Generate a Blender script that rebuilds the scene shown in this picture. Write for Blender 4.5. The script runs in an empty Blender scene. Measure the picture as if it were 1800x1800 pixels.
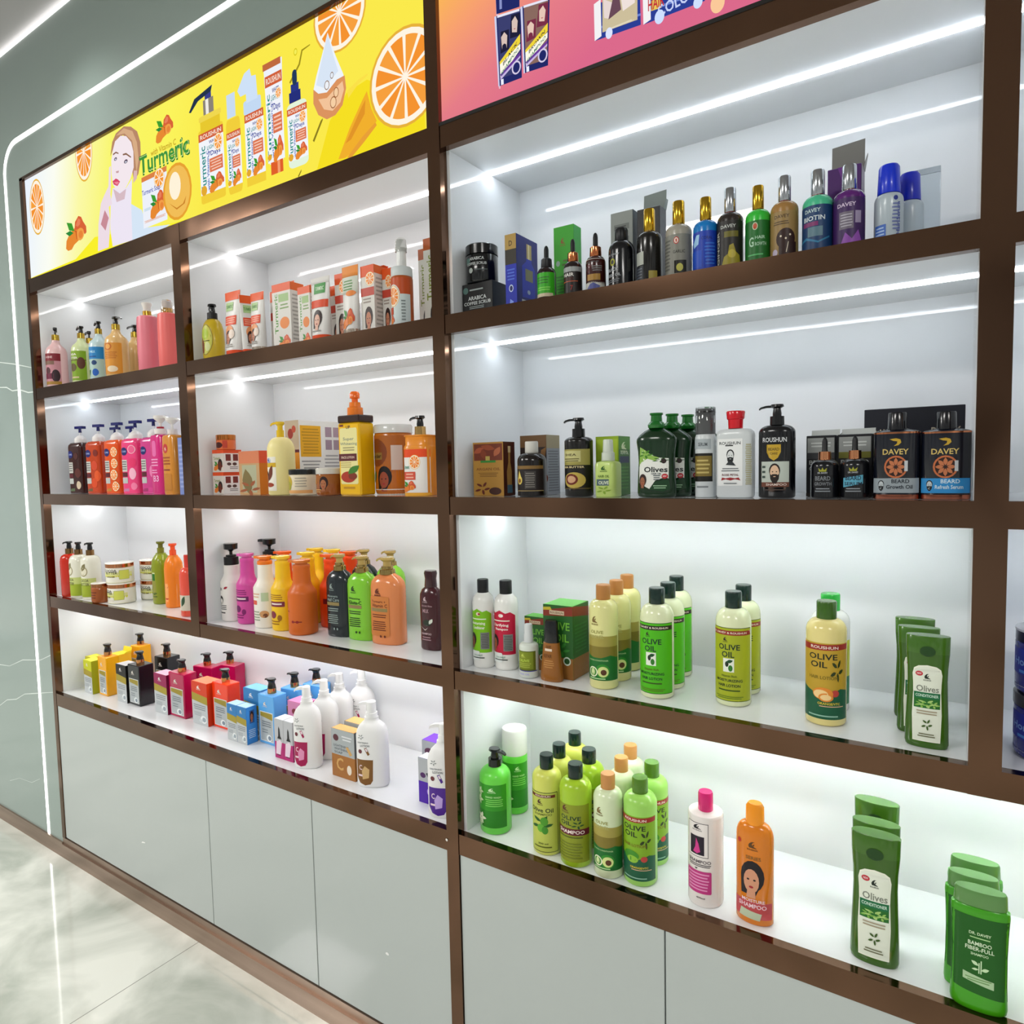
import bpy, bmesh, math, random
from math import sin, cos, pi, radians
from mathutils import Vector, Matrix
SC = bpy.context.scene
COL = SC.collection

# ------------------------------------------------------------------ camera
cam_d = bpy.data.cameras.new('camera'); cam = bpy.data.objects.new('camera', cam_d); COL.objects.link(cam)
cam_d.sensor_width = 36; cam_d.sensor_fit = 'HORIZONTAL'; cam_d.lens = 36 * 1194.08 / 1800; cam_d.clip_start = .02
YAW, PIT, ROL = radians(33.28968), radians(-3.72686), radians(-1.21318)
fw = Vector((-sin(YAW) * cos(PIT), cos(YAW) * cos(PIT), sin(PIT))); r0 = Vector((cos(YAW), sin(YAW), 0)); u0 = r0.cross(fw)
rt = r0 * cos(ROL) + u0 * sin(ROL); up = -r0 * sin(ROL) + u0 * cos(ROL)
mw = Matrix((rt, up, -fw)).transposed().to_4x4(); mw.translation = Vector((.9459, -1.2, 1.52)); cam.matrix_world = mw
SC.camera = cam

# ------------------------------------------------------------------ light
SC.view_settings.view_transform = 'Standard'; SC.view_settings.look = 'None'
SC.view_settings.exposure = 0.0; SC.view_settings.gamma = 1; SC.view_settings.use_curve_mapping = False
w = bpy.data.worlds.new('store_air'); SC.world = w; w.use_nodes = True
wn, wl_ = w.node_tree.nodes, w.node_tree.links; bg_ = wn['Background']
tc_ = wn.new('ShaderNodeTexCoord'); mp_ = wn.new('ShaderNodeMapping'); mp_.inputs['Scale'].default_value = (2.2, 2.2, 1.3); wl_.new(tc_.outputs['Generated'], mp_.inputs[0])
ns_ = wn.new('ShaderNodeTexNoise'); ns_.inputs['Scale'].default_value = 3.4; ns_.inputs['Detail'].default_value = 3; ns_.inputs['Distortion'].default_value = .6; wl_.new(mp_.outputs[0], ns_.inputs['Vector'])
rp_ = wn.new('ShaderNodeValToRGB'); wl_.new(ns_.outputs['Fac'], rp_.inputs[0]); e_ = rp_.color_ramp.elements   # made-up noise tones in place of the unseen shop, added for varied reflections
e_[0].position = .38; e_[0].color = (.10, .09, .085, 1); e_[1].position = .46; e_[1].color = (.75, .76, .74, 1); q_ = e_.new(.60); q_.color = (.86, .92, .90, 1); q_ = e_.new(.66); q_.color = (1.7, 1.6, 1.45, 1)
wl_.new(rp_.outputs[0], bg_.inputs[0]); bg_.inputs[1].default_value = .68
def area(name, loc, sx, sy, power, col=(1, .98, .94), rot=(0, 0, 0)):
    d = bpy.data.lights.new(name, 'AREA'); d.shape = 'RECTANGLE'; d.size = sx; d.size_y = sy; d.energy = power; d.color = col
    o = bpy.data.objects.new(name, d); COL.objects.link(o); o.location = loc; o.rotation_euler = rot
area('ceiling_panel_lamp', (-4.0, -2.9, 3.1), 1.0, .5, 75)
area('ceiling_panel_lamp', (-.6, -2.9, 3.1), 1.0, .5, 60)
area('ceiling_panel_lamp', (2.6, -2.9, 3.1), 1.0, .5, 60)
area('floor_fill_light', (-3.0, -2.0, 3.1), .7, .7, 60)  # unseen fill added to brighten the floor at the left
sp = bpy.data.lights.new('ceiling_downlight', 'SPOT'); sp.energy = 16; sp.spot_size = radians(120); sp.spot_blend = .9; sp.shadow_soft_size = .04; sp.color = (1, 1, .97)
so = bpy.data.objects.new('ceiling_downlight', sp); COL.objects.link(so); so.location = (-1.5, -.3, 3.11)

# ------------------------------------------------------------------ materials
def lin(h):
    h = h.lstrip('#')
    if len(h) == 3: h = ''.join(c * 2 for c in h)
    v = [int(h[i:i + 2], 16) / 255 for i in (0, 2, 4)]
    return [x / 12.92 if x <= .04045 else ((x + .055) / 1.055) ** 2.4 for x in v]
FIN = dict(p=(.38, 0, 0, 0), g=(.2, 0, .25, 0), c=(.42, 0, 0, 0), m=(.16, 1, 0, 0), t=(.12, 0, .5, .55), x=(.06, 0, 0, .93), s=(.28, 0, .2, .12), b=(.5, 0, 0, 0))
MATS = {}
def mat(h, fin='p'):
    k = (h, fin)
    if k in MATS: return MATS[k]
    m = bpy.data.materials.new('finish_' + fin + '_' + h.lstrip('#')); m.use_nodes = True
    nt = m.node_tree; b = nt.nodes['Principled BSDF']; c = lin(h)
    if fin not in 'emx': c = [v ** 1.18 * .93 for v in c]
    if fin == 'e':
        nt.nodes.remove(b); e = nt.nodes.new('ShaderNodeEmission'); e.inputs[0].default_value = (*c, 1); e.inputs[1].default_value = 1.0
        nt.links.new(e.outputs[0], nt.nodes['Material Output'].inputs[0]); m.cycles.emission_sampling = 'NONE'
    else:
        r, me, co, tr = FIN[fin]
        b.inputs['Base Color'].default_value = (*c, 1); b.inputs['Roughness'].default_value = r; b.inputs['Metallic'].default_value = me
        b.inputs['Coat Weight'].default_value = co; b.inputs['Coat Roughness'].default_value = .08
        b.inputs['Transmission Weight'].default_value = tr; b.inputs['IOR'].default_value = 1.42
        if fin in 'pc':
            n = nt.nodes.new('ShaderNodeTexNoise'); n.inputs['Scale'].default_value = 180; tc = nt.nodes.new('ShaderNodeTexCoord'); nt.links.new(tc.outputs['Object'], n.inputs['Vector'])
            mr = nt.nodes.new('ShaderNodeMapRange'); mr.inputs[3].default_value = r * .85; mr.inputs[4].default_value = r * 1.15
            nt.links.new(n.outputs['Fac'], mr.inputs[0]); nt.links.new(mr.outputs[0], b.inputs['Roughness'])
    MATS[k] = m; return m
def nodes_mat(name):
    m = bpy.data.materials.new(name); m.use_nodes = True
    return m, m.node_tree.nodes, m.node_tree.links, m.node_tree.nodes['Principled BSDF']
def noise(N, L, scale, detail=4, dist=0, vec=None, mapscale=None):
    n = N.new('ShaderNodeTexNoise'); n.inputs['Scale'].default_value = scale; n.inputs['Detail'].default_value = detail; n.inputs['Distortion'].default_value = dist
    tc = N.new('ShaderNodeTexCoord'); mp = N.new('ShaderNodeMapping'); L.new(tc.outputs['Object'], mp.inputs[0]); L.new(mp.outputs[0], n.inputs['Vector'])
    if mapscale: mp.inputs['Scale'].default_value = mapscale
    return n
def ramp(N, L, src, pts):
    r = N.new('ShaderNodeValToRGB'); L.new(src, r.inputs[0]); e = r.color_ramp.elements
    while len(e) < len(pts): e.new(.5)
    for i, (p, c) in enumerate(pts): e[i].position = p; e[i].color = (*c, 1)
    return r
def brown_mirror():
    m, N, L, b = nodes_mat('brown_mirror_steel')
    b.inputs['Metallic'].default_value = 1; b.inputs['Roughness'].default_value = .13
    n = noise(N, L, 1.3, 2, .6); r = ramp(N, L, n.outputs['Fac'], [(.35, (.115, .062, .038)), (.62, (.17, .095, .058))]); L.new(r.outputs[0], b.inputs['Base Color'])
    n2 = noise(N, L, 3.0, 1, .8); bp = N.new('ShaderNodeBump'); bp.inputs['Strength'].default_value = .12; bp.inputs['Distance'].default_value = .02
    L.new(n2.outputs['Fac'], bp.inputs['Height']); L.new(bp.outputs[0], b.inputs['Normal']); return m
def plinth_steel():
    m, N, L, b = nodes_mat('brushed_brown_steel')
    b.inputs['Metallic'].default_value = .8; b.inputs['Roughness'].default_value = .33
    n = noise(N, L, 40, 3, 0, mapscale=(.05, 1, 1)); r = ramp(N, L, n.outputs['Fac'], [(.3, (.27, .19, .145)), (.7, (.36, .26, .20))]); L.new(r.outputs[0], b.inputs['Base Color']); return m
def white_laminate(name='white_gloss_laminate', v=(.80, .82, .84), rough=.5, coat=1, spec=.12):
    m, N, L, b = nodes_mat(name)
    n = noise(N, L, 2, 2); r = ramp(N, L, n.outputs['Fac'], [(.3, [x * .985 for x in v]), (.7, v)]); L.new(r.outputs[0], b.inputs['Base Color'])
    b.inputs['Roughness'].default_value = rough; b.inputs['Specular IOR Level'].default_value = spec; b.inputs['Coat Weight'].default_value = coat; b.inputs['Coat Roughness'].default_value = .008; b.inputs['Coat IOR'].default_value = 1.5; return m
def veined(name, base, base2, vein, rough, scale, thin=.006, coat=.6, warp=1.2, tiles=None):
    m, N, L, b = nodes_mat(name)
    n = noise(N, L, scale * 2.6, 7, .9); r = ramp(N, L, n.outputs['Fac'], [(.36, base), (.60, base2)])
    v = noise(N, L, scale, 5, warp, mapscale=(.55, 1, 1.5)); s = N.new('ShaderNodeMath'); s.operation = 'SUBTRACT'; s.inputs[1].default_value = .5; L.new(v.outputs['Fac'], s.inputs[0])
    a = N.new('ShaderNodeMath'); a.operation = 'ABSOLUTE'; L.new(s.outputs[0], a.inputs[0])
    vr = ramp(N, L, a.outputs[0], [(0, (1, 1, 1)), (thin, (0, 0, 0))])
    msk = noise(N, L, scale * .9, 1); mk = ramp(N, L, msk.outputs['Fac'], [(.45, (0, 0, 0)), (.6, (1, 1, 1))])
    mu = N.new('ShaderNodeMath'); mu.operation = 'MULTIPLY'; L.new(vr.outputs[0], mu.inputs[0]); L.new(mk.outputs[0], mu.inputs[1])
    mx = N.new('ShaderNodeMix'); mx.data_type = 'RGBA'; L.new(mu.outputs[0], mx.inputs[0]); L.new(r.outputs[0], mx.inputs[6]); mx.inputs[7].default_value = (*vein, 1)
    out = mx.outputs[2]
    if tiles:
        tc = N.new('ShaderNodeTexCoord'); mp = N.new('ShaderNodeMapping'); L.new(tc.outputs['Object'], mp.inputs[0]); mp.inputs['Location'].default_value = tiles[1]
        bk = N.new('ShaderNodeTexBrick'); L.new(mp.outputs[0], bk.inputs['Vector']); bk.offset = 0; bk.inputs['Scale'].default_value = 1; bk.inputs['Brick Width'].default_value = tiles[0]; bk.inputs['Row Height'].default_value = tiles[0]
        bk.inputs['Mortar Size'].default_value = .0016; bk.inputs['Mortar Smooth'].default_value = .2
        m2 = N.new('ShaderNodeMix'); m2.data_type = 'RGBA'; L.new(bk.outputs['Fac'], m2.inputs[0]); L.new(out, m2.inputs[6]); m2.inputs[7].default_value = (.27, .27, .24, 1); out = m2.outputs[2]
    L.new(out, b.inputs['Base Color']); b.inputs['Roughness'].default_value = rough; b.inputs['Coat Weight'].default_value = coat; b.inputs['Coat Roughness'].default_value = .03; return m
def led(name, col, strength):
    m = bpy.data.materials.new(name); m.use_nodes = True; nt = m.node_tree; nt.nodes.clear()
    e = nt.nodes.new('ShaderNodeEmission'); o = nt.nodes.new('ShaderNodeOutputMaterial'); e.inputs[0].default_value = (*col, 1); e.inputs[1].default_value = strength; nt.links.new(e.outputs[0], o.inputs[0]); return m
M_BROWN, M_PLINTH, M_WHITE = brown_mirror(), plinth_steel(), white_laminate()
M_DOOR = white_laminate('pale_grey_door_lacquer', (.46, .50, .485), .3, .35)
M_WALL = white_laminate('grey_green_polished_panel', (.27, .34, .315), .34, .35, .7)
M_VEIN = mat('#e4ece8', 'p')
M_FLOOR = veined('polished_marble_tile', (.44, .47, .41), (.86, .87, .80), (.93, .93, .88), .12, .8, .035, .6, 1.6, (1.6, (1.095 + 1.6, .0, 0)))
M_CEIL = white_laminate('matt_grey_ceiling_paint', (.42, .41, .42), .8, 0)
M_EDGE = mat('#15110e', 'p')

# ------------------------------------------------------------------ object helpers
def link(name, me, mats, parent=None, loc=None):
    o = bpy.data.objects.new(name, me); COL.objects.link(o)
    for m in mats: me.materials.append(m)
    if parent: o.parent = parent
    if loc is not None: o.location = loc
    return o
def fromfaces(name, vs, fs, mats, parent=None, mi=None, smooth=None, loc=None):
    me = bpy.data.meshes.new(name); me.from_pydata(vs, [], fs)
    if mi: me.polygons.foreach_set('material_index', mi)
    if smooth:
        me.polygons.foreach_set('use_smooth', [True] * len(fs)); me.set_sharp_from_angle(angle=radians(smooth))
    me.update(); return link(name, me, mats, parent, loc)
def boxes(name, bl, m, parent=None, bev=0, loc=None):
    """bl: list of (x0,y0,z0,x1,y1,z1)"""
    bm = bmesh.new()
    for x0, y0, z0, x1, y1, z1 in bl:
        v = [bm.verts.new(p) for p in ((x0, y0, z0), (x1, y0, z0), (x1, y1, z0), (x0, y1, z0), (x0, y0, z1), (x1, y0, z1), (x1, y1, z1), (x0, y1, z1))]
        for f in ((0, 3, 2, 1), (4, 5, 6, 7), (0, 1, 5, 4), (1, 2, 6, 5), (2, 3, 7, 6), (3, 0, 4, 7)): bm.faces.new([v[i] for i in f])
    if bev: bmesh.ops.bevel(bm, geom=bm.edges[:], offset=bev, segments=1, affect='EDGES')
    me = bpy.data.meshes.new(name); bm.to_mesh(me); bm.free(); return link(name, me, [m], parent, loc)
def thing(name, label, cat, loc=(0, 0, 0), rot=0, group=None):
    o = bpy.data.objects.new(name, None); COL.objects.link(o); o.location = loc; o.rotation_euler = (0, 0, radians(rot)); o.empty_display_size = .02
    o['label'] = label; o['category'] = cat
    if group: o['group'] = group
    return o
def tag(o, label, cat, group=None):
    o['label'] = label; o['category'] = cat
    if group: o['group'] = group
    return o
def struct(o): o['kind'] = 'structure'; return o
def loftdata(rows, seg=40):
    """rows: (z, half width, half depth, exponent) -> verts, faces"""
    vs, fs = [], []
    for z, a, b, n in rows:
        for i in range(seg):
            t = 2 * pi * (i + .5) / seg; c, s = cos(t), sin(t)
            vs.append((a * math.copysign(abs(c) ** (2 / n), c), b * math.copysign(abs(s) ** (2 / n), s), z))
    for k in range(len(rows) - 1):
        for i in range(seg):
            j = (i + 1) % seg; fs.append((k * seg + i, k * seg + j, (k + 1) * seg + j, (k + 1) * seg + i))
    fs.append(tuple(range(seg))[::-1]); q = (len(rows) - 1) * seg; fs.append(tuple(range(q, q + seg))); return vs, fs
def loft(name, rows, m, parent=None, seg=40, loc=None, shear=None):
    vs, fs = loftdata(rows, seg)
    if shear: vs = [(x + shear[0] * (z - rows[0][0]), y, z + (shear[1] * x if z > shear[2] else 0)) for x, y, z in vs]
    return fromfaces(name, vs, fs, [m], parent, smooth=40, loc=loc)

# ------------------------------------------------------------------ printed artwork
FONTC = {}
def glyphs(s):
    if s in FONTC: return FONTC[s]
    c = bpy.data.curves.new('lettering', 'FONT'); c.body = s; c.resolution_u = 2; c.offset = .018; c.fill_mode = 'FRONT'
    o = bpy.data.objects.new('lettering', c); COL.objects.link(o)
    dg = bpy.context.evaluated_depsgraph_get(); me = o.evaluated_get(dg).to_mesh()
    vs = [tuple(v.co[:2]) for v in me.vertices]; fs = [tuple(p.vertices) for p in me.polygons]
    o.evaluated_get(dg).to_mesh_clear(); bpy.data.objects.remove(o); bpy.data.curves.remove(c)
    x0 = min(v[0] for v in vs); x1 = max(v[0] for v in vs); y0 = min(v[1] for v in vs); y1 = max(v[1] for v in vs)
    vs = [((x - x0) / (x1 - x0) - .5, (y - y0) / (y1 - y0) - .5) for x, y in vs]
    FONTC[s] = (vs, fs); return FONTC[s]
def circ(uc, vc, ru, rv, n=20, a0=0, a1=2 * pi): return [(uc + ru * cos(a0 + (a1 - a0) * i / n), vc + rv * sin(a0 + (a1 - a0) * i / n)) for i in range(n if a1 - a0 > 6.2 else n + 1)]
def expand(ops):
    """compact drawing list -> (colour, verts, faces) in drawing order"""
    out = []
    def poly(c, p): out.append((c, p, [tuple(range(len(p)))]))
    for o in ops:
        k = o[0]
        if k == 'r': poly(o[5], [(o[1], o[2]), (o[3], o[2]), (o[3], o[4]), (o[1], o[4])])
        elif k == 'e': poly(o[5], circ(*o[1:5]))
        elif k == 'p': poly(o[1], o[2])
        elif k == 't':
            vs, fs = glyphs(o[1]); a = radians(o[7]) if len(o) > 7 else 0; w_, h_ = o[4], o[5]; ca, sa = cos(a), sin(a); asp = o[8] if len(o) > 8 else 1
            out.append((o[6], [(o[2] + (x * w_ * ca - y * h_ * sa * 1.0), o[3] + (x * w_ * sa + y * h_ * ca) * asp) for x, y in vs], fs))
        elif k == 'rr':
            _, x0, y0, x1, y1, rx, ry, c = o
            poly(c, circ(x1 - rx, y1 - ry, rx, ry, 6, 0, pi / 2) + circ(x0 + rx, y1 - ry, rx, ry, 6, pi / 2, pi) + circ(x0 + rx, y0 + ry, rx, ry, 6, pi, 1.5 * pi) + circ(x1 - rx, y0 + ry, rx, ry, 6, 1.5 * pi, 2 * pi))
        elif k == 'or':
            _, u, v, ru, rv = o[:5]; poly('#e8b23c', circ(u, v, ru, rv, 28)); poly('#fff6e4', circ(u, v, ru * .94, rv * .94, 28)); ns = o[5] if len(o) > 5 else 10
            for i in range(ns):
                a = 2 * pi * i / ns; d = 2 * pi / ns; f = .1
                poly('#f59331' if i % 2 else '#f7a03e', [(u + ru * .07 * cos(a + d / 2), v + rv * .07 * sin(a + d / 2))] + circ(u, v, ru * .82, rv * .82, 5, a + d * f, a + d * (1 - f)))
        elif k == 'ln':
            _, x0, y0, x1, y1, n, c = o; rnd = random.Random(int(n * 7 + x0 * 100))
            for i in range(n):
                y = y1 - (y1 - y0) * (i + .5) / n; h_ = (y1 - y0) / n * .22; e = (x1 - x0) * rnd.uniform(0, .22)
                poly(c, [(x0 + e / 2, y - h_), (x1 - e / 2, y - h_), (x1 - e / 2, y + h_), (x0 + e / 2, y + h_)])
        elif k == 'lf':
            _, u, v, ru, rv, a, c = o; a = radians(a); pts = [(t, .5 * sin(pi * (t + 1) / 2) ** 1.0) for t in [-1, -.6, -.2, .2, .6, 1]]
            pts += [(t, -.5 * sin(pi * (t + 1) / 2)) for t in [.6, .2, -.2, -.6]]
            poly(c, [(u + ru * (x * cos(a) - y * sin(a)), v + rv * (x * sin(a) + y * cos(a))) for x, y in pts])
        elif k == 'lg':   # the maker's crescent head mark
            _, u, v, s, t, c = o
            poly(c, [(u + s * x, v + t * y) for x, y in ((-.7, -.8), (-.85, -.2), (-.6, .4), (-.1, .85), (.5, .9), (.1, .6), (-.1, .2), (.0, -.1), (.4, -.5), (.9, -.75), (.9, -.9))])
            poly(c, [(u + s * x, v + t * y) for x, y in ((.1, .1), (.45, .35), (.4, -.1), (.2, -.3))])
            out.append((c, [(u + x * s * 2.2, v - 1.35 * t + y * t * .5) for x, y in glyphs('ROUSHUN')[0]], glyphs('ROUSHUN')[1]))
        elif k == 'fc':   # plain generic portrait
            _, u, v, s, t, sk, hr = o
            poly(hr, circ(u, v + .12 * t, s, t, 16)); poly(hr, [(u - s, v + .1 * t), (u - s * .95, v - t * 1.1), (u + s * .3, v - t * 1.1), (u + s, v + .1 * t)])
            poly(sk, circ(u - .08 * s, v - .2 * t, s * .66, t * .78, 16)); poly(sk, [(u - .4 * s, v - .7 * t), (u + .25 * s, v - .7 * t), (u + .3 * s, v - 1.3 * t), (u - .5 * s, v - 1.3 * t)])
            poly('#2a1a16', circ(u - .35 * s, v - .1 * t, s * .12, t * .06, 8)); poly('#2a1a16', circ(u + .2 * s, v - .1 * t, s * .12, t * .06, 8)); poly('#b0303c', circ(u - .08 * s, v - .58 * t, s * .2, t * .08, 8))
        elif k == 'bd':   # portrait with a beard
            _, u, v, s, t, sk, hr = o
            poly(hr, circ(u, v + .25 * t, s * .8, t * .8, 16)); poly(sk, circ(u, v, s * .66, t * .85, 16)); poly(hr, [(u + s * x, v + t * y) for x, y in ((-.68, -.1), (-.6, -.7), (-.3, -1.1), (0, -1.25), (.3, -1.1), (.6, -.7), (.68, -.1), (.45, -.25), (.3, -.15), (-.3, -.15), (-.45, -.25))])
            poly('#181412', circ(u - .28 * s, v + .12 * t, s * .1, t * .06, 8)); poly('#181412', circ(u + .28 * s, v + .12 * t, s * .1, t * .06, 8)); poly(sk, circ(u, v - .42 * t, s * .2, t * .05, 8))
        elif k == 'tm':   # turmeric root
            _, u, v, s, t = o
            poly('#e88a34', [(u + s * x, v + t * y) for x, y in ((-1, -.85), (-.92, -.35), (-.55, .1), (-.1, .3), (.3, .25), (.5, -.1), (.3, -.6), (-.2, -.8), (-.45, -1.05), (-.8, -1.05))])
            poly('#d9643a', [(u + s * x, v + t * y) for x, y in ((-.1, .15), (.0, .7), (.35, 1), (.6, .85), (.75, .5), (1, .1), (1, -.3), (.82, -.4), (.7, -.05), (.4, .15))])
            poly('#e9825c', [(u + s * x, v + t * y) for x, y in ((.05, .45), (.3, .85), (.5, .7), (.45, .4), (.2, .3))])
            poly('#f2a04a', circ(u + .42 * s, v - .25 * t, s * .36, t * .42, 12)); poly('#e8863a', circ(u + .46 * s, v - .28 * t, s * .2, t * .26, 10))
            poly('#c85a24', [(u + s * x, v + t * y) for x, y in ((-.15, .2), (.1, .05), (.12, -.5), (.05, -.5), (.0, .0))])
            poly('#3f9e34', [(u + s * x, v + t * y) for x, y in ((-.1, .1), (-.6, .3), (-.8, .9), (-.3, .7))]); poly('#2c8a3c', [(u + s * x, v + t * y) for x, y in ((-.2, .0), (-.6, -.1), (-.95, .2), (-.5, .25))])
        elif k == 'ol':   # olive twig
            _, u, v, s, t, c = o
            for a, x, y in ((60, .3, .6), (150, -.4, .5), (20, .6, -.1), (200, -.6, -.3), (280, .1, -.6)):
                a = radians(a); pts = [(-.45, 0), (-.15, .17), (.2, .15), (.45, 0), (.2, -.15), (-.15, -.17)]
                poly(c, [(u + s * (x + p * cos(a) - q * sin(a)), v + t * (y + p * sin(a) + q * cos(a))) for p, q in pts])
    return out
def canvas(name, ops, mapf, parent, fin='c', cu=None, cv=None, base=.0003, step=.00004, extra=None):
    ex = expand(ops); cols = []; bm = bmesh.new()
    for i, (c, vs, fs) in enumerate(ex):
        if c not in cols: cols.append(c)
        bv = [bm.verts.new((x, y, i)) for x, y in vs]
        for f in fs:
            try: g = bm.faces.new([bv[q] for q in f]); g.material_index = cols.index(c); g.smooth = True
            except ValueError: pass
    bmesh.ops.recalc_face_normals(bm, faces=bm.faces[:])
    big = [f for f in bm.faces if len(f.verts) > 4]
    if big: bmesh.ops.triangulate(bm, faces=big, ngon_method='EAR_CLIP')
    if cu or cv:
        us = [v.co.x for v in bm.verts]; vv = [v.co.y for v in bm.verts]
        for st, lo, hi, ax in ((cu, min(us), max(us), 0), (cv, min(vv), max(vv), 1)):
            if not st: continue
            k = math.floor(lo / st) + 1
            while k * st < hi:
                co = [0, 0, 0]; no = [0, 0, 0]; co[ax] = k * st; no[ax] = 1
                bmesh.ops.bisect_plane(bm, geom=bm.verts[:] + bm.edges[:] + bm.faces[:], plane_co=co, plane_no=no); k += 1
    for f in bm.faces:
        if f.normal.z < 0: f.normal_flip()
    for v in bm.verts: v.co = mapf(v.co.x, v.co.y, base + step * v.co.z)
    me = bpy.data.meshes.new(name); bm.to_mesh(me); bm.free()
    return link(name, me, [mat(c, fin) for c in cols], parent)

# ------------------------------------------------------------------ bottles, jars, cartons
def interp(prof, z):
    for (z0, r0_), (z1, r1_) in zip(prof, prof[1:]):
        if z0 <= z <= z1: return r0_ + (r1_ - r0_) * (z - z0) / max(z1 - z0, 1e-9)
    return prof[-1][1] if z > prof[-1][0] else prof[0][1]
def shoulder(sh, nk, nr, top=1., flat=0):
    p = [(0, .88), (.006, .95), (.018, 1.0), (sh, top)]
    for i in range(1, 7):
        t = pi / 2 * i / 6; p.append((sh + (nk - sh) * (sin(t) if not flat else sin(t) * (1 - flat) + flat * i / 6), nr + (top - nr) * cos(t)))
    return p
def bodymap(a, b, h, n, prof, flat):
    def f(u, v, off):
        s = interp(prof, v); A, Bq = a * s, b * s
        if flat:
            x = max(-.985, min(.985, u / max(s, .01))); y = (1 - abs(x) ** n) ** (1 / n)
            nx = math.copysign(abs(x) ** (n - 1), x) / A; ny = y ** (n - 1) / Bq; q = math.hypot(nx, ny)
            return (A * x + off * nx / q, -Bq * y - off * ny / q, v * h)
        return ((A + off) * sin(u / max(s, .3)), -(Bq + off) * cos(u / max(s, .3)), v * h)
    return f
def pump(t, z0, z1, r, ccol, hcol, ang=180, style='std', cfin='m', nl=2.3, hfin='g'):
    H = z1 - z0
    if style == 'none': return
    if style == 'white':    # chunky one-piece lotion pump
        loft('collar', [(z0, r, r, 2), (z0 + H * .28, r, r, 2), (z0 + H * .3, r * .82, r * .82, 2), (z0 + H * .42, r * .82, r * .82, 2)], mat(ccol, cfin), t)
        rows = [(z0 + H * .42, r * .86, r * .86, 2), (z0 + H * .95, r * .8, r * .8, 2), (z1, r * .6, r * .6, 2)]; nz = z0 + H * .86; nh = H * .09
    elif style == 'flare':  # funnel shaped head
        loft('collar', [(z0, r, r, 2), (z0 + H * .3, r, r, 2)], mat(ccol, cfin), t)
        rows = [(z0 + H * .3, r * .3, r * .3, 2), (z0 + H * .6, r * .3, r * .3, 2), (z0 + H * .85, r * 1.3, r * 1.3, 2), (z1, r * 1.35, r * 1.35, 2)]; nz = z1 - H * .08; nh = H * .05
    elif style == 'disc':
        loft('collar', [(z0, r, r, 2), (z0 + H * .36, r, r, 2), (z0 + H * .38, r * .7, r * .7, 2), (z0 + H * .46, r * .7, r * .7, 2)], mat(ccol, cfin), t)
        rows = [(z0 + H * .46, r * .22, r * .22, 2), (z0 + H * .62, r * .22, r * .22, 2), (z0 + H * .68, r * .45, r * .45, 2), (z0 + H * .74, r * .95, r * .95, 2), (z1, r * .98, r * .98, 2)]; nz = z1 - H * .08; nh = H * .07
    elif style == 'low':    # locked-down head sitting on the collar
        loft('collar', [(z0, r * .86, r * .86, 2), (z0 + H * .45, r * .86, r * .86, 2)], mat(ccol, cfin), t)
        rows = [(z0 + H * .45, r * .62, r * .62, 2), (z0 + H * .72, r * .6, r * .6, 2), (z0 + H * .86, r * 1.05, r * 1.05, 2), (z1, r * 1.0, r * 1.0, 2)]; nz = z1 - H * .09; nh = H * .07
    else:
        loft('collar', [(z0, r, r, 2), (z0 + H * .42, r * .97, r * .97, 2)], mat(ccol, cfin), t)
        rows = [(z0 + H * .42, r * .6, r * .6, 2), (z0 + H * .55, r * .62, r * .62, 2), (z0 + H * .8, r * .5, r * .5, 2), (z0 + H * .88, r * .95, r * .8, 2), (z1, r * .85, r * .72, 2)]
        if style == 'thin': rows = [(z0 + H * .42, r * .25, r * .25, 2), (z0 + H * .72, r * .22, r * .22, 2), (z0 + H * .78, r * .5, r * .5, 2), (z0 + H * .9, r * .55, r * .55, 2), (z1, r * .5, r * .5, 2)]
        nz = z1 - H * .1; nh = H * .055
    vs, fs = loftdata(rows, 24); a = radians(ang); L = r * nl; k = len(vs); ca, sa = cos(a), sin(a)
    secs = [(0, r * .42, nh * 1.1, 0), (L * .6, r * .34, nh * .95, -.0), (L * .88, r * .26, nh * .8, -nh * .8), (L, r * .2, nh * .7, -nh * 2.0)]
    for d, ww, hh, dz in secs:
        for sx, sz in ((-1, -1), (1, -1), (1, 1), (-1, 1)): vs.append((ca * d - sa * sx * ww, sa * d + ca * sx * ww, nz + dz + sz * hh))
    for q in range(3):
        for i in range(4): j = (i + 1) % 4; fs.append((k + q * 4 + i, k + q * 4 + j, k + q * 4 + 4 + j, k + q * 4 + 4 + i))
    fs.append((k + 15, k + 14, k + 13, k + 12)[::-1])
    fromfaces('pump_head', vs, fs, [mat(hcol, hfin)], t, smooth=40)
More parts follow.
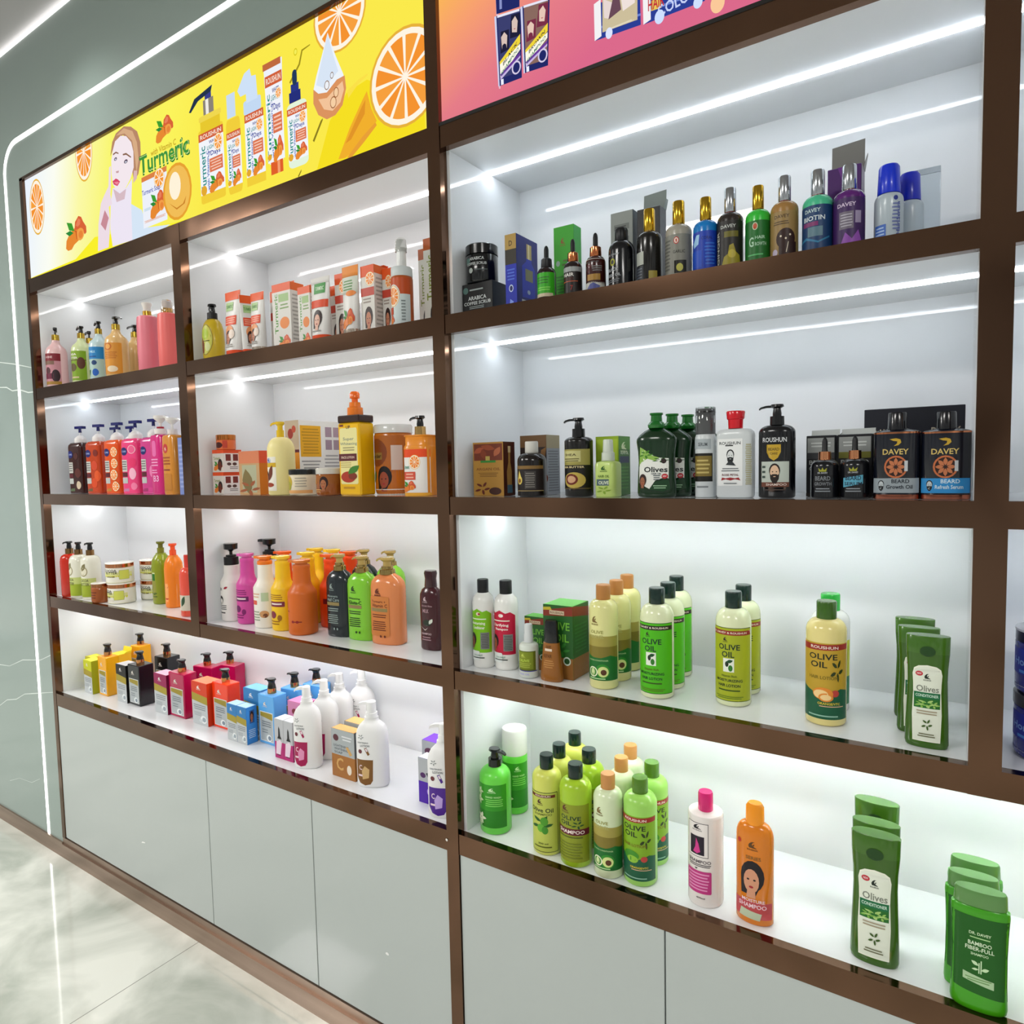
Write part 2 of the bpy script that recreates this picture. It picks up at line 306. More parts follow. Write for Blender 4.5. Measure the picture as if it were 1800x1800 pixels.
def bottle(name, label, x, y, z, a, h, prof, col, fin='g', br=1, n=2, art=(), cap=None, pmp=None, rot=0, group=None, cat='bottle', flat=None, cu=.14, cv=None, afin='c', liquid=None, seg=40):
    """prof: body profile (height fraction, width fraction).  cap: (rows, colour, finish).  pmp: dict for pump()"""
    t = thing(name, label, cat, (x, y, z), rot, group); b = a * br
    if isinstance(n, (int, float)): nn = lambda q: n
    loft('body', [(p * h, a * s, b * s, nn(p)) for p, s in prof], mat(col, fin), t, seg)
    if flat is None: flat = br < .8 or n > 2.5
    if liquid:
        zt, lc = liquid; loft('liquid', [(p * h + (.0015 if p == 0 else 0), a * s * .93, b * s * .93, nn(p)) for p, s in prof if p < zt] + [(zt * h, a * interp(prof, zt) * .93, b * interp(prof, zt) * .93, nn(zt))], mat(lc, 's'), t, seg)
    if art: canvas('label', art, bodymap(a, b, h, n, prof, flat), t, afin, cu, cv)
    for c in ([cap] if cap and not isinstance(cap, list) else cap or []):
        rows, cc, cf = c[:3]; o = loft(c[3] if len(c) > 3 else 'cap', [(p * h, a * s, (b if len(r_) < 3 else a * r_[2]) * (s if len(r_) < 3 else 1), n if len(c) > 4 and c[4] else 2) for r_ in rows for p, s in [r_[:2]]], mat(cc, cf), t, 36)
    if pmp: pump(t, h * prof[-1][0], h, a * pmp.get('r', .4), pmp.get('cc', '#c9a24a'), pmp.get('hc', '#15161a'), pmp.get('ang', 180), pmp.get('st', 'std'), pmp.get('cf', 'm'), pmp.get('nl', 2.3))
    return t
def rcap(z0, z1, r, rb=None): # round cap rows: (height fraction, width fraction, depth fraction of a)
    rb = rb or r
    return [(z0, rb * .99, rb * .99), (z0 + (z1 - z0) * .02, rb, rb), (z1 - (z1 - z0) * .07, r, r), (z1, r * .93, r * .93)]
def carton(label, x, y, z, w_, d, h, col, F=(), Rt=(), Tp=(), rot=0, group=None, open_=0, name='product_box', Lf=(), fin='c', topcol=None):
    o = boxes(name, [(-w_ / 2, -d / 2, 0, w_ / 2, d / 2, h)], mat(col, fin), None, .0008, (x, y, z)); o.rotation_euler = (0, 0, radians(rot))
    tag(o, label, 'box', group)
    parts = []
    if F: parts.append((F, lambda u, v, k: ((u - .5) * w_, -d / 2 - k, v * h)))
    if Rt: parts.append((Rt, lambda u, v, k: (w_ / 2 + k, (u - .5) * d, v * h)))
    if Tp: parts.append((Tp, lambda u, v, k: ((u - .5) * w_, (v - .5) * d, h + k)))
    for ops, mf in parts:
        c = canvas('printed_face', ops, mf, None, fin, base=.0002, step=.00003)
        me = c.data; bm = bmesh.new(); bm.from_mesh(o.data); k0 = len(o.data.materials); idx = len(bm.faces)
        bm.from_mesh(me); bm.faces.ensure_lookup_table()
        for f in bm.faces[idx:]: f.material_index += k0
        bm.to_mesh(o.data); bm.free()
        for m in me.materials: o.data.materials.append(m)
        bpy.data.objects.remove(c); bpy.data.meshes.remove(me)
    if open_:   # open lid: back flap standing up, small side flap
        vs = [(-w_ / 2, d / 2, h), (w_ / 2, d / 2, h), (w_ / 2, d / 2 + .004, h + open_), (-w_ / 2, d / 2 + .004, h + open_ * .93), (-w_ / 2, d / 2 + .001, h), (w_ / 2, d / 2 + .001, h), (w_ / 2, d / 2 + .005, h + open_), (-w_ / 2, d / 2 + .005, h + open_ * .93)]
        fromfaces('open_flap', vs, [(0, 1, 2, 3), (7, 6, 5, 4), (0, 3, 7, 4), (1, 5, 6, 2), (3, 2, 6, 7)], [mat(topcol or '#b9bcb8', 'c')], o)
        vs = [(w_ / 2, d / 2, h), (w_ / 2, 0, h), (w_ / 2 + .006, .1 * d, h + open_ * .4), (w_ / 2 + .004, d / 2, h + open_ * .45)]
        vs += [(x_ + .001, y_, z_) for x_, y_, z_ in vs]
        fromfaces('side_flap', vs, [(0, 1, 2, 3), (7, 6, 5, 4), (0, 3, 7, 4), (1, 5, 6, 2), (3, 2, 6, 7), (0, 4, 5, 1)], [mat(topcol or '#b9bcb8', 'c')], o)
    return o
def jar(label, x, y, z, a, h, col, lid, lidz=.78, art=(), fin='g', lfin='g', band=None, group=None, rot=0, name='cream_jar'):
    t = thing(name, label, 'jar', (x, y, z), rot, group)
    pr = [(0, .9), (.02, .96), (.06, 1), (lidz - .03, 1), (lidz, .95)]
    loft('body', [(p * h, a * s, a * s, 2) for p, s in pr], mat(col, fin), t)
    if art: canvas('label', art, bodymap(a, a, h, 2, pr, False), t, 'c', .14)
    if band: loft('lid_band', [(lidz * h, a * 1.0, a * 1.0, 2), (h * (lidz + (1 - lidz) * .8), a * 1.0, a * 1.0, 2)], mat(band, 'm'), t); loft('lid', [(h * (lidz + (1 - lidz) * .8), a * 1.01, a * 1.01, 2), (h * .99, a * 1.01, a * 1.01, 2), (h, a * .96, a * .96, 2)], mat(lid, lfin), t)
    else: loft('lid', [(lidz * h, a * 1.02, a * 1.02, 2), (h * .975, a * 1.02, a * 1.02, 2), (h, a * .96, a * .96, 2)], mat(lid, lfin), t)
    return t

# ------------------------------------------------------------------ the setting
ZA, ZBt, ZBb, ZCt, ZCb, ZDt, ZDb, ZEt, ZEb, ZF = 2.216, 1.8594, 1.8182, 1.4574, 1.4171, 1.06, 1.0171, .6738, .6251, .0876
PB, PT, DEP, YS = 2.268, 2.632, .3068, .1685
struct(boxes('floor', [(-6.5, -6, -.05, 4.5, .4, 0)], M_FLOOR))
struct(boxes('ceiling', [(-6.5, -6, 3.13, 4.5, .4, 3.2)], M_CEIL))
struct(boxes('wall_left', [(-6.5, .0, .0, -2.0245, .06, 3.13)], M_WALL))
wl = bpy.data.objects['wall_left']; wl.data.materials.append(M_VEIN); bm = bmesh.new(); bm.from_mesh(wl.data)   # white veins in the stone
for pts, wd in (([(-2.62, 2.03), (-2.3082, 1.9897), (-2.1789, 1.97), (-2.026, 1.941)], .0045), ([(-2.62, 1.905), (-2.3247, 1.8906), (-2.2607, 1.8854), (-2.2107, 1.8678), (-2.1438, 1.867), (-2.0712, 1.8503), (-2.026, 1.849)], .0055), ([(-2.75, .66), (-2.5193, .7143), (-2.42, .722), (-2.2876, .7667), (-2.12, .79), (-2.03, .8215)], .0035), ([(-2.9, .41), (-2.72, .49), (-2.5503, .527), (-2.47, .566), (-2.3756, .5852), (-2.29, .622), (-2.2124, .6371), (-2.03, .6727)], .004), ([(-2.5, .20), (-2.4, .235), (-2.28, .245), (-2.2, .28)], .002)):
    rw = []
    for i, (x, z) in enumerate(pts):
        hw_ = wd * (.35 + .65 * abs(sin(i * 1.7 + wd * 900))) / 2; rw.append((bm.verts.new((x, -.0006, z - hw_)), bm.verts.new((x, -.0006, z + hw_))))
    for a_, b_ in zip(rw, rw[1:]): f = bm.faces.new((a_[0], b_[0], b_[1], a_[1])); f.material_index = 1
bm.to_mesh(wl.data); bm.free()
struct(boxes('wall_upper', [(-2.0245, .0, PT + .012, 4.5, .06, 3.13)], M_WALL))
struct(boxes('wall_back', [(-2.1, .34, 0, 4.5, .4, 3.13)], mat('#8b908f', 'b')))
struct(boxes('baseboard_left', [(-6.5, -.006, 0, -2.0245, 0, .0616)], M_PLINTH))
struct(boxes('baseboard_front', [(-2.0245, -.006, 0, 2.2, 0.0, .0561), (-2.0245, -.002, .0561, 2.2, .004, .083), (-2.0245, -.0085, .054, 2.2, 0, .0575)], M_PLINTH))

# inlaid light line running round the cabinet, and the one along the ceiling edge
M_LED = led('warm_white_led', (1, .985, .95), 5)
def ribbon(name, pts, wd, y0, y1, m):
    vs = []; fs = []
    for i, (x, z) in enumerate(pts):
        p = pts[max(i - 1, 0)]; q = pts[min(i + 1, len(pts) - 1)]; dx, dz = q[0] - p[0], q[1] - p[1]; l = math.hypot(dx, dz); nx, nz = -dz / l * wd / 2, dx / l * wd / 2
        vs += [(x + nx, y0, z + nz), (x - nx, y0, z - nz), (x - nx, y1, z - nz), (x + nx, y1, z + nz)]
    for i in range(len(pts) - 1):
        for k in range(4): j = (k + 1) % 4; fs.append((i * 4 + k, i * 4 + j, i * 4 + 4 + j, i * 4 + 4 + k))
    fs += [(0, 1, 2, 3), tuple(len(vs) - 4 + k for k in (3, 2, 1, 0))]
    return fromfaces(name, vs, fs, [m])
arc = [(-2.15 + .11 - .11 * cos(pi / 2 * i / 10), 2.785 - .11 + .11 * sin(pi / 2 * i / 10)) for i in range(11)]
tag(ribbon('led_strip', [(-2.15, .0616), (-2.15, 1.6)] + arc + [(3.6, 2.785)], .0165, -.0015, -.0001, M_LED), 'white light line with a rounded corner inlaid round the left display cabinet', 'led strip')
tag(ribbon('led_strip', [(-6, 3.122), (3.6, 3.122)], .014, -.0015, -.0001, M_LED), 'straight white light line along the top edge of the wall under the ceiling', 'led strip')

# ------------------------------------------------------------------ display cabinets
def lede(i, col, s): return led('shelf_led_' + i, col, s)
def cabinet(label, xl, xr, mids, strips, doors, row_e=True):
    """xl/xr outer edges of the carcass, mids: (x0,x1) of uprights inside"""
    t = thing('display_cabinet', label, 'cabinet')
    boxes('back_panel', [(xl, DEP, ZEb, xr, DEP + .012, PB)], M_WHITE, t)
    cells = []; e = xl + .024 if xl < -1 else xl + .0001
    st = [(xl, e)] + mids; 
    for (a0, a1), (b0, b1) in zip(st, st[1:] + [(xr, xr)]): cells.append((a1, b0))
    first = True
    for i, (a0, a1) in enumerate(st):
        lo = ZEb if i == 0 else ZDb
        if i == 0 and xl > -1: boxes('side_panel', [(-.012, .0205, ZF, .0, DEP, PB)], M_WHITE, t)
        elif i == 0: boxes('side_panel', [(a0, .024, ZF, a1 + .001, DEP, PB)], M_WHITE, t)
        else: boxes('side_panel', [(a0 - .001, .024, lo + .02, a1 + .001, DEP, PB)], M_WHITE, t)
    if xl < -1: boxes('side_panel', [(-.042, .0205, ZF, -.030, DEP, PB)], M_WHITE, t)
    zs = [(ZBb, ZBt), (ZCb, ZCt), (ZDb, ZDt), (ZEb, ZEt)]
    xi0 = e; xi1 = xr if xl > -1 else -.042
    for z0, z1 in zs: boxes('shelf', [(xi0, .016, z0 + .0005, xi1, DEP, z1 - .0005)], M_WHITE, t)
    boxes('top_panel', [(xi0, .016, ZA + .001, xi1, DEP, ZA + .02)], M_WHITE, t)
    for z0, z1 in [(ZA, PB)] + zs: boxes('rail', [(xi0, -.002, z0, xi1, .017, z1)], M_BROWN, t)
    if xl < -1: boxes('upright', [(xl, -.003, .083, e, .026, PT + .008)], M_BROWN, t)
    for a0, a1 in mids: boxes('upright', [(a0, -.003, ZDb, a1, .028, PB - .003)], M_BROWN, t)
    if xl < -1: boxes('top_rail', [(xl, -.003, PT, xi1, .026, PT + .011)], M_BROWN, t)
    boxes('cabinet_floor', [(xl, .02, ZF - .01, xr - .05, DEP, ZF)], M_WHITE, t)
    for k, (x0, x1, zt, col, s) in enumerate(strips): boxes('light_strip', [(x0, YS - .0045, zt - .003, x1, YS + .0045, zt + .0006)], lede('%d_%d' % (len(strips), k), col, s), t)
    for x0, x1 in doors:
        d = boxes('cupboard_door', [(x0 + .0015, .0, ZF, x1 - .0015, .018, ZEb - .001)], M_DOOR, t, .0008)
    return t
CW = (.86, .93, 1.0); WM = (1.0, .93, .9); NE = (1, .98, .97); GN = (.93, 1.0, .97)
LS = 21.5
M_STILE = (-1.047, -1.003)
left_cab = cabinet('left display cabinet with four lit shelf rows under the yellow orange-slice sign', -2.0245, -.042, [M_STILE], [
    (-2.0, -1.048, ZA, NE, LS * .62), (-1.002, -.043, ZA, WM, LS * .75), (-2.0, -1.048, ZBb, CW, LS * .75), (-1.002, -.043, ZBb, NE, LS * .8),
    (-2.0, -1.048, ZCb, NE, LS * 1.25), (-1.002, -.043, ZCb, NE, LS * 1.25), (-2.0, -.043, ZDb, NE, LS * 1.9)], [(-2.0, -1.0117), (-1.0117, -.5212), (-.5212, -.042)])
right_cab = cabinet('right display cabinet with four lit shelf rows under the pink and orange sign', -.008, 2.2, [(.9666, 1.0078)], [
    (.001, .9655, ZA, CW, LS * .95), (1.009, 2.1, ZA, CW, LS), (.001, .9655, ZBb, CW, LS * .9), (1.009, 2.1, ZBb, CW, LS),
    (.001, .9655, ZCb, (.93, .99, 1.0), LS * 1.6), (1.009, 2.1, ZCb, CW, LS), (.001, 2.1, ZDb, GN, LS * 2.5)], [(-.008, .4895), (.4895, .9872), (.9872, 1.485), (1.485, 1.983)])
boxes('upright', [(-.042, -.004, .083, -.008, .020, 2.80)], M_BROWN, right_cab)
fromfaces('screw_cap', [(-.0415 + .0035 * cos(i * pi / 4), -.0052, .652 + .0035 * sin(i * pi / 4)) for i in range(8)] + [(-.0415, -.0062, .652)], [(i, (i + 1) % 8, 8) for i in range(8)], [mat('#e8e4dc', 'p')], right_cab)
for i, (x, z) in enumerate([(-1.4140, 0.2390), (-0.2517, 0.2861)]):
    fromfaces('paint_chip', [(x + dx, -.0006, z + dz) for dx, dz in ((-.012, -.004), (.012, .001), (.013, .004), (-.004, .0035))] if i == 0 else [(x + .006 * cos(q) , -.0006, z + .005 * sin(q) * (1 if q < 3.2 else .6)) for q in [j * pi / 4 for j in range(8)]], [tuple(range(4 if i == 0 else 8))], [mat('#f6f7f5', 'p')], left_cab)

# ------------------------------------------------------------------ backlit signs (artwork printed on the light box faces)
def gradient_emit(name, stops, vec_from, vec_to):
    m = bpy.data.materials.new(name); m.use_nodes = True; nt = m.node_tree; N, L = nt.nodes, nt.links; N.clear()
    tc = N.new('ShaderNodeTexCoord'); d = N.new('ShaderNodeVectorMath'); d.operation = 'SUBTRACT'; d.inputs[1].default_value = vec_from; L.new(tc.outputs['Object'], d.inputs[0])
    v = Vector(vec_to) - Vector(vec_from); p = N.new('ShaderNodeVectorMath'); p.operation = 'DOT_PRODUCT'; L.new(d.outputs[0], p.inputs[0]); p.inputs[1].default_value = v / v.length_squared
    r = N.new('ShaderNodeValToRGB'); L.new(p.outputs['Value'], r.inputs[0]); e = r.color_ramp.elements
    while len(e) < len(stops): e.new(.5)
    for i, (q, c) in enumerate(stops): e[i].position = q; e[i].color = (*lin(c), 1)
    em = N.new('ShaderNodeEmission'); em.inputs[1].default_value = 1.0; o = N.new('ShaderNodeOutputMaterial'); L.new(r.outputs[0], em.inputs[0]); L.new(em.outputs[0], o.inputs[0]); return m
def clip(ops, x0, x1, z0, z1):
    """cut artwork at the edge of the light box face"""
    out = []
    for c, vs, fs in expand(ops):
        for f in fs:
            p = [vs[i] for i in f]
            for ax, lim, sg in ((0, x0, 1), (0, x1, -1), (1, z0, 1), (1, z1, -1)):
                q = []
                for a_, b_ in zip(p, p[1:] + p[:1]):
                    ia, ib = (a_[ax] - lim) * sg >= 0, (b_[ax] - lim) * sg >= 0
                    if ia: q.append(a_)
                    if ia != ib: s = (lim - a_[ax]) / (b_[ax] - a_[ax]); q.append((a_[0] + s * (b_[0] - a_[0]), a_[1] + s * (b_[1] - a_[1])))
                p = q
                if not p: break
            if len(p) > 2: out.append(('p', c, p))
    return out
def sign(label, x0, x1, z0, z1, face, art):
    t = thing('light_box_sign', label, 'sign')
    boxes('case', [(x0, .008, z0, x1, .06, z1)], M_EDGE, t)
    fromfaces('lit_face', [(x0, .006, z0), (x1, .006, z0), (x1, .006, z1), (x0, .006, z1), (x0, .008, z0), (x1, .008, z0), (x1, .008, z1), (x0, .008, z1)], [(0, 1, 2, 3), (0, 4, 5, 1), (1, 5, 6, 2), (2, 6, 7, 3), (3, 7, 4, 0)], [face], t)
    canvas('printed_artwork', clip(art, x0 + .001, x1 - .001, z0 + .001, z1 - .001), lambda u, v, k: (u, .0058 - k, v), t, 'e', base=.0001, step=.000006)
    return t
Y = '#fbee3a'
def product(x, z, w_, h, kind, col='#f2cf3c'):   # pack shot seen on the sign: x centre, z base
    H0 = h; h = h * (1.42 if kind == 'tube' else 1)
    lab = [('r', x - w_ / 2, z + h * .08, x + w_ / 2, z + h * .62, '#f3f5fb'), ('r', x - w_ / 2, z + h * .56, x + w_ / 2, z + h * .63, '#d2603a'), ('t', 'ROUSHUN', x, z + h * .595, w_ * .85, h * .04, '#fbeadb'),
        ('t', 'Turmeric', x - w_ * .34, z + h * .3, h * .42, w_ * .22, '#2f8f8c', 90), ('t', 'with Vitamin C', x - w_ * .14, z + h * .28, h * .36, w_ * .1, '#3b62b8', 90), ('t', 'WHITE', x + w_ * .15, z + h * .52, w_ * .4, h * .03, '#27348c'), ('t', 'LIGHTEN', x + w_ * .12, z + h * .475, w_ * .5, h * .035, '#2a8f8f'), ('t', '7Days', x + w_ * .15, z + h * .41, w_ * .5, h * .055, '#2d3a9a'), ('r', x - w_ * .05, z + h * .25, x + w_ * .48, z + h * .37, '#dc7450'), ('ln', x - w_ * .02, z + h * .26, x + w_ * .45, z + h * .36, 4, '#f7c9b4'),
        ('or', x + w_ * .33, z + h * .49, w_ * .17, w_ * .2, 8), ('tm', x + w_ * .2, z + h * .15, w_ * .3, h * .08), ('e', x - w_ * .32, z + h * .11, w_ * .12, w_ * .12, '#e4a932')]
    h = H0
    if kind == 'pump': bod = [('rr', x - w_ / 2, z, x + w_ / 2, z + h * .66, w_ * .1, h * .02, col), ('r', x - w_ * .4, z + h * .62, x + w_ * .4, z + h * .76, '#e8c930'), ('rr', x - w_ * .45, z + h * .73, x + w_ * .45, z + h * .78, w_ * .1, h * .01, '#f0d850')]; top = [('r', x - w_ * .2, z + h * .77, x + w_ * .22, z + h * .9, '#8c8478'), ('r', x - w_ * .1, z + h * .77, x + w_ * .02, z + h * .9, '#f2eee6'), ('r', x - w_ * .12, z + h * .9, x + w_ * .14, z + h * .97, '#3a3f8a'), ('p', '#26344c', [(x - w_ * .8, z + h * .86), (x - w_ * .55, z + h * .955), (x + w_ * .2, z + h * 1.0), (x + w_ * .14, z + h * .95), (x - w_ * .4, z + h * .92), (x - w_ * .72, z + h * .85)])]
    elif kind == 'cap': bod = [('rr', x - w_ / 2, z, x + w_ / 2, z + h * .76, w_ * .15, h * .08, col)]; top = [('r', x - w_ * .3, z + h * .76, x + w_ * .3, z + h, '#c9dcf2')]
    elif kind == 'foam': bod = [('r', x - w_ / 2, z, x + w_ / 2, z + h * .62, col)]; top = [('rr', x - w_ * .46, z + h * .62, x + w_ * .46, z + h * .74, w_ * .1, h * .02, '#c4daf4'), ('p', '#cfe2f8', [(x - w_ * .3, z + h * .72), (x + w_ * .3, z + h * .72), (x + w_ * .25, z + h * .92), (x + w_ * .02, z + h * .93), (x - w_ * .05, z + h), (x - w_ * .35, z + h * .98), (x - w_ * .75, z + h * .86), (x - w_ * .6, z + h * .8), (x - w_ * .3, z + h * .8)])]
    elif kind == 'tube': bod = [('p', '#eef2fa', [(x - w_ * .4, z + h * .1), (x + w_ * .4, z + h * .1), (x + w_ * .55, z + h), (x - w_ * .55, z + h)]), ('r', x - w_ * .34, z, x + w_ * .38, z + h * .12, '#e0602c'), ('r', x + w_ * .05, z, x + w_ * .2, z + h * .12, '#f4a070')]; top = [('r', x - w_ * .53, z + h * .94, x + w_ * .53, z + h, '#c06a40')]
    else: bod = [('rr', x - w_ / 2, z, x + w_ / 2, z + h * .68, w_ * .25, h * .05, '#e4f4dc')]; top = [('r', x - w_ * .3, z + h * .67, x + w_ * .28, z + h * .78, '#26307c'), ('r', x - w_ * .2, z + h * .78, x + w_ * .2, z + h * .86, '#2c3888'), ('rr', x - w_ * .11, z + h * .84, x + w_ * .13, z + h, w_ * .1, h * .05, '#243a5c')]
    return bod + lab + top
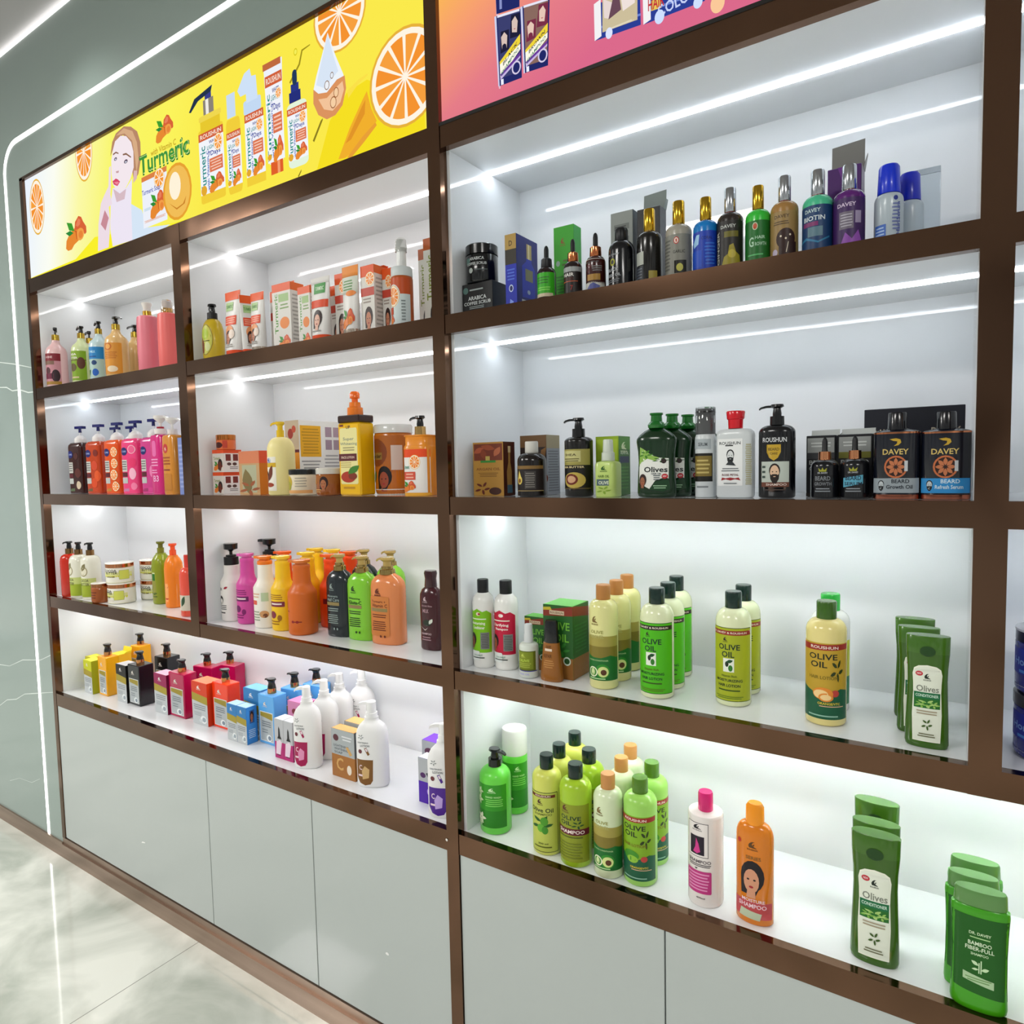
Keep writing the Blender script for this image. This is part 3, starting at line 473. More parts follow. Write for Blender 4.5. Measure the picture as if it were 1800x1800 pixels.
A = [
 # sweeping deeper yellow floor of the picture
 ('p', '#faf02c', [(-2.0378, 2.2628), (-2.0360, 2.2743), (-1.6499, 2.2808), (-1.5113, 2.3288), (-1.0418, 2.2772), (-0.9596, 2.2736), (-0.7330, 2.2678), (-0.6367, 2.2626), (-0.6385, 2.2382)]),
 ('p', '#f6e024', [(-0.4127, 2.2622), (-0.3547, 2.3763), (-0.2928, 2.4243), (-0.2261, 2.4326), (-0.0561, 2.3361), (-0.0526, 2.2652)]),
 ('p', '#f2b02e', [(-0.3300, 2.2788), (-0.2875, 2.3406), (-0.2421, 2.3925), (-0.2274, 2.4073), (-0.2156, 2.3653), (-0.1989, 2.3316), (-0.2710, 2.2867), (-0.3055, 2.2758)]),
 ('p', '#e2952a', [(-0.3037, 2.3086), (-0.2476, 2.3748), (-0.2329, 2.3897), (-0.2367, 2.3586), (-0.2841, 2.3132)]),
 ('p', '#fbe14a', [(-0.2926, 2.4275), (-0.2537, 2.4414), (-0.2232, 2.4460), (-0.2234, 2.4413), (-0.2542, 2.4318), (-0.2887, 2.4099)]),
 ('p', '#e9a038', [(-0.3006, 2.2746), (-0.2462, 2.3094), (-0.2035, 2.3297), (-0.1993, 2.3221), (-0.2422, 2.2953), (-0.2863, 2.2708)]),
 ('p', '#8a7d22', [(-0.4182, 2.3465), (-0.3873, 2.3857), (-0.3793, 2.3902), (-0.3796, 2.3852), (-0.4133, 2.3417)]),
 ('p', '#8a7d22', [(-0.4790, 2.2750), (-0.4645, 2.2890), (-0.4648, 2.2838), (-0.4753, 2.2723)]),
 ('p', '#a0901e', [(-0.4969, 2.5118), (-0.4594, 2.5447), (-0.4468, 2.5748), (-0.4149, 2.5774), (-0.4151, 2.5748), (-0.4428, 2.5707), (-0.4542, 2.5413), (-0.4934, 2.5072)]),
 ('e', *(-0.4692, 2.5772), .007, .009, '#d8c81e'), ('e', *(-0.4692, 2.5772), .005, .006, '#f6ef5a'),
 ('or', *(-1.9140, 2.5172), .058, .1, 14), ('or', *(-1.5508, 2.6191), .058, .098, 14), ('or', *(-0.3094, 2.6143), .09, .09, 12), ('or', *(-0.1078, 2.4011), .1105, .108, 12),
 # drop of oil
 ('p', '#eef4fb', [(-0.3507, 2.5817), (-0.3267, 2.5207), (-0.3025, 2.4700), (-0.2946, 2.4347), (-0.3087, 2.3995), (-0.3342, 2.3838), (-0.3645, 2.3825), (-0.3941, 2.4013), (-0.4105, 2.4334), (-0.4087, 2.4635), (-0.3965, 2.4936), (-0.3735, 2.5364)]),
 ('p', '#d9e6f6', [(-0.3509, 2.5785), (-0.3340, 2.5232), (-0.3190, 2.4819), (-0.3703, 2.4583), (-0.3977, 2.4736), (-0.3740, 2.5266)]),
 ('p', '#dc9460', [(-0.2979, 2.4652), (-0.2946, 2.4347), (-0.3087, 2.3995), (-0.3342, 2.3838), (-0.3645, 2.3825), (-0.3941, 2.4013), (-0.4105, 2.4334), (-0.4085, 2.4668), (-0.3912, 2.4513), (-0.3609, 2.4453), (-0.3249, 2.4640)]),
 ('p', '#f3c49a', [(-0.3057, 2.4546), (-0.3020, 2.4337), (-0.3156, 2.4082), (-0.3435, 2.3966), (-0.3732, 2.4087), (-0.3920, 2.4380), (-0.3616, 2.4322), (-0.3258, 2.4477)]),
 ('e', *(-0.3600, 2.4618), .009, .011, '#8c6a50'), ('e', *(-0.3600, 2.4618), .007, .009, '#eef2f8'), ('e', *(-0.3414, 2.4792), .006, .008, '#8c6a50'), ('e', *(-0.3414, 2.4792), .0045, .006, '#e6eef8'), ('e', *(-0.3289, 2.4355), .009, .012, '#9a5f38'), ('e', *(-0.3289, 2.4355), .007, .01, '#f6cfa4'), ('e', *(-0.3399, 2.4155), .011, .014, '#9a5f38'), ('e', *(-0.3399, 2.4155), .009, .0115, '#f6cfa4'),
 ('tm', *(-1.6383, 2.3702), .075, .05), ('tm', *(-1.0655, 2.5599), .048, .034),
 # woman, generic
 ('p', '#d6e6f6', [(-1.2728, 2.3847), (-1.2108, 2.3514), (-1.1893, 2.2937), (-1.0589, 2.2762), (-1.0850, 2.2722), (-1.2807, 2.2681), (-1.2739, 2.3309)]),
 ('p', '#eee6f4', [(-1.3769, 2.4582), (-1.2956, 2.4390), (-1.2572, 2.4591), (-1.2715, 2.3795), (-1.2743, 2.3014), (-1.2755, 2.2720), (-1.3979, 2.2757), (-1.4065, 2.3334), (-1.3959, 2.4072)]),
 ('p', '#d7bcc4', [(-1.3742, 2.4551), (-1.3354, 2.4310), (-1.2959, 2.4366), (-1.3087, 2.4076), (-1.3576, 2.4087)]),
 ('p', '#b9896a', [(-1.3803, 2.5591), (-1.3636, 2.5994), (-1.3385, 2.6197), (-1.2891, 2.6278), (-1.2478, 2.6152), (-1.2132, 2.5911), (-1.1986, 2.5547), (-1.2013, 2.5029), (-1.2192, 2.4643), (-1.2472, 2.4470), (-1.2563, 2.4929), (-1.2485, 2.5393), (-1.2657, 2.5801), (-1.2966, 2.6032), (-1.3340, 2.5988), (-1.3625, 2.5743)]),
 ('p', '#d8ad86', [(-1.3393, 2.6125), (-1.2897, 2.6222), (-1.2401, 2.5996), (-1.2183, 2.5600), (-1.2130, 2.5060), (-1.2296, 2.4717), (-1.2341, 2.5162), (-1.2449, 2.5721), (-1.2868, 2.6053)]),
 ('p', '#f4e8ee', [(-1.3625, 2.5743), (-1.3460, 2.5971), (-1.3109, 2.6047), (-1.2784, 2.5948), (-1.2509, 2.5689), (-1.2412, 2.5373), (-1.2444, 2.4899), (-1.2664, 2.4614), (-1.2953, 2.4414), (-1.3251, 2.4351), (-1.3579, 2.4498), (-1.3745, 2.4702), (-1.3786, 2.5037), (-1.3761, 2.5431)]),
 ('p', '#dcb9b8', [(-1.2455, 2.4805), (-1.2255, 2.4755), (-1.2298, 2.4524), (-1.2523, 2.4434)]),
 ('p', '#8a6450', [(-1.3639, 2.5623), (-1.3448, 2.5647), (-1.3290, 2.5566), (-1.3294, 2.5532), (-1.3453, 2.5599), (-1.3625, 2.5574)]), ('p', '#8a6450', [(-1.3048, 2.5468), (-1.2839, 2.5447), (-1.2556, 2.5257), (-1.2579, 2.5224), (-1.2845, 2.5390), (-1.3034, 2.5420)]),
 ('e', *(-1.3493, 2.5426), .009, .005, '#5a4a5a'), ('e', *(-1.2886, 2.5196), .011, .006, '#5a4a5a'), ('e', *(-1.3494, 2.5417), .005, .0025, '#cfd4e4'), ('e', *(-1.2888, 2.5182), .006, .0028, '#cfd4e4'),
 ('p', '#caa0a4', [(-1.3517, 2.5045), (-1.3322, 2.5022), (-1.3359, 2.4961), (-1.3494, 2.4985)]), ('p', '#d84a6a', [(-1.3755, 2.4789), (-1.3541, 2.4828), (-1.3420, 2.4768), (-1.3294, 2.4668), (-1.3472, 2.4572), (-1.3688, 2.4673)]), ('p', '#f08a9c', [(-1.3681, 2.4741), (-1.3456, 2.4707), (-1.3353, 2.4663), (-1.3496, 2.4617)]),
 ('p', '#eedde6', [(-1.4573, 2.4261), (-1.4342, 2.4463), (-1.4028, 2.4694), (-1.3920, 2.5271), (-1.3797, 2.5290), (-1.3865, 2.4706), (-1.3938, 2.4421), (-1.3855, 2.4099), (-1.4083, 2.4049), (-1.4036, 2.3582), (-1.4231, 2.2780), (-1.4940, 2.2785), (-1.4805, 2.3641)]),
 ('p', '#c98c98', [(-1.4651, 2.3609), (-1.4344, 2.4005), (-1.4124, 2.3703), (-1.4371, 2.3346)]),
 ('t', 'with Vitamin C', *(-1.0752, 2.5051), .135, .018, '#c8a428', 0), ('t', 'Turmeric', *(-1.0733, 2.4805), .27, .062, '#2f7d38', 0), ('t', 'Turmeric', *(-1.0724, 2.4812), .262, .054, '#e9f4a0', 0), ('t', 'Turmeric', *(-1.0724, 2.4812), .26, .05, '#3f9440', 0),
 # soap pack and bar
 ('p', '#eef1fa', [(-1.1983, 2.4448), (-1.0582, 2.4430), (-1.0676, 2.2920), (-1.2006, 2.2912)]), ('p', '#dd8248', [(-1.1983, 2.4448), (-1.0577, 2.4475), (-1.0593, 2.4317), (-1.1989, 2.4305)]),
 ('or', *(-1.1007, 2.4210), .028, .03, 8), ('t', 'Turmeric Soap', *(-1.1475, 2.3945), .1, .02, '#5560b8'), ('tm', *(-1.1123, 2.3486), .045, .038), ('ln', *(-1.1928, 2.3041), *(-1.0726, 2.3117), 4, '#e2853c'), ('r', *(-1.1892, 2.3395), *(-1.1522, 2.3481), '#cfe0ee'),
 ('e', *(-1.0074, 2.3594), .075, .082, '#e8a234'), ('e', *(-1.0074, 2.3594), .066, .074, '#f2be58'), ('e', *(-1.0173, 2.3778), .03, .04, '#fff3da'), ('p', '#c9822a', [(-1.0532, 2.3354), (-1.0138, 2.3082), (-0.9719, 2.3171), (-0.9619, 2.3375), (-0.9799, 2.3189), (-1.0134, 2.3127)]),
]
PRODS = [(-0.8304, 2.2930, 0.1155, 0.3079, 'pump'), (-0.7226, 2.2876, 0.0621, 0.2606, 'cap'), (-0.6276, 2.2884, 0.0793, 0.2943, 'foam'), (-0.5389, 2.2919, 0.0668, 0.2776, 'tube'), (-0.4498, 2.2857, 0.0738, 0.2311, 'drop')]
def shampoo(q, sk, hair, base, word):   # q: four corners (metres) bl, br, tr, tl
    def m(u, v): return (q[0][0] * (1 - u) * (1 - v) + q[1][0] * u * (1 - v) + q[2][0] * u * v + q[3][0] * (1 - u) * v, q[0][1] * (1 - u) * (1 - v) + q[1][1] * u * (1 - v) + q[2][1] * u * v + q[3][1] * (1 - u) * v)
    P_ = lambda c, *p: ('p', c, [m(*i) for i in p])
    o = [P_('#232a68', (0, 0), (1, 0), (1, 1), (0, 1)), P_('#cfd2ee', (-.06, 0), (0, .0), (0, 1), (-.08, 1)), P_(base, (.05, .1), (.95, .1), (.95, .97), (.05, .97)),
         P_(hair, (.52, .62), (.95, .62), (.95, .95), (.6, .95)), P_(sk, (.62, .7), (.82, .68), (.86, .84), (.76, .92), (.62, .86)), P_('#b0404c', (.68, .745), (.78, .745), (.73, .73)),
         P_(hair, (.1, .45), (.48, .48), (.5, .76), (.16, .76)), P_(sk, (.18, .5), (.38, .5), (.42, .68), (.3, .74), (.16, .68)), P_(hair, (.18, .5), (.38, .5), (.36, .56), (.28, .58), (.2, .56)),
         P_('#f1d73c', (.05, .2), (.95, .52), (.95, .64), (.05, .34)), P_('#fdfbe8', (.05, .1), (.95, .42), (.95, .5), (.05, .3)), P_('#6a3c9c', (.1, .1), (.95, .34), (.95, .38), (.05, .16)), P_('#c9b8e4', (.05, .08), (.95, .3), (.95, .33), (.05, .12))]
    for s_, u, v, k, c in ((word, .52, .41, .8, '#2a2838'), ('SHAMPOO', .5, .3, .95, '#3a7a5a')):
        vs, fs = glyphs(s_); o += [('p', c, [m(u + k * .8 * vs[i][0], v + vs[i][1] * .055 + vs[i][0] * k * .3) for i in f]) for f in fs]
    cx, cz = m(.78, .17); o += [('e', cx, cz, .011, .013, '#d9d0ea'), ('e', cx, cz, .008, .01, '#232a68')]
    o.append(P_('#e8e8f8', (.05, .965), (.95, .965), (.95, 1.0), (.05, 1.0))); o.append(P_('#eef0ff', (.08, .0), (.2, .0), (.2, .08), (.08, .08)))
    return o
B2 = []
B2 += [('p', '#e9b8c8', [(0.1405, 2.4822), (0.1439, 2.2969), (0.1481, 2.2955), (0.1467, 2.4798)])]
B2 += shampoo([(0.1461, 2.3012), (0.2000, 2.3008), (0.2011, 2.4331), (0.1414, 2.4402)], '#d9c2b8', '#20203a', '#3c4070', 'BLACK') + shampoo([(0.2082, 2.3064), (0.2614, 2.3037), (0.2677, 2.4274), (0.2052, 2.4348)], '#e6c8b8', '#7a3048', '#8a6a60', 'BROWN')
B2 += [('p', '#232a68', [(0.1436, 2.4418), (0.1992, 2.4358), (0.2000, 2.4693), (0.1425, 2.4781)]), ('p', '#8a93c8', [(0.1513, 2.4482), (0.1572, 2.4477), (0.1574, 2.4857), (0.1515, 2.4846)])]
for q_ in ([(0.3632, 2.3133), (0.4550, 2.3095), (0.4539, 2.3657), (0.3624, 2.3794)], [(0.4599, 2.3078), (0.5711, 2.3070), (0.5713, 2.3624), (0.4588, 2.3697)]):
    B2 += [('p', '#2c3f96', q_), ('p', '#f4f2f4', [q_[0], (q_[0][0] + .014, q_[0][1] + .004), (q_[3][0] + .014, q_[3][1] + .004), q_[3]]), ('p', '#6f86d0', [(q_[0][0] + .014, q_[0][1] + .018), (q_[1][0], q_[1][1] + .016), (q_[1][0], q_[1][1] + .02), (q_[0][0] + .014, q_[0][1] + .022)])]
B2 += [('p', '#cdbf9c', [(0.3792, 2.3230), (0.4486, 2.3207), (0.4490, 2.3676), (0.3800, 2.3819)]), ('p', '#e8d8d4', [(0.3830, 2.3475), (0.3933, 2.3422), (0.4005, 2.3681), (0.3817, 2.3812)]), ('p', '#6a4a58', [(0.3916, 2.3413), (0.4172, 2.3499), (0.4141, 2.3720), (0.4006, 2.3741)]), ('p', '#efe2dc', [(0.4206, 2.3457), (0.4439, 2.3519), (0.4440, 2.3607), (0.4174, 2.3677)]), ('ln', *(0.3844, 2.3257), *(0.4436, 2.3225), 3, '#f6f0da'), ('p', '#e8c65c', [(0.4746, 2.3258), (0.4936, 2.3246), (0.4938, 2.3418), (0.4747, 2.3432)]), ('t', 'COLOR', *(0.5216, 2.3242), .07, .02, '#c9d4fa', 8), ('t', 'HAIR', *(0.4842, 2.3368), .03, .02, '#c0303c')]
B2 += [('e', *(0.3930, 2.3166), .007, .010, '#dfe6ff'), ('e', *(0.4904, 2.3099), .009, .012, '#cfe0ff'), ('e', *(0.5593, 2.3086), .008, .01, '#cfe0ff'), ('e', *(0.5929, 2.2947), .012, .016, '#fbc99a')]

for x, z, w_, h, k in PRODS: A += product(x, z, w_, h, k)
sign('backlit yellow sign with orange slices, a woman touching her face and six skin care packs', -2.0, -.043, PB + .001, PT, gradient_emit('sign_print_yellow', [(0, '#eaf3ff'), (.2, '#fbfdf2'), (.36, '#fbf9a8'), (.55, '#f8f666'), (.8, '#fbf45c'), (1, '#fbea4c')], (-2.0, 0, 2.66), (-.85, 0, 2.36)), A)
sign('backlit orange to pink sign with dark hair shampoo packs', -.007, 2.1, PB + .001, 2.80, gradient_emit('sign_print_pink', [(0, '#fdf03a'), (.16, '#fdbe4c'), (.42, '#f8a070'), (.7, '#e67d88'), (1, '#dc6a8c')], (-.01, 0, 2.66), (.20, 0, 2.22)), B2)
boxes('sign_edge', [(-.008, -.003, 2.262, 2.1, .008, 2.2695)], M_EDGE, right_cab)

# ------------------------------------------------------------------ products
E_, D_, C_, B_ = ZEt, ZDt, ZCt, ZBt
def dup(root, label, loc, rot=None, group=None):
    r = root.copy(); COL.objects.link(r); r.location = loc; r['label'] = label
    if rot is not None: r.rotation_euler = (0, 0, radians(rot))
    if group: r['group'] = group
    for ch in list(root.children):
        c = ch.copy(); COL.objects.link(c); c.parent = r
        for g in ch.children: d = g.copy(); COL.objects.link(d); d.parent = c
    return r
def B(name, label, T, z, prof, col, **k): return bottle(name, label, T[0], T[1], z, T[2], T[3], prof, col, **k)
DISC = lambda z0, r=.47: rcap(z0, 1, r)
G_OO = 'olive oil hair lotion and shampoo bottles'
# --- olive oil moisturizing lotion: round, cream body, big green label
def oo_art(bg, band):
    d = '#173d2e'
    return [('rr', -1.5, .05, 1.42, .70, .06, .01, d), ('rr', -1.48, .055, 1.40, .695, .05, .01, bg), ('r', -1.45, .635, 1.38, .675, band), ('t', 'DR. DAVEY & ROUSHUN', -.05, .655, 2.2, .018, '#f2e9d8'),
            ('lg', -.2, .60, .13, .018, '#3a2a1a'), ('t', 'OLIVE', 0, .53, 1.25, .05, d), ('t', 'OIL', -.05, .465, .72, .052, d), ('r', -.32, .31, .3, .43, '#eef2e6'), ('e', -.1, .38, .1, .025, '#2a3a2a'), ('e', .1, .345, .12, .028, '#3f8a34'), ('lf', .05, .405, .2, .03, 20, '#1d5a30'),
            ('t', 'Vitamin Rich', 0, .275, .9, .02, '#6b7d1e'), ('t', 'MOISTURIZING', 0, .235, 1.55, .024, d), ('t', 'HAIR LOTION', 0, .19, 1.3, .026, d), ('ln', -.7, .135, .7, .16, 1, '#44601c'), ('ln', -.9, .07, .9, .10, 2, '#6f8a28')]
PR = shoulder(.73, .855, .40)
oo1 = B('lotion_bottle', 'olive oil lotion bottle with bright green label, front of its row of three', (0.4494, 0.0744, 0.0331, 0.2166), D_, PR, '#e9efca', art=oo_art('#5fc41a', '#33251f'), cap=(DISC(.855), '#12382f', 'g'))
dup(oo1, 'middle olive oil lotion bottle half hidden behind the bright green labelled one', (0.4475, 0.1419, D_), 14)
dup(oo1, 'rearmost of three dark capped olive oil lotion bottles beside the orange capped row', (0.4351, 0.2279, D_), 8)
oo4 = B('lotion_bottle', 'olive oil lotion bottle with yellow-green label and red band, front of its pair', (0.5915, 0.1047, 0.0328, 0.2163), D_, PR, '#e9efca', art=oo_art('#b3bd2c', '#a03a30'), cap=(DISC(.855), '#12382f', 'g'))
dup(oo4, 'olive oil lotion bottle standing behind the one with yellow-green label and red band', (0.5902, 0.1830, D_), 10)
# --- avocado bottle, wooden-looking cap
def mv_art(): return [('r', -1.6, .30, 1.6, .52, '#b2a75a'), ('r', -1.6, .30, 1.6, .42, '#8f8238'), ('r', -1.6, .09, 1.6, .31, '#1e7a35'), ('p', '#1e7a35', [(-1.6, .3), (-.8, .33), (0, .3), (.9, .335), (1.6, .3), (1.6, .28), (-1.6, .28)]),
    ('lg', -.2, .68, .24, .035, '#8a7440'), ('t', 'OLIVE', -.05, .56, .95, .032, '#a9a860'), ('t', 'MARVEL', -.05, .515, 1.05, .032, '#b9b676'), ('t', 'LEAVE-IN CONDITIONER', 0, .285, 1.5, .014, '#b9d8a0'),
    ('e', .35, .18, .5, .07, '#3c9a38'), ('e', .38, .175, .38, .052, '#dfe9a0'), ('e', .42, .17, .2, .028, '#6a4424'), ('e', -.35, .17, .36, .05, '#f0f4d8'), ('e', -.35, .17, .28, .04, '#5a9a48'), ('lf', -.35, .17, .3, .045, 90, '#d9e8b0'), ('ln', -.7, .095, .6, .12, 1, '#bfe0a8')]
mv1 = B('lotion_bottle', 'tan capped avocado print bottle, front of its row of three on the right shelf', (0.3332, 0.0718, 0.0302, 0.2141), D_, shoulder(.76, .86, .42), '#e8e6a6', art=mv_art(), cap=(DISC(.845, .49), '#c08a4e', 'p'))
dup(mv1, 'tan capped avocado print bottle, middle of the row of three on the right shelf', (.335, .1335, D_), 20)
dup(mv1, 'tan capped avocado print bottle, rearmost of the row of three on the right shelf', (0.3255, 0.2119, D_), -12)
mv4 = B('lotion_bottle', 'tan capped whitish avocado bottle at the front among the bottom shelf olive oil bottles', (0.3506, 0.0470, 0.0304, 0.2113), E_, shoulder(.76, .86, .42), '#dfeac6', art=mv_art(), cap=(DISC(.845, .49), '#cf9a60', 'p'))
dup(mv4, 'tan capped bottle behind the front tan capped one on the bottom shelf', (0.3420, 0.1338, E_), 10)
dup(mv4, 'rearmost tan capped bottle on the bottom shelf near the back panel', (0.3330, 0.2042, E_), -10)
# --- olive oil shampoos on the bottom shelf
s1 = B('shampoo_bottle', 'pale yellow olive oil shampoo bottle with dark framed label and branch of olives', (0.1987, 0.0552, 0.0321, 0.2158), E_, shoulder(.76, .86, .42), '#e3e878', fin='s', cap=(DISC(.845), '#12332a', 'g'),
    art=[('rr', -1.5, .04, 1.3, .66, .06, .012, '#1c3022'), ('rr', -1.47, .046, 1.27, .654, .06, .012, '#c6cf66'), ('r', -.9, .605, 1.1, .635, '#7a3b2e'), ('t', 'ROUSHUN', .2, .62, 1.1, .018, '#f0e4d0'), ('lg', 0, .565, .2, .026, '#5a3a22'), ('t', 'Olive Oil', .1, .475, 1.7, .045, '#1f3a24'), ('t', 'SHAMPOO', .2, .432, 1.3, .024, '#6f7a2a'),
         ('ol', .1, .33, .8, .09, '#2f6a2a'), ('e', .3, .36, .28, .045, '#5da534'), ('e', .05, .29, .26, .042, '#6db53c'), ('e', .35, .27, .22, .04, '#4f9a30'), ('t', '250 ml', .2, .13, .7, .018, '#4a5a1a'), ('ln', -.6, .08, .9, .11, 1, '#6b7420')])
dup(s1, 'olive oil shampoo bottle directly behind the pale yellow one with dark framed label', (0.1949, 0.1187, E_), 0)
dup(s1, 'rearmost dark capped shampoo bottle on the bottom shelf beside the green hand washes', (0.1937, 0.1969, E_), 0)
s2 = B('shampoo_bottle', 'green olive oil shampoo bottle with maroon SHAMPOO band at the shelf front', (0.2732, 0.0499, 0.0342, 0.2140), E_, shoulder(.76, .86, .40), '#b6d83a', fin='s', cap=(DISC(.845), '#12332a', 'g'),
    art=[('r', -1.45, .06, 1.4, .64, '#97a22c'), ('lg', -.25, .60, .25, .032, '#6a3a22'), ('t', 'OLIVE', .1, .505, 1.4, .042, '#20402a'), ('t', 'OIL', -.2, .45, .8, .042, '#20402a'), ('ol', .6, .44, .4, .04, '#2b5a2a'), ('r', -1.45, .335, 1.4, .40, '#6e2233'), ('t', 'SHAMPOO', .15, .367, 1.75, .036, '#f4e8e2'), ('ln', -.9, .30, 1, .325, 1, '#5f6a1c'), ('ln', -.9, .09, .9, .26, 6, '#7f8a26')])
dup(s2, 'green shampoo bottle behind the maroon banded one, showing its clear shoulder and dark cap', (0.2649, 0.1303, E_), 30)
def ro_art(bg, fruit): return [('r', -1.5, .06, 1.42, .68, bg), ('p', '#1f6a4c', [(-1.5, .06), (1.42, .06), (1.42, .29), (.9, .31), (0, .25), (-1.5, .33)]), ('p', '#a8382e', [(-1.5, .615), (1.42, .63), (1.42, .675), (-1.5, .665)]), ('t', 'ROUSHUN', .05, .645, 1.4, .024, '#f3e6dc'),
    ('t', 'OLIVE', -.02, .57, 1.45, .048, '#24301c'), ('t', 'OIL', -.22, .505, .85, .05, '#24301c'), ('ol', .7, .46, .34, .09, '#3a4a1e'), ('t', 'HAIR LOTION', 0, .40, 1.45, .028, '#8a7a22'), ('e', .6, .275, .2, .028, '#c8524a')] + fruit + [('t', 'ORANGE/VTC', .3, .19, 1.1, .02, '#e8d44c'), ('ln', -.2, .16, 1.1, .175, 1, '#e9c0a0'), ('ln', -.8, .075, .8, .1, 1, '#9fc8b4')]
s4 = B('shampoo_bottle', 'green bottle with red band and olive twig, frontmost of the bottom shelf olive group', (0.4162, 0.0600, 0.0339, 0.2137), E_, shoulder(.76, .86, .42), '#b2e676', fin='s', cap=(DISC(.845), '#5e8a26', 'g'), art=ro_art('#8fb92c', [('e', -.2, .3, .5, .05, '#4f9a30'), ('e', -.1, .265, .35, .035, '#9ac848')]))
dup(s4, 'green capped bottle with red band standing behind the frontmost one of the bottom shelf', (0.4100, 0.1390, E_), 30)
oj = B('lotion_bottle', 'cream and gold olive oil hair lotion bottle with orange slices and red band', (0.7572, 0.0890, 0.0331, 0.2154), D_, shoulder(.76, .86, .42), '#ecdf9c', cap=(DISC(.85, .5), '#47701e', 'g'), art=ro_art('#c9a93c', [('e', 0, .27, .5, .05, '#e8983c'), ('e', -.1, .265, .36, .035, '#f8d9a0'), ('e', .15, .24, .36, .035, '#e8983c'), ('e', .15, .24, .26, .024, '#f8d9a0')]))
t = B('lotion_bottle', 'white bottle with bright green cap hidden behind the gold hair lotion bottle', (0.7528, 0.1641, 0.0331, 0.2154), D_, shoulder(.76, .86, .42), '#f0f2ee', cap=(DISC(.85, .5), '#2fb84a', 'g'), art=[('r', -1.5, .3, 1.5, .62, '#c9cc3c'), ('r', -1.5, .07, 1.5, .31, '#2a8a58')])
# --- flat green conditioners with waist
CP = [(0, .9), (.01, .96), (.04, 1), (.2, .98), (.42, .93), (.6, .9), (.72, .92), (.8, .96), (.845, .98)]
def cond_art(): return [('p', '#f3f4e6', [(-.62, .06), (.62, .06), (.66, .3), (.62, .5), (.63, .58), (.66, .66), (.6, .71), (.4, .735), (0, .745), (-.4, .735), (-.6, .71), (-.66, .66), (-.63, .58), (-.62, .5), (-.66, .3)]), ('p', '#e9eee0', [(-.59, .07), (.59, .07), (.63, .3), (.59, .5), (.6, .58), (.62, .655), (.56, .7), (.38, .722), (0, .732), (-.38, .722), (-.56, .7), (-.62, .655), (-.6, .58), (-.59, .5), (-.63, .3)]),
    ('e', -.36, .665, .17, .022, '#c8404c'), ('t', 'NEW', -.36, .665, .2, .016, '#f6e4e4'), ('lg', 0, .645, .15, .026, '#26352c'), ('t', 'Olives', .02, .535, 1.0, .055, '#8f9488'), ('r', -.58, .36, .58, .50, '#2a7a2e'), ('r', -.58, .445, .58, .50, '#1a7a4e'), ('t', 'CONDITIONER', 0, .472, 1.02, .026, '#d6ecdc'), ('ol', 0, .4, .5, .036, '#b9d88a'), ('ol', -.25, .39, .3, .03, '#8fc05a'), ('ol', .3, .395, .3, .03, '#a4cc70'),
    ('ln', -.45, .30, .45, .345, 2, '#b0a48c'), ('ol', .02, .215, .24, .05, '#4a6a24'), ('ln', -.4, .10, .4, .14, 2, '#7a7a5c'), ('e', 0, .87, .34, .045, '#27521c')]  # last ellipse paints the dark shading of the cap into the artwork
def cond(label, T, z): return B('conditioner_bottle', label, T, z, CP, '#47701b', br=.42, n=2.2, flat=True, cv=.05, art=cond_art(), cap=[([(.845, .98, .42), (.87, .985, .42), (.995, 1.0, .43), (1, .97, .41)], '#4f7a28', 'g', 'flip_cap', 1)])
c1 = cond('flat green olives conditioner bottle, front of the bottom shelf row of three', (0.8424, 0.0476, 0.0370, 0.2226), E_)
dup(c1, 'middle flat green conditioner bottle of the bottom shelf row of three', (0.8391, 0.0893, E_)); dup(c1, 'rearmost flat green conditioner bottle of the bottom shelf row of three', (0.8328, 0.1719, E_), -4)
c2 = cond('flat green olives conditioner bottle, front of the row by the brown upright', (0.9115, 0.0520, 0.0305, 0.1804), D_)
dup(c2, 'middle flat green conditioner bottle of the row by the brown upright', (0.8965, 0.1083, D_)); dup(c2, 'rearmost flat green conditioner bottle of the row by the brown upright', (0.8877, 0.1775, D_))
BP = [(0, .9), (.012, .97), (.05, 1), (.25, .96), (.5, .95), (.7, .98), (.82, 1.02), (.86, 1.0), (.87, .93)]
def bam(label, T): return B('shampoo_bottle', label, T, E_, BP, '#52b01e', fin='s', br=.42, n=2.3, flat=True, cv=.06, art=[('p', '#1d6a16', [(-.97, .17), (.97, .13), (.97, .8), (-.97, .8)]), ('t', 'DR. DAVEY', 0, .66, .75, .024, '#d8ecc8'), ('ln', -.35, .615, .35, .635, 1, '#b8dca0'), ('t', 'BAMBOO', 0, .575, .8, .034, '#dcecd0'), ('t', 'FIBER-FULL', 0, .53, .98, .034, '#dcecd0'), ('t', 'SHAMPOO', 0, .485, .6, .022, '#cfe6c0'),
    ('r', -.03, .33, .01, .42, '#cfe8c0'), ('r', .04, .33, .08, .44, '#cfe8c0'), ('lf', -.15, .41, .14, .03, 150, '#cfe8c0'), ('lf', .2, .37, .14, .03, 20, '#cfe8c0'), ('lf', -.14, .36, .12, .02, 190, '#cfe8c0'), ('p', '#b8d2ac', [(-.55, .255), (.5, .22), (.5, .285), (-.55, .32)]), ('ln', -.5, .25, .45, .29, 2, '#7aa468')],
    cap=[([(.87, .9, .36), (.885, .93, .38), (.985, .9, .36), (1, .86, .33)], '#6d9a5c', 'g', 'flip_cap', 1)])
b1 = bam('translucent green bamboo shampoo bottle, front of its row of three at the shelf end', (0.9870, 0.0219, 0.0373, 0.1881))
dup(b1, 'middle translucent green bamboo shampoo bottle at the shelf end', (0.9784, 0.0611, E_)); dup(b1, 'rearmost translucent green bamboo shampoo bottle at the shelf end', (0.9815, 0.1095, E_))
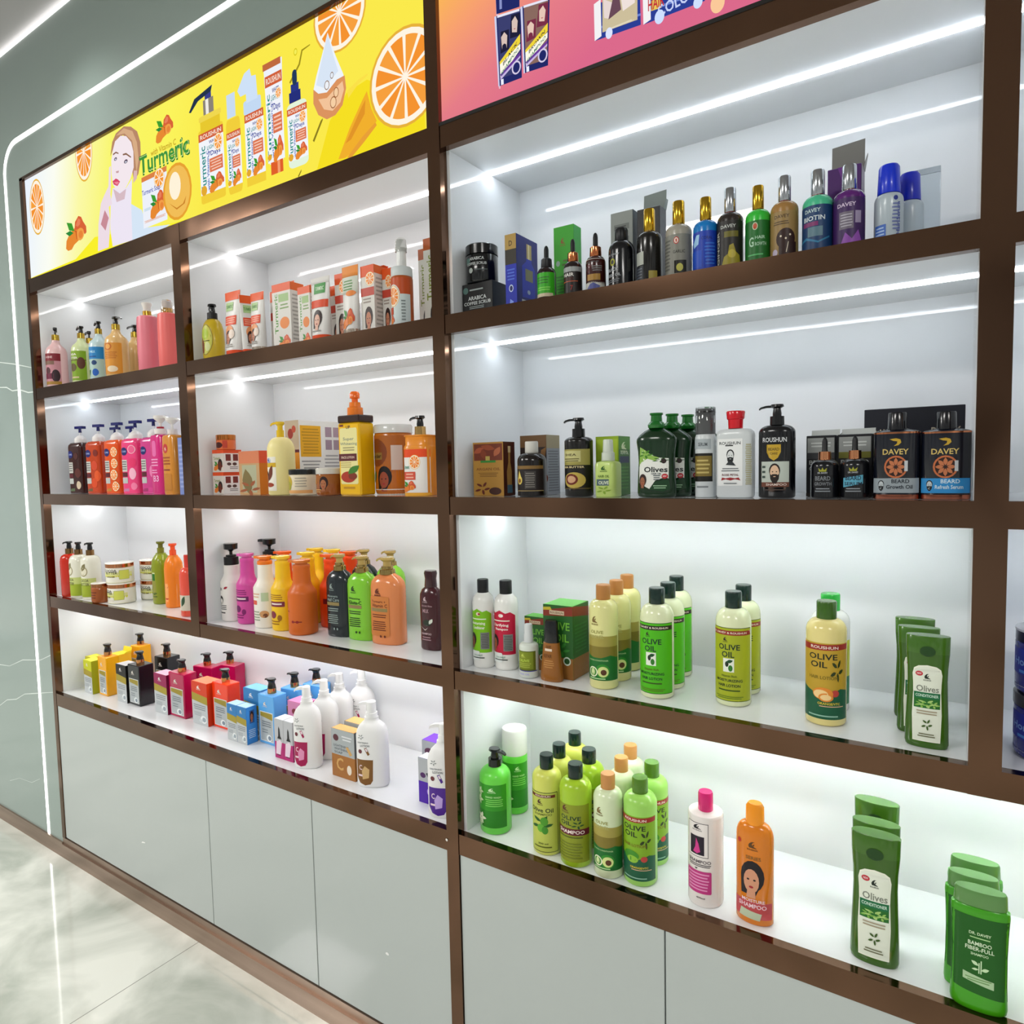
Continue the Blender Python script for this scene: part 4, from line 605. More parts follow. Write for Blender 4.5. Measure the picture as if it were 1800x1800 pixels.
B('lotion_bottle', 'yellow bottle cut off by the right edge of the picture on the bottom shelf', (1.106, .045, .033, .215), E_, shoulder(.76, .86, .42), '#e6ea5c', art=[('r', -1.6, .1, 1.5, .62, '#b8c030'), ('r', -1.6, .1, 1.5, .3, '#8a9a24')], cap=(DISC(.85), '#3f6f20', 'g'))
# --- hand washes
hw = [('r', -1.35, .09, 1.35, .62, '#3fa32a'), ('r', -1.35, .09, 1.35, .3, '#2f8f22'), ('lg', .35, .56, .24, .024, '#d8f4c8'), ('t', 'HAND WASH', .45, .47, 1.0, .022, '#c8f0b0'), ('ln', -.1, .35, 1.1, .45, 4, '#8fdc70')]
for uc, vc, s in ((-.55, .52, .3), (-.6, .42, .34), (-.45, .2, .38), (-.5, .14, .25)):
    for i in range(5): hw.append(('lf', uc + s * .55 * cos(i * 1.257), vc + s * .09 * sin(i * 1.257), s * .6, s * .1, math.degrees(i * 1.257), '#cfe0b8' if s != .38 else '#e4ead0'))
    hw.append(('e', uc, vc, s * .12, s * .018, '#2c6a20'))
B('pump_bottle', 'clear green hand wash bottle with black pump and white flower label', (0.0497, 0.0687, 0.0370, 0.1918), E_, shoulder(.66, .79, .26), '#7fe85c', fin='s', pmp=dict(r=.42, cc='#17201c', cf='g', hc='#17201c', ang=-5, nl=2.1), art=hw)
B('pump_bottle', 'clear green hand wash bottle under a tall white cap near the back corner', (0.0424, 0.1653, 0.0311, 0.2074), E_, shoulder(.66, .74, .5), '#7fe85c', fin='s', cap=([(.70, .98, .98), (.71, 1.0, 1.0), (.98, 1.0, 1.0), (1, .95, .95)], '#f2f4f0', 'p', 'tall_cap'), art=hw, rot=25)
# --- two single bottles
B('shampoo_bottle', 'white cylindrical shampoo bottle with magenta cap and flat shoulder', (0.5496, 0.0638, 0.0332, 0.2152), E_, [(0, .95), (.01, .99), (.02, 1), (.80, 1), (.815, .99), (.825, .95), (.83, .5), (.835, .4)], '#ece6e2', cap=([(.83, .4, .4), (.84, .43, .43), (.985, .42, .42), (1, .38, .38)], '#d8207e', 'g'),
    art=[('r', -.85, .46, .45, .77, '#2a2230'), ('r', -.82, .465, .42, .765, '#efe9e6'), ('lg', -.2, .735, .26, .024, '#1c1822'), ('r', -.65, .48, .22, .65, '#2b1c34'), ('p', '#d8489a', [(-.25, .63), (-.1, .58), (0, .51), (-.2, .49), (-.45, .5), (-.3, .55)]), ('t', 'SHAMPOO', -.1, .42, 1.4, .03, '#6a5f66'), ('ln', -.8, .37, .6, .40, 2, '#3a3038'), ('p', '#2a2028', [(-.35, .36), (-.15, .36), (-.25, .345)]), ('rr', -.95, .13, .62, .335, .08, .012, '#c8408c'), ('ln', -.85, .15, .5, .32, 6, '#e8a0c8'), ('t', '400ml', 0, .09, .5, .015, '#6a6066')])
B('shampoo_bottle', 'orange shampoo bottle with woman in long dark hair on the label', (0.6454, 0.0502, 0.0333, 0.2233), E_, shoulder(.72, .84, .5), '#e08a1c', br=.6, flat=True, cv=.06, cap=([(.83, .5, .42), (.84, .5, .42), (.97, .48, .4), (1, .36, .3)], '#f6a21e', 'g'),
    art=[('r', -.95, .06, .95, .2, '#c8585c'), ('lg', .0, .68, .25, .03, '#6a4a1a'), ('t', 'SERIES', .05, .57, .8, .03, '#8a6424'), ('e', -.72, .69, .1, .02, '#c83a28'), ('fc', .0, .40, .62, .13, '#d9a284', '#241a22'), ('t', 'MOISTURE', .05, .21, 1.2, .028, '#f4d8dc'), ('t', 'SHAMPOO', .0, .165, 1.45, .036, '#f8dce4'), ('p', '#c9d2b8', [(-.7, .06), (.4, .05), (.5, .11), (-.6, .13)])])
# --- right shelf, second group
cs = [(0, .92), (.012, .98), (.03, 1), (.74, 1), (.80, .9), (.85, .55)]
for k, T, bg, wd, sk, lb in (('cs1', (0.0279, 0.0680, 0.0253, 0.2040), '#8cc81e', 'CONDITIONER', '#8a5238', 'slim white bottle with lime green label and black cap beside the side panel'), ('cs2', (0.0829, 0.0812, 0.0276, 0.2031), '#c81e4a', 'SHAMPOO', '#a86448', 'slim white bottle with crimson label and black cap next to the lime one')):
    B('shampoo_bottle', lb, T, D_, cs, '#eeeeea', cap=(rcap(.845, 1, .52), '#1c1f22', 'p'), art=[('p', bg, [(-1.4, .18), (1.4, .18), (1.4, .62), (.9, .66), (.5, .645), (0, .68), (-.5, .645), (-.9, .66), (-1.4, .62)]), ('e', .1, .62, .22, .02, '#f0dcd0'), ('e', .2, .62, .12, .012, '#b02830' if k == 'cs1' else '#f8f0f0'), ('ln', -.8, .55, .9, .575, 1, '#f4f8e8'), ('t', 'Clarifying' if k == 'cs2' else 'Moisturizing', 0, .51, 1.5, .04, '#fbf6f0'), ('t', wd.title(), .1, .465, 1.2, .035, '#fbf6f0'), ('fc', -.55, .32, .42, .075, sk, '#2a1a1c'), ('r', .3, .22, 1.1, .41, '#8d8f8c'), ('ln', .35, .23, 1.05, .4, 9, '#5a5e5c'), ('rr', -1.2, .09, .2, .2, .1, .02, '#e6ebe8'), ('t', 'COCONUT', .0, .15, .9, .02, '#3a8a6a'), ('ln', -.7, .11, .7, .135, 1, '#3a4a44')])
BOXF = lambda s: [('r', 0, .28, 1, 1, '#2c6a2c'), ('r', 0, 0, 1, .29, '#9a6c34'), ('p', '#8f3a26', [(0, .84), (1, .87), (1, 1), (0, .92)]), ('p', '#c9b83c', [(0, .92), (.3, .93), (.25, .97), (0, .96)]), ('r', .22, .87, .72, .925, '#d8c8ac'), ('t', 'ROUSHUN', .47, .897, .44, .03, '#6a3a2a'), ('t', 'OLIVE', .5, .72, .8, .11, '#7fbf4a'), ('t', 'OIL', .62, .56, .5, .11, '#7fbf4a'), ('ol', .6, .4, .3, .1, '#3f8a3a'), ('e', .8, .25, .13, .06, '#c8d8c8'), ('e', .8, .25, .09, .04, '#2a5a2a')]
BOXR = [('r', 0, .28, 1, 1, '#2f7230'), ('p', '#8f3a26', [(0, .87), (1, .8), (1, .93), (0, 1)]), ('r', 0, 0, 1, .29, '#a07038'), ('ln', .1, .35, .9, .75, 8, '#3c8440')]
carton('large green and brown olive oil box with pale green top', 0.2260, 0.1053, D_, 0.0726, 0.0748, 0.1606, '#5fae48', BOXF(1), BOXR, [('r', .02, .02, .98, .98, '#7cc468')])
carton('smaller green olive oil box half hidden behind the large green and brown box', 0.1504, 0.1164, D_, 0.0578, 0.0355, 0.1212, '#5fae48', BOXF(1), BOXR, [('r', .02, .02, .98, .98, '#6cb850')])
B('spray_bottle', 'small clear spray bottle with olive label and blue-violet base band', (0.1611, 0.0512, 0.0214, 0.1162), D_, shoulder(.58, .66, .4), '#e9efe6', fin='s', cap=([(.66, .5, .5), (.8, .48, .48), (.81, .44, .44), (.98, .42, .42), (1, .38, .38)], '#e4e8e8', 's', 'spray_cap'), art=[('r', -1.5, .0, 1.5, .15, '#3c2fa0'), ('r', -1.4, .15, 1.3, .52, '#6f7a1a'), ('r', -1.1, .18, 1.0, .5, '#8c9a28'), ('lg', -.1, .44, .25, .03, '#c8d468'), ('t', 'OLIVE', 0, .34, 1.2, .05, '#c8dc60'), ('ln', -.8, .2, .8, .3, 3, '#b4c058'), ('t', 'HAIR OIL', 0, .08, 1.2, .035, '#c8c4f0')])
B('shampoo_bottle', 'small amber bottle with black cap, widening towards its base', (0.2187, 0.0522, 0.0252, 0.1305), D_, [(0, 1.0), (.02, 1.04), (.06, 1.05), (.3, .92), (.5, .8), (.63, .74), (.64, .66)], '#a8702c', fin='s', br=.62, n=2.4, cap=([(.62, .68, .44), (.64, .72, .46), (.97, .60, .42), (1, .54, .38)], '#15171a', 'g'), art=[('r', -.4, .5, .3, .54, '#e8d8c8'), ('t', 'OLIVE', -.05, .57, .5, .045, '#6a4418'), ('t', 'REPAIR', -.1, .42, .8, .06, '#7c5020'), ('ln', -.5, .22, .5, .36, 4, '#c8965a')])
# --- beyond the right upright
for i, (zz, lb) in enumerate(((0, 'lower blue hair treatment tub right of the brown upright'), (.0995, 'upper blue hair treatment tub with grey lid stacked right of the brown upright'))):
    jar(lb, 1.088, .10, D_ + zz, .062, .0992, '#1b2c9a', '#b4b4ba' if i else '#26282c', .80, [('r', -1.6, .3, 1.6, .7, '#2038b0'), ('t', 'Horse Mask', -.6, .5, 1.6, .12, '#8fb4e8'), ('ln', -1.2, .3, .6, .4, 1, '#5a9ae0'), ('r', -1.6, .0, 1.6, .12, '#dfe4ee')], band='#0e1230' if i else None)
carton('tall black box cut off by the right edge on the eye level shelf', 1.082, .09, C_, .07, .08, .168, '#151c2c', [('r', .1, .2, .9, .8, '#1a2438')], [], [])
carton('black box with gold lettering at the right edge of the top shelf', 1.075, .085, B_, .065, .07, .285, '#16181e', [('t', 'GOLD', .5, .55, .8, .06, '#c8a848'), ('t', 'LUXURY', .5, .42, .9, .05, '#d8d4c8'), ('t', 'HAIR', .5, .33, .6, .04, '#c8c8c8'), ('ln', .1, .2, .9, .3, 4, '#9a9a98'), ('r', 0, .45, 1, .47, '#b8963c')], [], [])

# ------------------------------------------------------------------ right cabinet, eye level shelf
carton('brown and gold carton with leaves and a bottle drawn on its side', 0.0567, 0.0833, C_, 0.0833, 0.0465, 0.1213, '#a07c3c', [('r', 0, .0, 1, 1, '#b0883e'), ('r', .03, .66, .97, .97, '#7a3a22'), ('lf', .2, .85, .2, .1, 30, '#a85a3c'), ('lf', .5, .9, .25, .1, -20, '#9a5030'), ('lf', .8, .82, .2, .1, 60, '#b06a48'), ('lf', .35, .78, .2, .1, 100, '#8a4426'), ('r', .25, .62, .75, .66, '#3f8a3a'), ('r', .42, .66, .56, .74, '#b8a45c'), ('t', 'ARGAN OIL', .5, .5, .8, .05, '#8a5a24'), ('ln', .15, .35, .85, .44, 3, '#8a6428'), ('ol', .3, .14, .25, .12, '#6a2c18'), ('e', .72, .09, .2, .07, '#4a2418')], [('r', 0, 0, 1, 1, '#5a2c1c'), ('p', '#b48c50', [(.3, .1), (.7, .1), (.72, .45), (.6, .62), (.6, .8), (.42, .8), (.42, .62), (.28, .45)]), ('r', .4, .8, .62, .92, '#d8c498'), ('r', .3, .05, .75, .2, '#5a7a8a')])
B('medicine_bottle', 'dark brown oil bottle with white screw cap', (0.1728, 0.0600, 0.0315, 0.1184), C_, shoulder(.64, .79, .42), '#1c0f0b', cap=([(.79, .44, .44), (.8, .46, .46), (.985, .45, .45), (1, .42, .42)], '#d8d6d0', 'p', 'screw_cap'), art=[('r', -1.4, .1, 1.4, .55, '#241612'), ('r', -1.4, .5, 1.4, .56, '#8c6e3c'), ('e', -.45, .3, .26, .08, '#e0cc70'), ('p', '#e0cc70', [(-.65, .34), (-.48, .48), (-.25, .34)]), ('e', -.45, .29, .14, .04, '#8c5a24'), ('r', 0, .14, .8, .46, '#4a4644'), ('ln', .05, .16, .75, .44, 7, '#8a8680'), ('r', -1.4, .1, 1.4, .115, '#a89468')])
carton('brown carton with grey text panel behind the dark oil bottle', 0.1462, 0.1397, C_, 0.0688, 0.0594, 0.1342, '#4a3626', [('r', 0, .8, 1, 1, '#7a5c3a'), ('r', 0, 0, 1, .8, '#2c1a14'), ('p', '#8c6636', [(.55, .2), (.7, .3), (.8, .75), (1, .8), (.9, .5), (.85, .2)]), ('e', .85, .28, .2, .1, '#6a2a1c')], [('r', 0, 0, 1, 1, '#8f9298'), ('r', 0, .78, 1, 1, '#a09478'), ('ln', .08, .05, .92, .75, 16, '#6c6e74')])
SL = [('r', -1.4, .1, 1.4, .52, '#15100c'), ('r', -1.35, .40, 1.35, .60, '#a8a05a'), ('r', -1.0, .44, .6, .58, '#c8c48c'), ('t', 'SHEA', -.2, .53, 1.0, .03, '#4a3a1c'), ('ln', -.8, .44, .5, .49, 2, '#6a6030'), ('t', 'SHEA BUTTER', -.1, .375, 1.9, .025, '#e8d8a8'), ('e', .1, .21, .85, .1, '#c8b45c'), ('e', -.1, .22, .5, .07, '#7a2c1c'), ('e', -.1, .22, .34, .045, '#d8b08c'), ('r', -1.4, .1, 1.4, .11, '#7a6a3a')]
B('pump_bottle', 'black shea butter pump bottle with long nozzle and gold label', (0.2823, 0.0700, 0.0297, 0.1633), C_, shoulder(.70, .76, .42), '#17130f', art=SL, pmp=dict(r=.46, cc='#131416', cf='g', hc='#131416', ang=182, nl=2.4))
carton('lime and dark green oil carton behind the clear oil spray', 0.3329, 0.1292, C_, 0.0519, 0.0583, 0.1237, '#8aa82c', [('r', 0, 0, 1, 1, '#a4c030'), ('r', .05, .6, .95, .95, '#b8d044'), ('ln', .1, .1, .9, .5, 6, '#7a9424')], [('r', 0, 0, 1, 1, '#3c7a1e'), ('r', 0, .78, 1, 1, '#5a9a2c'), ('lg', .45, .84, .25, .07, '#e8f0c8'), ('r', .1, .55, .9, .66, '#1c3a5c'), ('t', 'OLIVE OIL', .5, .72, .7, .05, '#e8f4d8'), ('ln', .1, .1, .9, .5, 7, '#5a9a3a')])
B('spray_bottle', 'clear square bottle of pale green oil with frosted spray cap', (0.3540, 0.0600, 0.0223, 0.1155), C_, [(0, .93), (.02, 1), (.56, 1), (.6, .92), (.63, .5)], '#cfe48a', fin='s', n=4.5, cap=([(.63, .6, .6), (.77, .58, .58), (.78, .48, .48), (.98, .44, .44), (1, .4, .4)], '#dfe6dc', 's', 'spray_cap'), art=[('lg', 0, .5, .3, .04, '#3a6a2c'), ('t', 'HAIR OIL', 0, .36, 1.1, .045, '#5a7a2c'), ('r', -.7, .2, .5, .31, '#5c7478'), ('t', 'OLIVE', 0, .25, 1.0, .06, '#e8f0d8'), ('ol', 0, .12, .7, .07, '#8fb03c')])
OV = [(0, .86), (.012, .93), (.05, .97), (.2, .95), (.42, .9), (.55, .93), (.66, 1.0), (.70, .99), (.74, .86), (.79, .6), (.81, .42), (.825, .36)]
olv = B('hair_oil_bottle', 'dark green olives bottle with white label, front of the row of four', (0.4570, 0.0600, 0.0399, 0.1619), C_, OV, '#123c1c', br=.5, n=2.3, flat=True, cv=.04, cap=[([(.82, .36, .36), (.83, .4, .4), (.86, .42, .42), (.89, .34, .34), (.9, .28, .28), (.97, .26, .26), (.98, .32, .32), (1, .32, .32)], '#1f7a2c', 'g', 'flip_cap')],
    art=[('p', '#eceee8', [(-.78, .17), (-.2, .1), (.1, .2), (.6, .24), (.72, .22), (.72, .46), (.2, .47), (-.2, .52), (-.55, .58), (-.78, .36)]), ('p', '#9ac060', [(-.78, .38), (-.7, .6), (-.4, .56), (-.1, .5), (.3, .47), (.1, .43), (-.3, .46), (-.6, .42)]), ('ol', -.4, .51, .4, .05, '#4f8a2c'), ('ol', .35, .44, .4, .03, '#2f6a24'), ('e', .5, .43, .12, .03, '#3a2c2a'), ('t', 'Olives', .1, .33, 1.15, .065, '#1e2a2c'), ('t', 'HAIR OIL', .15, .28, .5, .022, '#3a4a58'), ('fc', -.55, .2, .2, .07, '#a87050', '#3a1c18'), ('e', .55, .25, .14, .03, '#c8303c'), ('t', 'NEW', .55, .25, .16, .02, '#f8e8e8'), ('ln', .0, .2, .35, .27, 3, '#6a7478'), ('p', '#0f4a24', [(-.2, .09), (.1, .19), (.72, .21), (.8, .1), (.5, .07)]), ('ln', .0, .1, .65, .15, 2, '#a8cca8')])
for lb, dx, dy in (('second dark green olives bottle from the front of the row of four', .015, .045), ('third dark green olives bottle from the front of the row of four', .031, .09), ('rearmost dark green olives bottle of the row of four', .045, .135)):
    dup(olv, lb, (olv.location[0] + dx, olv.location[1] + dy, C_))
B('spray_bottle', 'tall clear spray bottle with black pump under a transparent cap', (0.5495, 0.0700, 0.0190, 0.1638), C_, [(0, .95), (.01, 1), (.68, 1), (.70, .94), (.715, .9)], '#dfe4e6', fin='s', pmp=dict(r=.94, cc='#17181a', cf='g', hc='#191a1c', st='low', nl=.9, ang=200), art=[('r', -1.1, .18, 1.0, .5, '#1c1a14'), ('r', -1.0, .24, .9, .47, '#8c7a3c'), ('ln', -.8, .26, .7, .44, 4, '#c8b878'), ('r', -1.1, .55, .8, .66, '#b4bcc0'), ('t', 'SERUM', 0, .6, .9, .04, '#4a5458'), ('ln', -.7, .1, .6, .14, 1, '#8a9094')])
loft('clear_cap', [(.72 * .1638, .0183, .0183, 2), (.1665, .0183, .0183, 2), (.1672, .0178, .0178, 2)], mat('#f4f8fa', 'x'), [o for o in bpy.data.objects if o.get('label', '').startswith('tall clear spray')][0], 32)
B('shampoo_bottle', 'clear white rose petal bottle with red cap and bearded man drawing', (0.6076, 0.0600, 0.0330, 0.1563), C_, [(0, .9), (.012, .97), (.03, 1), (.72, 1), (.76, .95), (.79, .8), (.8, .35), (.81, .32)], '#dfe4e6', fin='s', br=.5, n=4, flat=True, cap=([(.80, .38, .38), (.90, .40, .40), (.91, .46, .46), (.985, .5, .5), (1, .46, .46)], '#d81e30', 'g', 'flip_cap'),
    art=[('r', -.86, .14, .5, .68, '#eef0f0'), ('t', 'ROUSHUN', -.18, .63, 1.15, .035, '#3c4448'), ('r', -.42, .595, .0, .61, '#4a4a4a'), ('bd', -.15, .48, .26, .075, '#dfe2e2', '#24282a'), ('p', '#3a4044', [(-.4, .38), (.15, .37), (0, .41), (-.25, .42)]), ('ln', -.7, .3, .4, .35, 2, '#7a8084'), ('t', 'ROSE PETAL', -.15, .265, .9, .025, '#7a3a40'), ('p', '#a82c34', [(-.65, .2), (-.4, .215), (-.15, .2), (.1, .215), (.4, .2), (.3, .235), (.1, .225), (-.15, .235), (-.4, .225), (-.6, .235)]), ('ln', .65, .15, .93, .62, 22, '#b4ae7c'), ('ln', -.5, .155, .2, .18, 1, '#8a9094')])
B('pump_bottle', 'black beard care pump bottle with gold shield and bearded face label', (0.6792, 0.0600, 0.0304, 0.1636), C_, shoulder(.70, .78, .4), '#15161b', br=.7, n=2.4, flat=True, art=[('t', 'ROUSHUN', .0, .62, 1.3, .05, '#d8dadc'), ('p', '#c8a838', [(-.42, .57), (.35, .57), (.35, .49), (.2, .43), (-.03, .4), (-.28, .43), (-.42, .49)]), ('t', 'BEARD', -.03, .52, .6, .03, '#6a5418'), ('t', 'CARE', -.03, .475, .42, .025, '#6a5418'), ('r', -.72, .12, .76, .39, '#c4ccc4'), ('r', -.72, .12, .76, .17, '#7a4a38'), ('bd', .02, .27, .38, .095, '#e4c4a8', '#2c1c18'), ('ln', -.68, .2, -.48, .36, 3, '#4a5a54'), ('t', 'SHAMPOO', .1, .145, 1.1, .025, '#e8d8d0'), ('ln', -.5, .08, .5, .1, 1, '#6a5a54')], pmp=dict(r=.4, cc='#131416', cf='g', hc='#131416', ang=178, nl=2.5))
def beardbox(lb, x, y, w_, c): return carton(lb, x, y, C_, w_, .05, .108, '#1b1d22', [('r', .04, .72, .96, .96, '#a8acaa'), ('r', .04, .62, .96, .72, c), ('ln', .1, .8, .9, .9, 2, '#d8dcda'), ('t', 'BEARD', .5, .56, .8, .07, '#c8ccca'), ('t', 'GROWTH', .5, .46, .8, .06, '#c8ccca'), ('r', .0, .0, 1, .06, '#3a2c20')], [('r', .1, .1, .9, .9, '#24262c')], [('r', .04, .1, .96, .95, '#c4c8c8')], open_=.012)
beardbox('black beard oil carton with pale lid, left of the twin pair', .7425, .135, .0475, '#4a4c50'); beardbox('black beard oil carton with yellow-green panel, right of the twin pair', .7965, .135, .054, '#8a8a3c')
DP = shoulder(.52, .64, .38)
for T, l2, lb, c in (((0.7566, 0.0600, 0.0221, 0.1022), ('BEARD', 'GROWTH'), 'black dropper bottle with copper collar and grey crown lettering', '#8a8f94'), ((0.8026, 0.0600, 0.0217, 0.1031), ('BEARD', 'SERUM'), 'black dropper bottle with copper collar and light blue banner label', '#6ab4cc')):
    B('dropper_bottle', lb, T, C_, DP, '#15171d', cap=[([(.62, .46, .46), (.77, .44, .44)], '#d8946a', 'm', 'collar'), ([(.77, .24, .24), (.8, .2, .2), (.93, .2, .2), (.97, .16, .16), (1, .08, .08)], '#15161a', 'p', 'rubber_bulb')],
      art=[('p', '#a8a83c', [(-.25, .44), (.25, .44), (.3, .5), (.1, .465), (0, .51), (-.1, .465), (-.3, .5)]), ('t', 'DR. DAVEY', 0, .42, .7, .025, '#c8ccd0'), ('p', c if 'blue' in lb else '#15171d', [(-.75, .18), (.7, .24), (.7, .38), (-.75, .33)]), ('t', l2[0], 0, .33, 1.1, .07, c if 'grey' in lb else '#16324a'), ('t', l2[1], 0, .24, 1.25, .055, c if 'grey' in lb else '#16324a'), ('ln', -.6, .1, .6, .18, 2, '#9aa0a6')])
def dv(lb, T, bandc, t2, tc): return B('beard_oil_bottle', lb, T, C_, [(0, .93), (.006, .97), (.015, 1), (.755, 1), (.77, 1.0), (.785, .9), (.80, .6), (.815, .42)], '#191d2b', br=.6, n=3.2, flat=True, cap=[([(.80, .42, .42), (.985, .40, .40), (1, .37, .37)], '#10131c', 'g', 'tall_cap'), ([(.752, 1.012, .612), (.772, 1.012, .612)], '#c8825c', 'm', 'copper_rim', 1), ([(.0, 1.0, .6), (.05, 1.012, .612)], '#b4705a', 'm', 'copper_base', 1)],
    art=[('p', '#c8a838', [(-.28, .69), (.0, .70), (.18, .685), (.22, .65), (.1, .62), (-.1, .61), (.04, .64), (.05, .665), (-.12, .67)]), ('t', 'DAVEY', -.02, .545, 1.1, .065, '#d8c078'), ('e', .0, .37, .5, .13, '#c8784c'), ('e', .0, .37, .42, .11, '#3a1c14')] + [('lf', .24 * cos(i * pi / 4), .37 + .062 * sin(i * pi / 4), .17, .045, 45 * i, '#c8825a') for i in range(8)] + [('r', -.95, .07, .95, .24, bandc), ('bd', -.62, .16, .16, .055, '#c8d0d4', '#141820'), ('t', 'BEARD', .2, .205, .75, .045, tc), ('t', t2, .15, .14, 1.1, .045, tc), ('r', .36, .32, .5, .44, '#c8ccd0')])
dv('black and copper beard growth bottle with grey band and copper wheel', (0.8634, 0.0600, 0.0327, 0.1378), '#a4aeb4', 'Growth Oil', '#2c3440'); dv('black and copper beard bottle with sky blue band and copper wheel', (.930, .06, .033, .1352), '#3a9ad4', 'Refresh Serum', '#d8ecf8')
carton('long black carton behind the two copper wheel bottles', .880, .195, C_, .15, .06, .152, '#161b2c', [('t', 'DAVEY', .82, .72, .28, .09, '#b8b0a0'), ('t', 'DAVEY', .22, .72, .28, .09, '#b8b0a0'), ('r', .34, .66, .42, .86, '#8a8a70')], [], [('r', .02, .05, .98, .95, '#20273c')])

# ------------------------------------------------------------------ right cabinet, top shelf
carton('black arabica coffee scrub carton under the black tub', 0.0447, 0.0771, B_, 0.0825, 0.0543, 0.0729, '#141619', [('t', 'ARABICA', .5, .55, .6, .12, '#d8dcdc'), ('t', 'COFFEE SCRUB', .5, .4, .88, .1, '#d8dcdc'), ('ln', .2, .22, .75, .32, 2, '#a8b0b0'), ('e', .12, .8, .09, .1, '#5a7a74'), ('ln', .25, .75, .7, .85, 1, '#a8b0b0'), ('e', .3, .08, .12, .08, '#6a4a34'), ('e', .3, .08, .07, .05, '#d8c8b0'), ('e', .6, .05, .12, .07, '#4a3020')], [('r', .02, .02, .98, .98, '#2c3842')], [('r', .02, .02, .98, .98, '#22262a')])
x, y = .0447 - .004, .0771
jar('black coffee scrub tub standing on its carton', x, y, B_ + .0731, .036, .084, '#14171a', '#111316', .74, [('e', -.4, .55, .2, .09, '#5a7a74'), ('t', 'ARABICA', .25, .6, 1.0, .08, '#c8cccc'), ('t', 'COFFEE SCRUB', .2, .47, 1.4, .07, '#c8cccc'), ('e', -.15, .3, .15, .07, '#b8c0bc'), ('ln', .1, .28, 1.0, .34, 1, '#5a6464')])
carton('tall royal blue and gold hair oil carton', 0.1388, 0.0891, B_, 0.0283, 0.0882, 0.1577, '#1c2a86', [('r', 0, 0, 1, .6, '#1d35b4'), ('r', 0, .6, 1, .85, '#3a3424'), ('r', 0, .8, 1, 1, '#b89a54'), ('t', 'D', .5, .88, .3, .07, '#5a4418'), ('e', .5, .28, .2, .05, '#c8d4f0'), ('e', .5, .28, .13, .035, '#1d2a6c'), ('ln', .15, .38, .85, .55, 4, '#5a78d8'), ('p', '#8fa8f0', [(.3, 0), (.6, 0), (.7, .1), (.4, .14)])], [('p', '#2440c4', [(.25, .18), (.85, .2), (.85, .6), (.7, .68), (.7, .72), (.45, .72), (.45, .68), (.25, .6)]), ('r', .47, .72, .7, .92, '#c8b47c'), ('r', .54, .72, .6, .92, '#ece0b8'), ('r', .4, .42, .75, .58, '#8c8c70'), ('e', .55, .27, .07, .03, '#a8b8d8'), ('r', .22, .07, .5, .15, '#c8ccd0'), ('ln', .55, .07, .9, .14, 2, '#8a94c0'), ('e', .35, .02, .1, .015, '#d8a8a0')], [('r', .02, .02, .98, .98, '#2c3a8c')])
for T, lb, bc, lc, cc, art in (((0.2267, 0.0450, 0.0194, 0.1157), 'small dropper bottle with bright green label and all-black dropper', '#2c1512', '#3fae12', '#15161a', [('r', -1.5, .08, 1.5, .5, '#3fb414'), ('ln', -.8, .3, .8, .44, 3, '#2c7a10'), ('r', -1.3, .08, 1.2, .14, '#d8ccb0'), ('ln', -.8, .18, .9, .26, 2, '#8fdc60')]),
        ((0.2884, 0.0450, 0.0186, 0.1173), 'dropper bottle with copper collar and black HAIR label', '#2a1210', '#201816', '#c87a4c', [('r', -1.5, .06, 1.5, .48, '#241814'), ('r', -1.5, .42, 1.5, .5, '#a8acac'), ('t', 'HAIR', -.1, .37, 1.3, .06, '#ece8e4'), ('t', 'FOOD', -.1, .3, 1.2, .05, '#6a3020'), ('r', -1.2, .25, 1.0, .262, '#c8683c'), ('t', '7', .3, .15, .3, .08, '#a83c34')]),
        ((0.3390, 0.0450, 0.0196, 0.1192), 'dropper bottle with copper collar and cream label numbered 7', '#4a1a16', '#d8d8d0', '#c8784e', [('r', -1.5, .04, 1.5, .55, '#d4d4cc'), ('t', 'HAIR SERUM', 0, .5, 1.5, .025, '#5a5a5a'), ('t', '7', -.25, .39, .45, .12, '#6e1c24'), ('ln', .1, .34, 1.1, .44, 3, '#8a8a8a'), ('r', -.5, .2, .9, .3, '#b08a3c'), ('p', '#5a62a0', [(-.6, .06), (-.2, .14), (.2, .16), (.9, .1), (.6, .05)])])):
    B('dropper_bottle', lb, T, B_, shoulder(.5, .62, .36), bc, art=art, cap=[([(.61, .56, .56), (.63, .6, .6), (.76, .56, .56), (.78, .4, .4)], cc, 'm' if cc != '#15161a' else 'p', 'collar'), ([(.77, .3, .3), (.8, .25, .25), (.93, .25, .25), (.975, .2, .2), (1, .1, .1)], '#15161a', 'p', 'rubber_bulb')])
carton('tall bright green hair oil carton behind the droppers', 0.2379, 0.1169, B_, 0.0478, 0.0338, 0.1692, '#3aa822', [('r', .0, .0, 1, 1, '#3fae24'), ('lg', .45, .82, .12, .04, '#8a6a24'), ('e', .2, .55, .1, .035, '#9cb8a8'), ('ln', .4, .5, .95, .6, 2, '#5a7a2c'), ('ln', .1, .1, .9, .4, 8, '#2c8a1c')], [('r', 0, 0, 1, 1, '#3cb04c')])
B('oil_bottle', 'black round bottle with black screw cap and yellow emblem', (0.3922, 0.0500, 0.0253, 0.1175), B_, shoulder(.62, .8, .36), '#13151b', cap=([(.79, .46, .46), (.81, .5, .5), (.97, .5, .5), (1, .44, .44)], '#121318', 'p', 'screw_cap'), art=[('t', 'DR. DAVEY', -.3, .55, 1.1, .03, '#a8acb0'), ('e', -.35, .43, .24, .06, '#a8a832'), ('e', -.35, .43, .14, .035, '#26281c'), ('t', 'BLACK', -.35, .31, 1.0, .05, '#b8bcc0'), ('t', 'SEED OIL', -.25, .22, 1.2, .045, '#b8bcc0'), ('ln', -.9, .1, .3, .16, 2, '#80848a')])
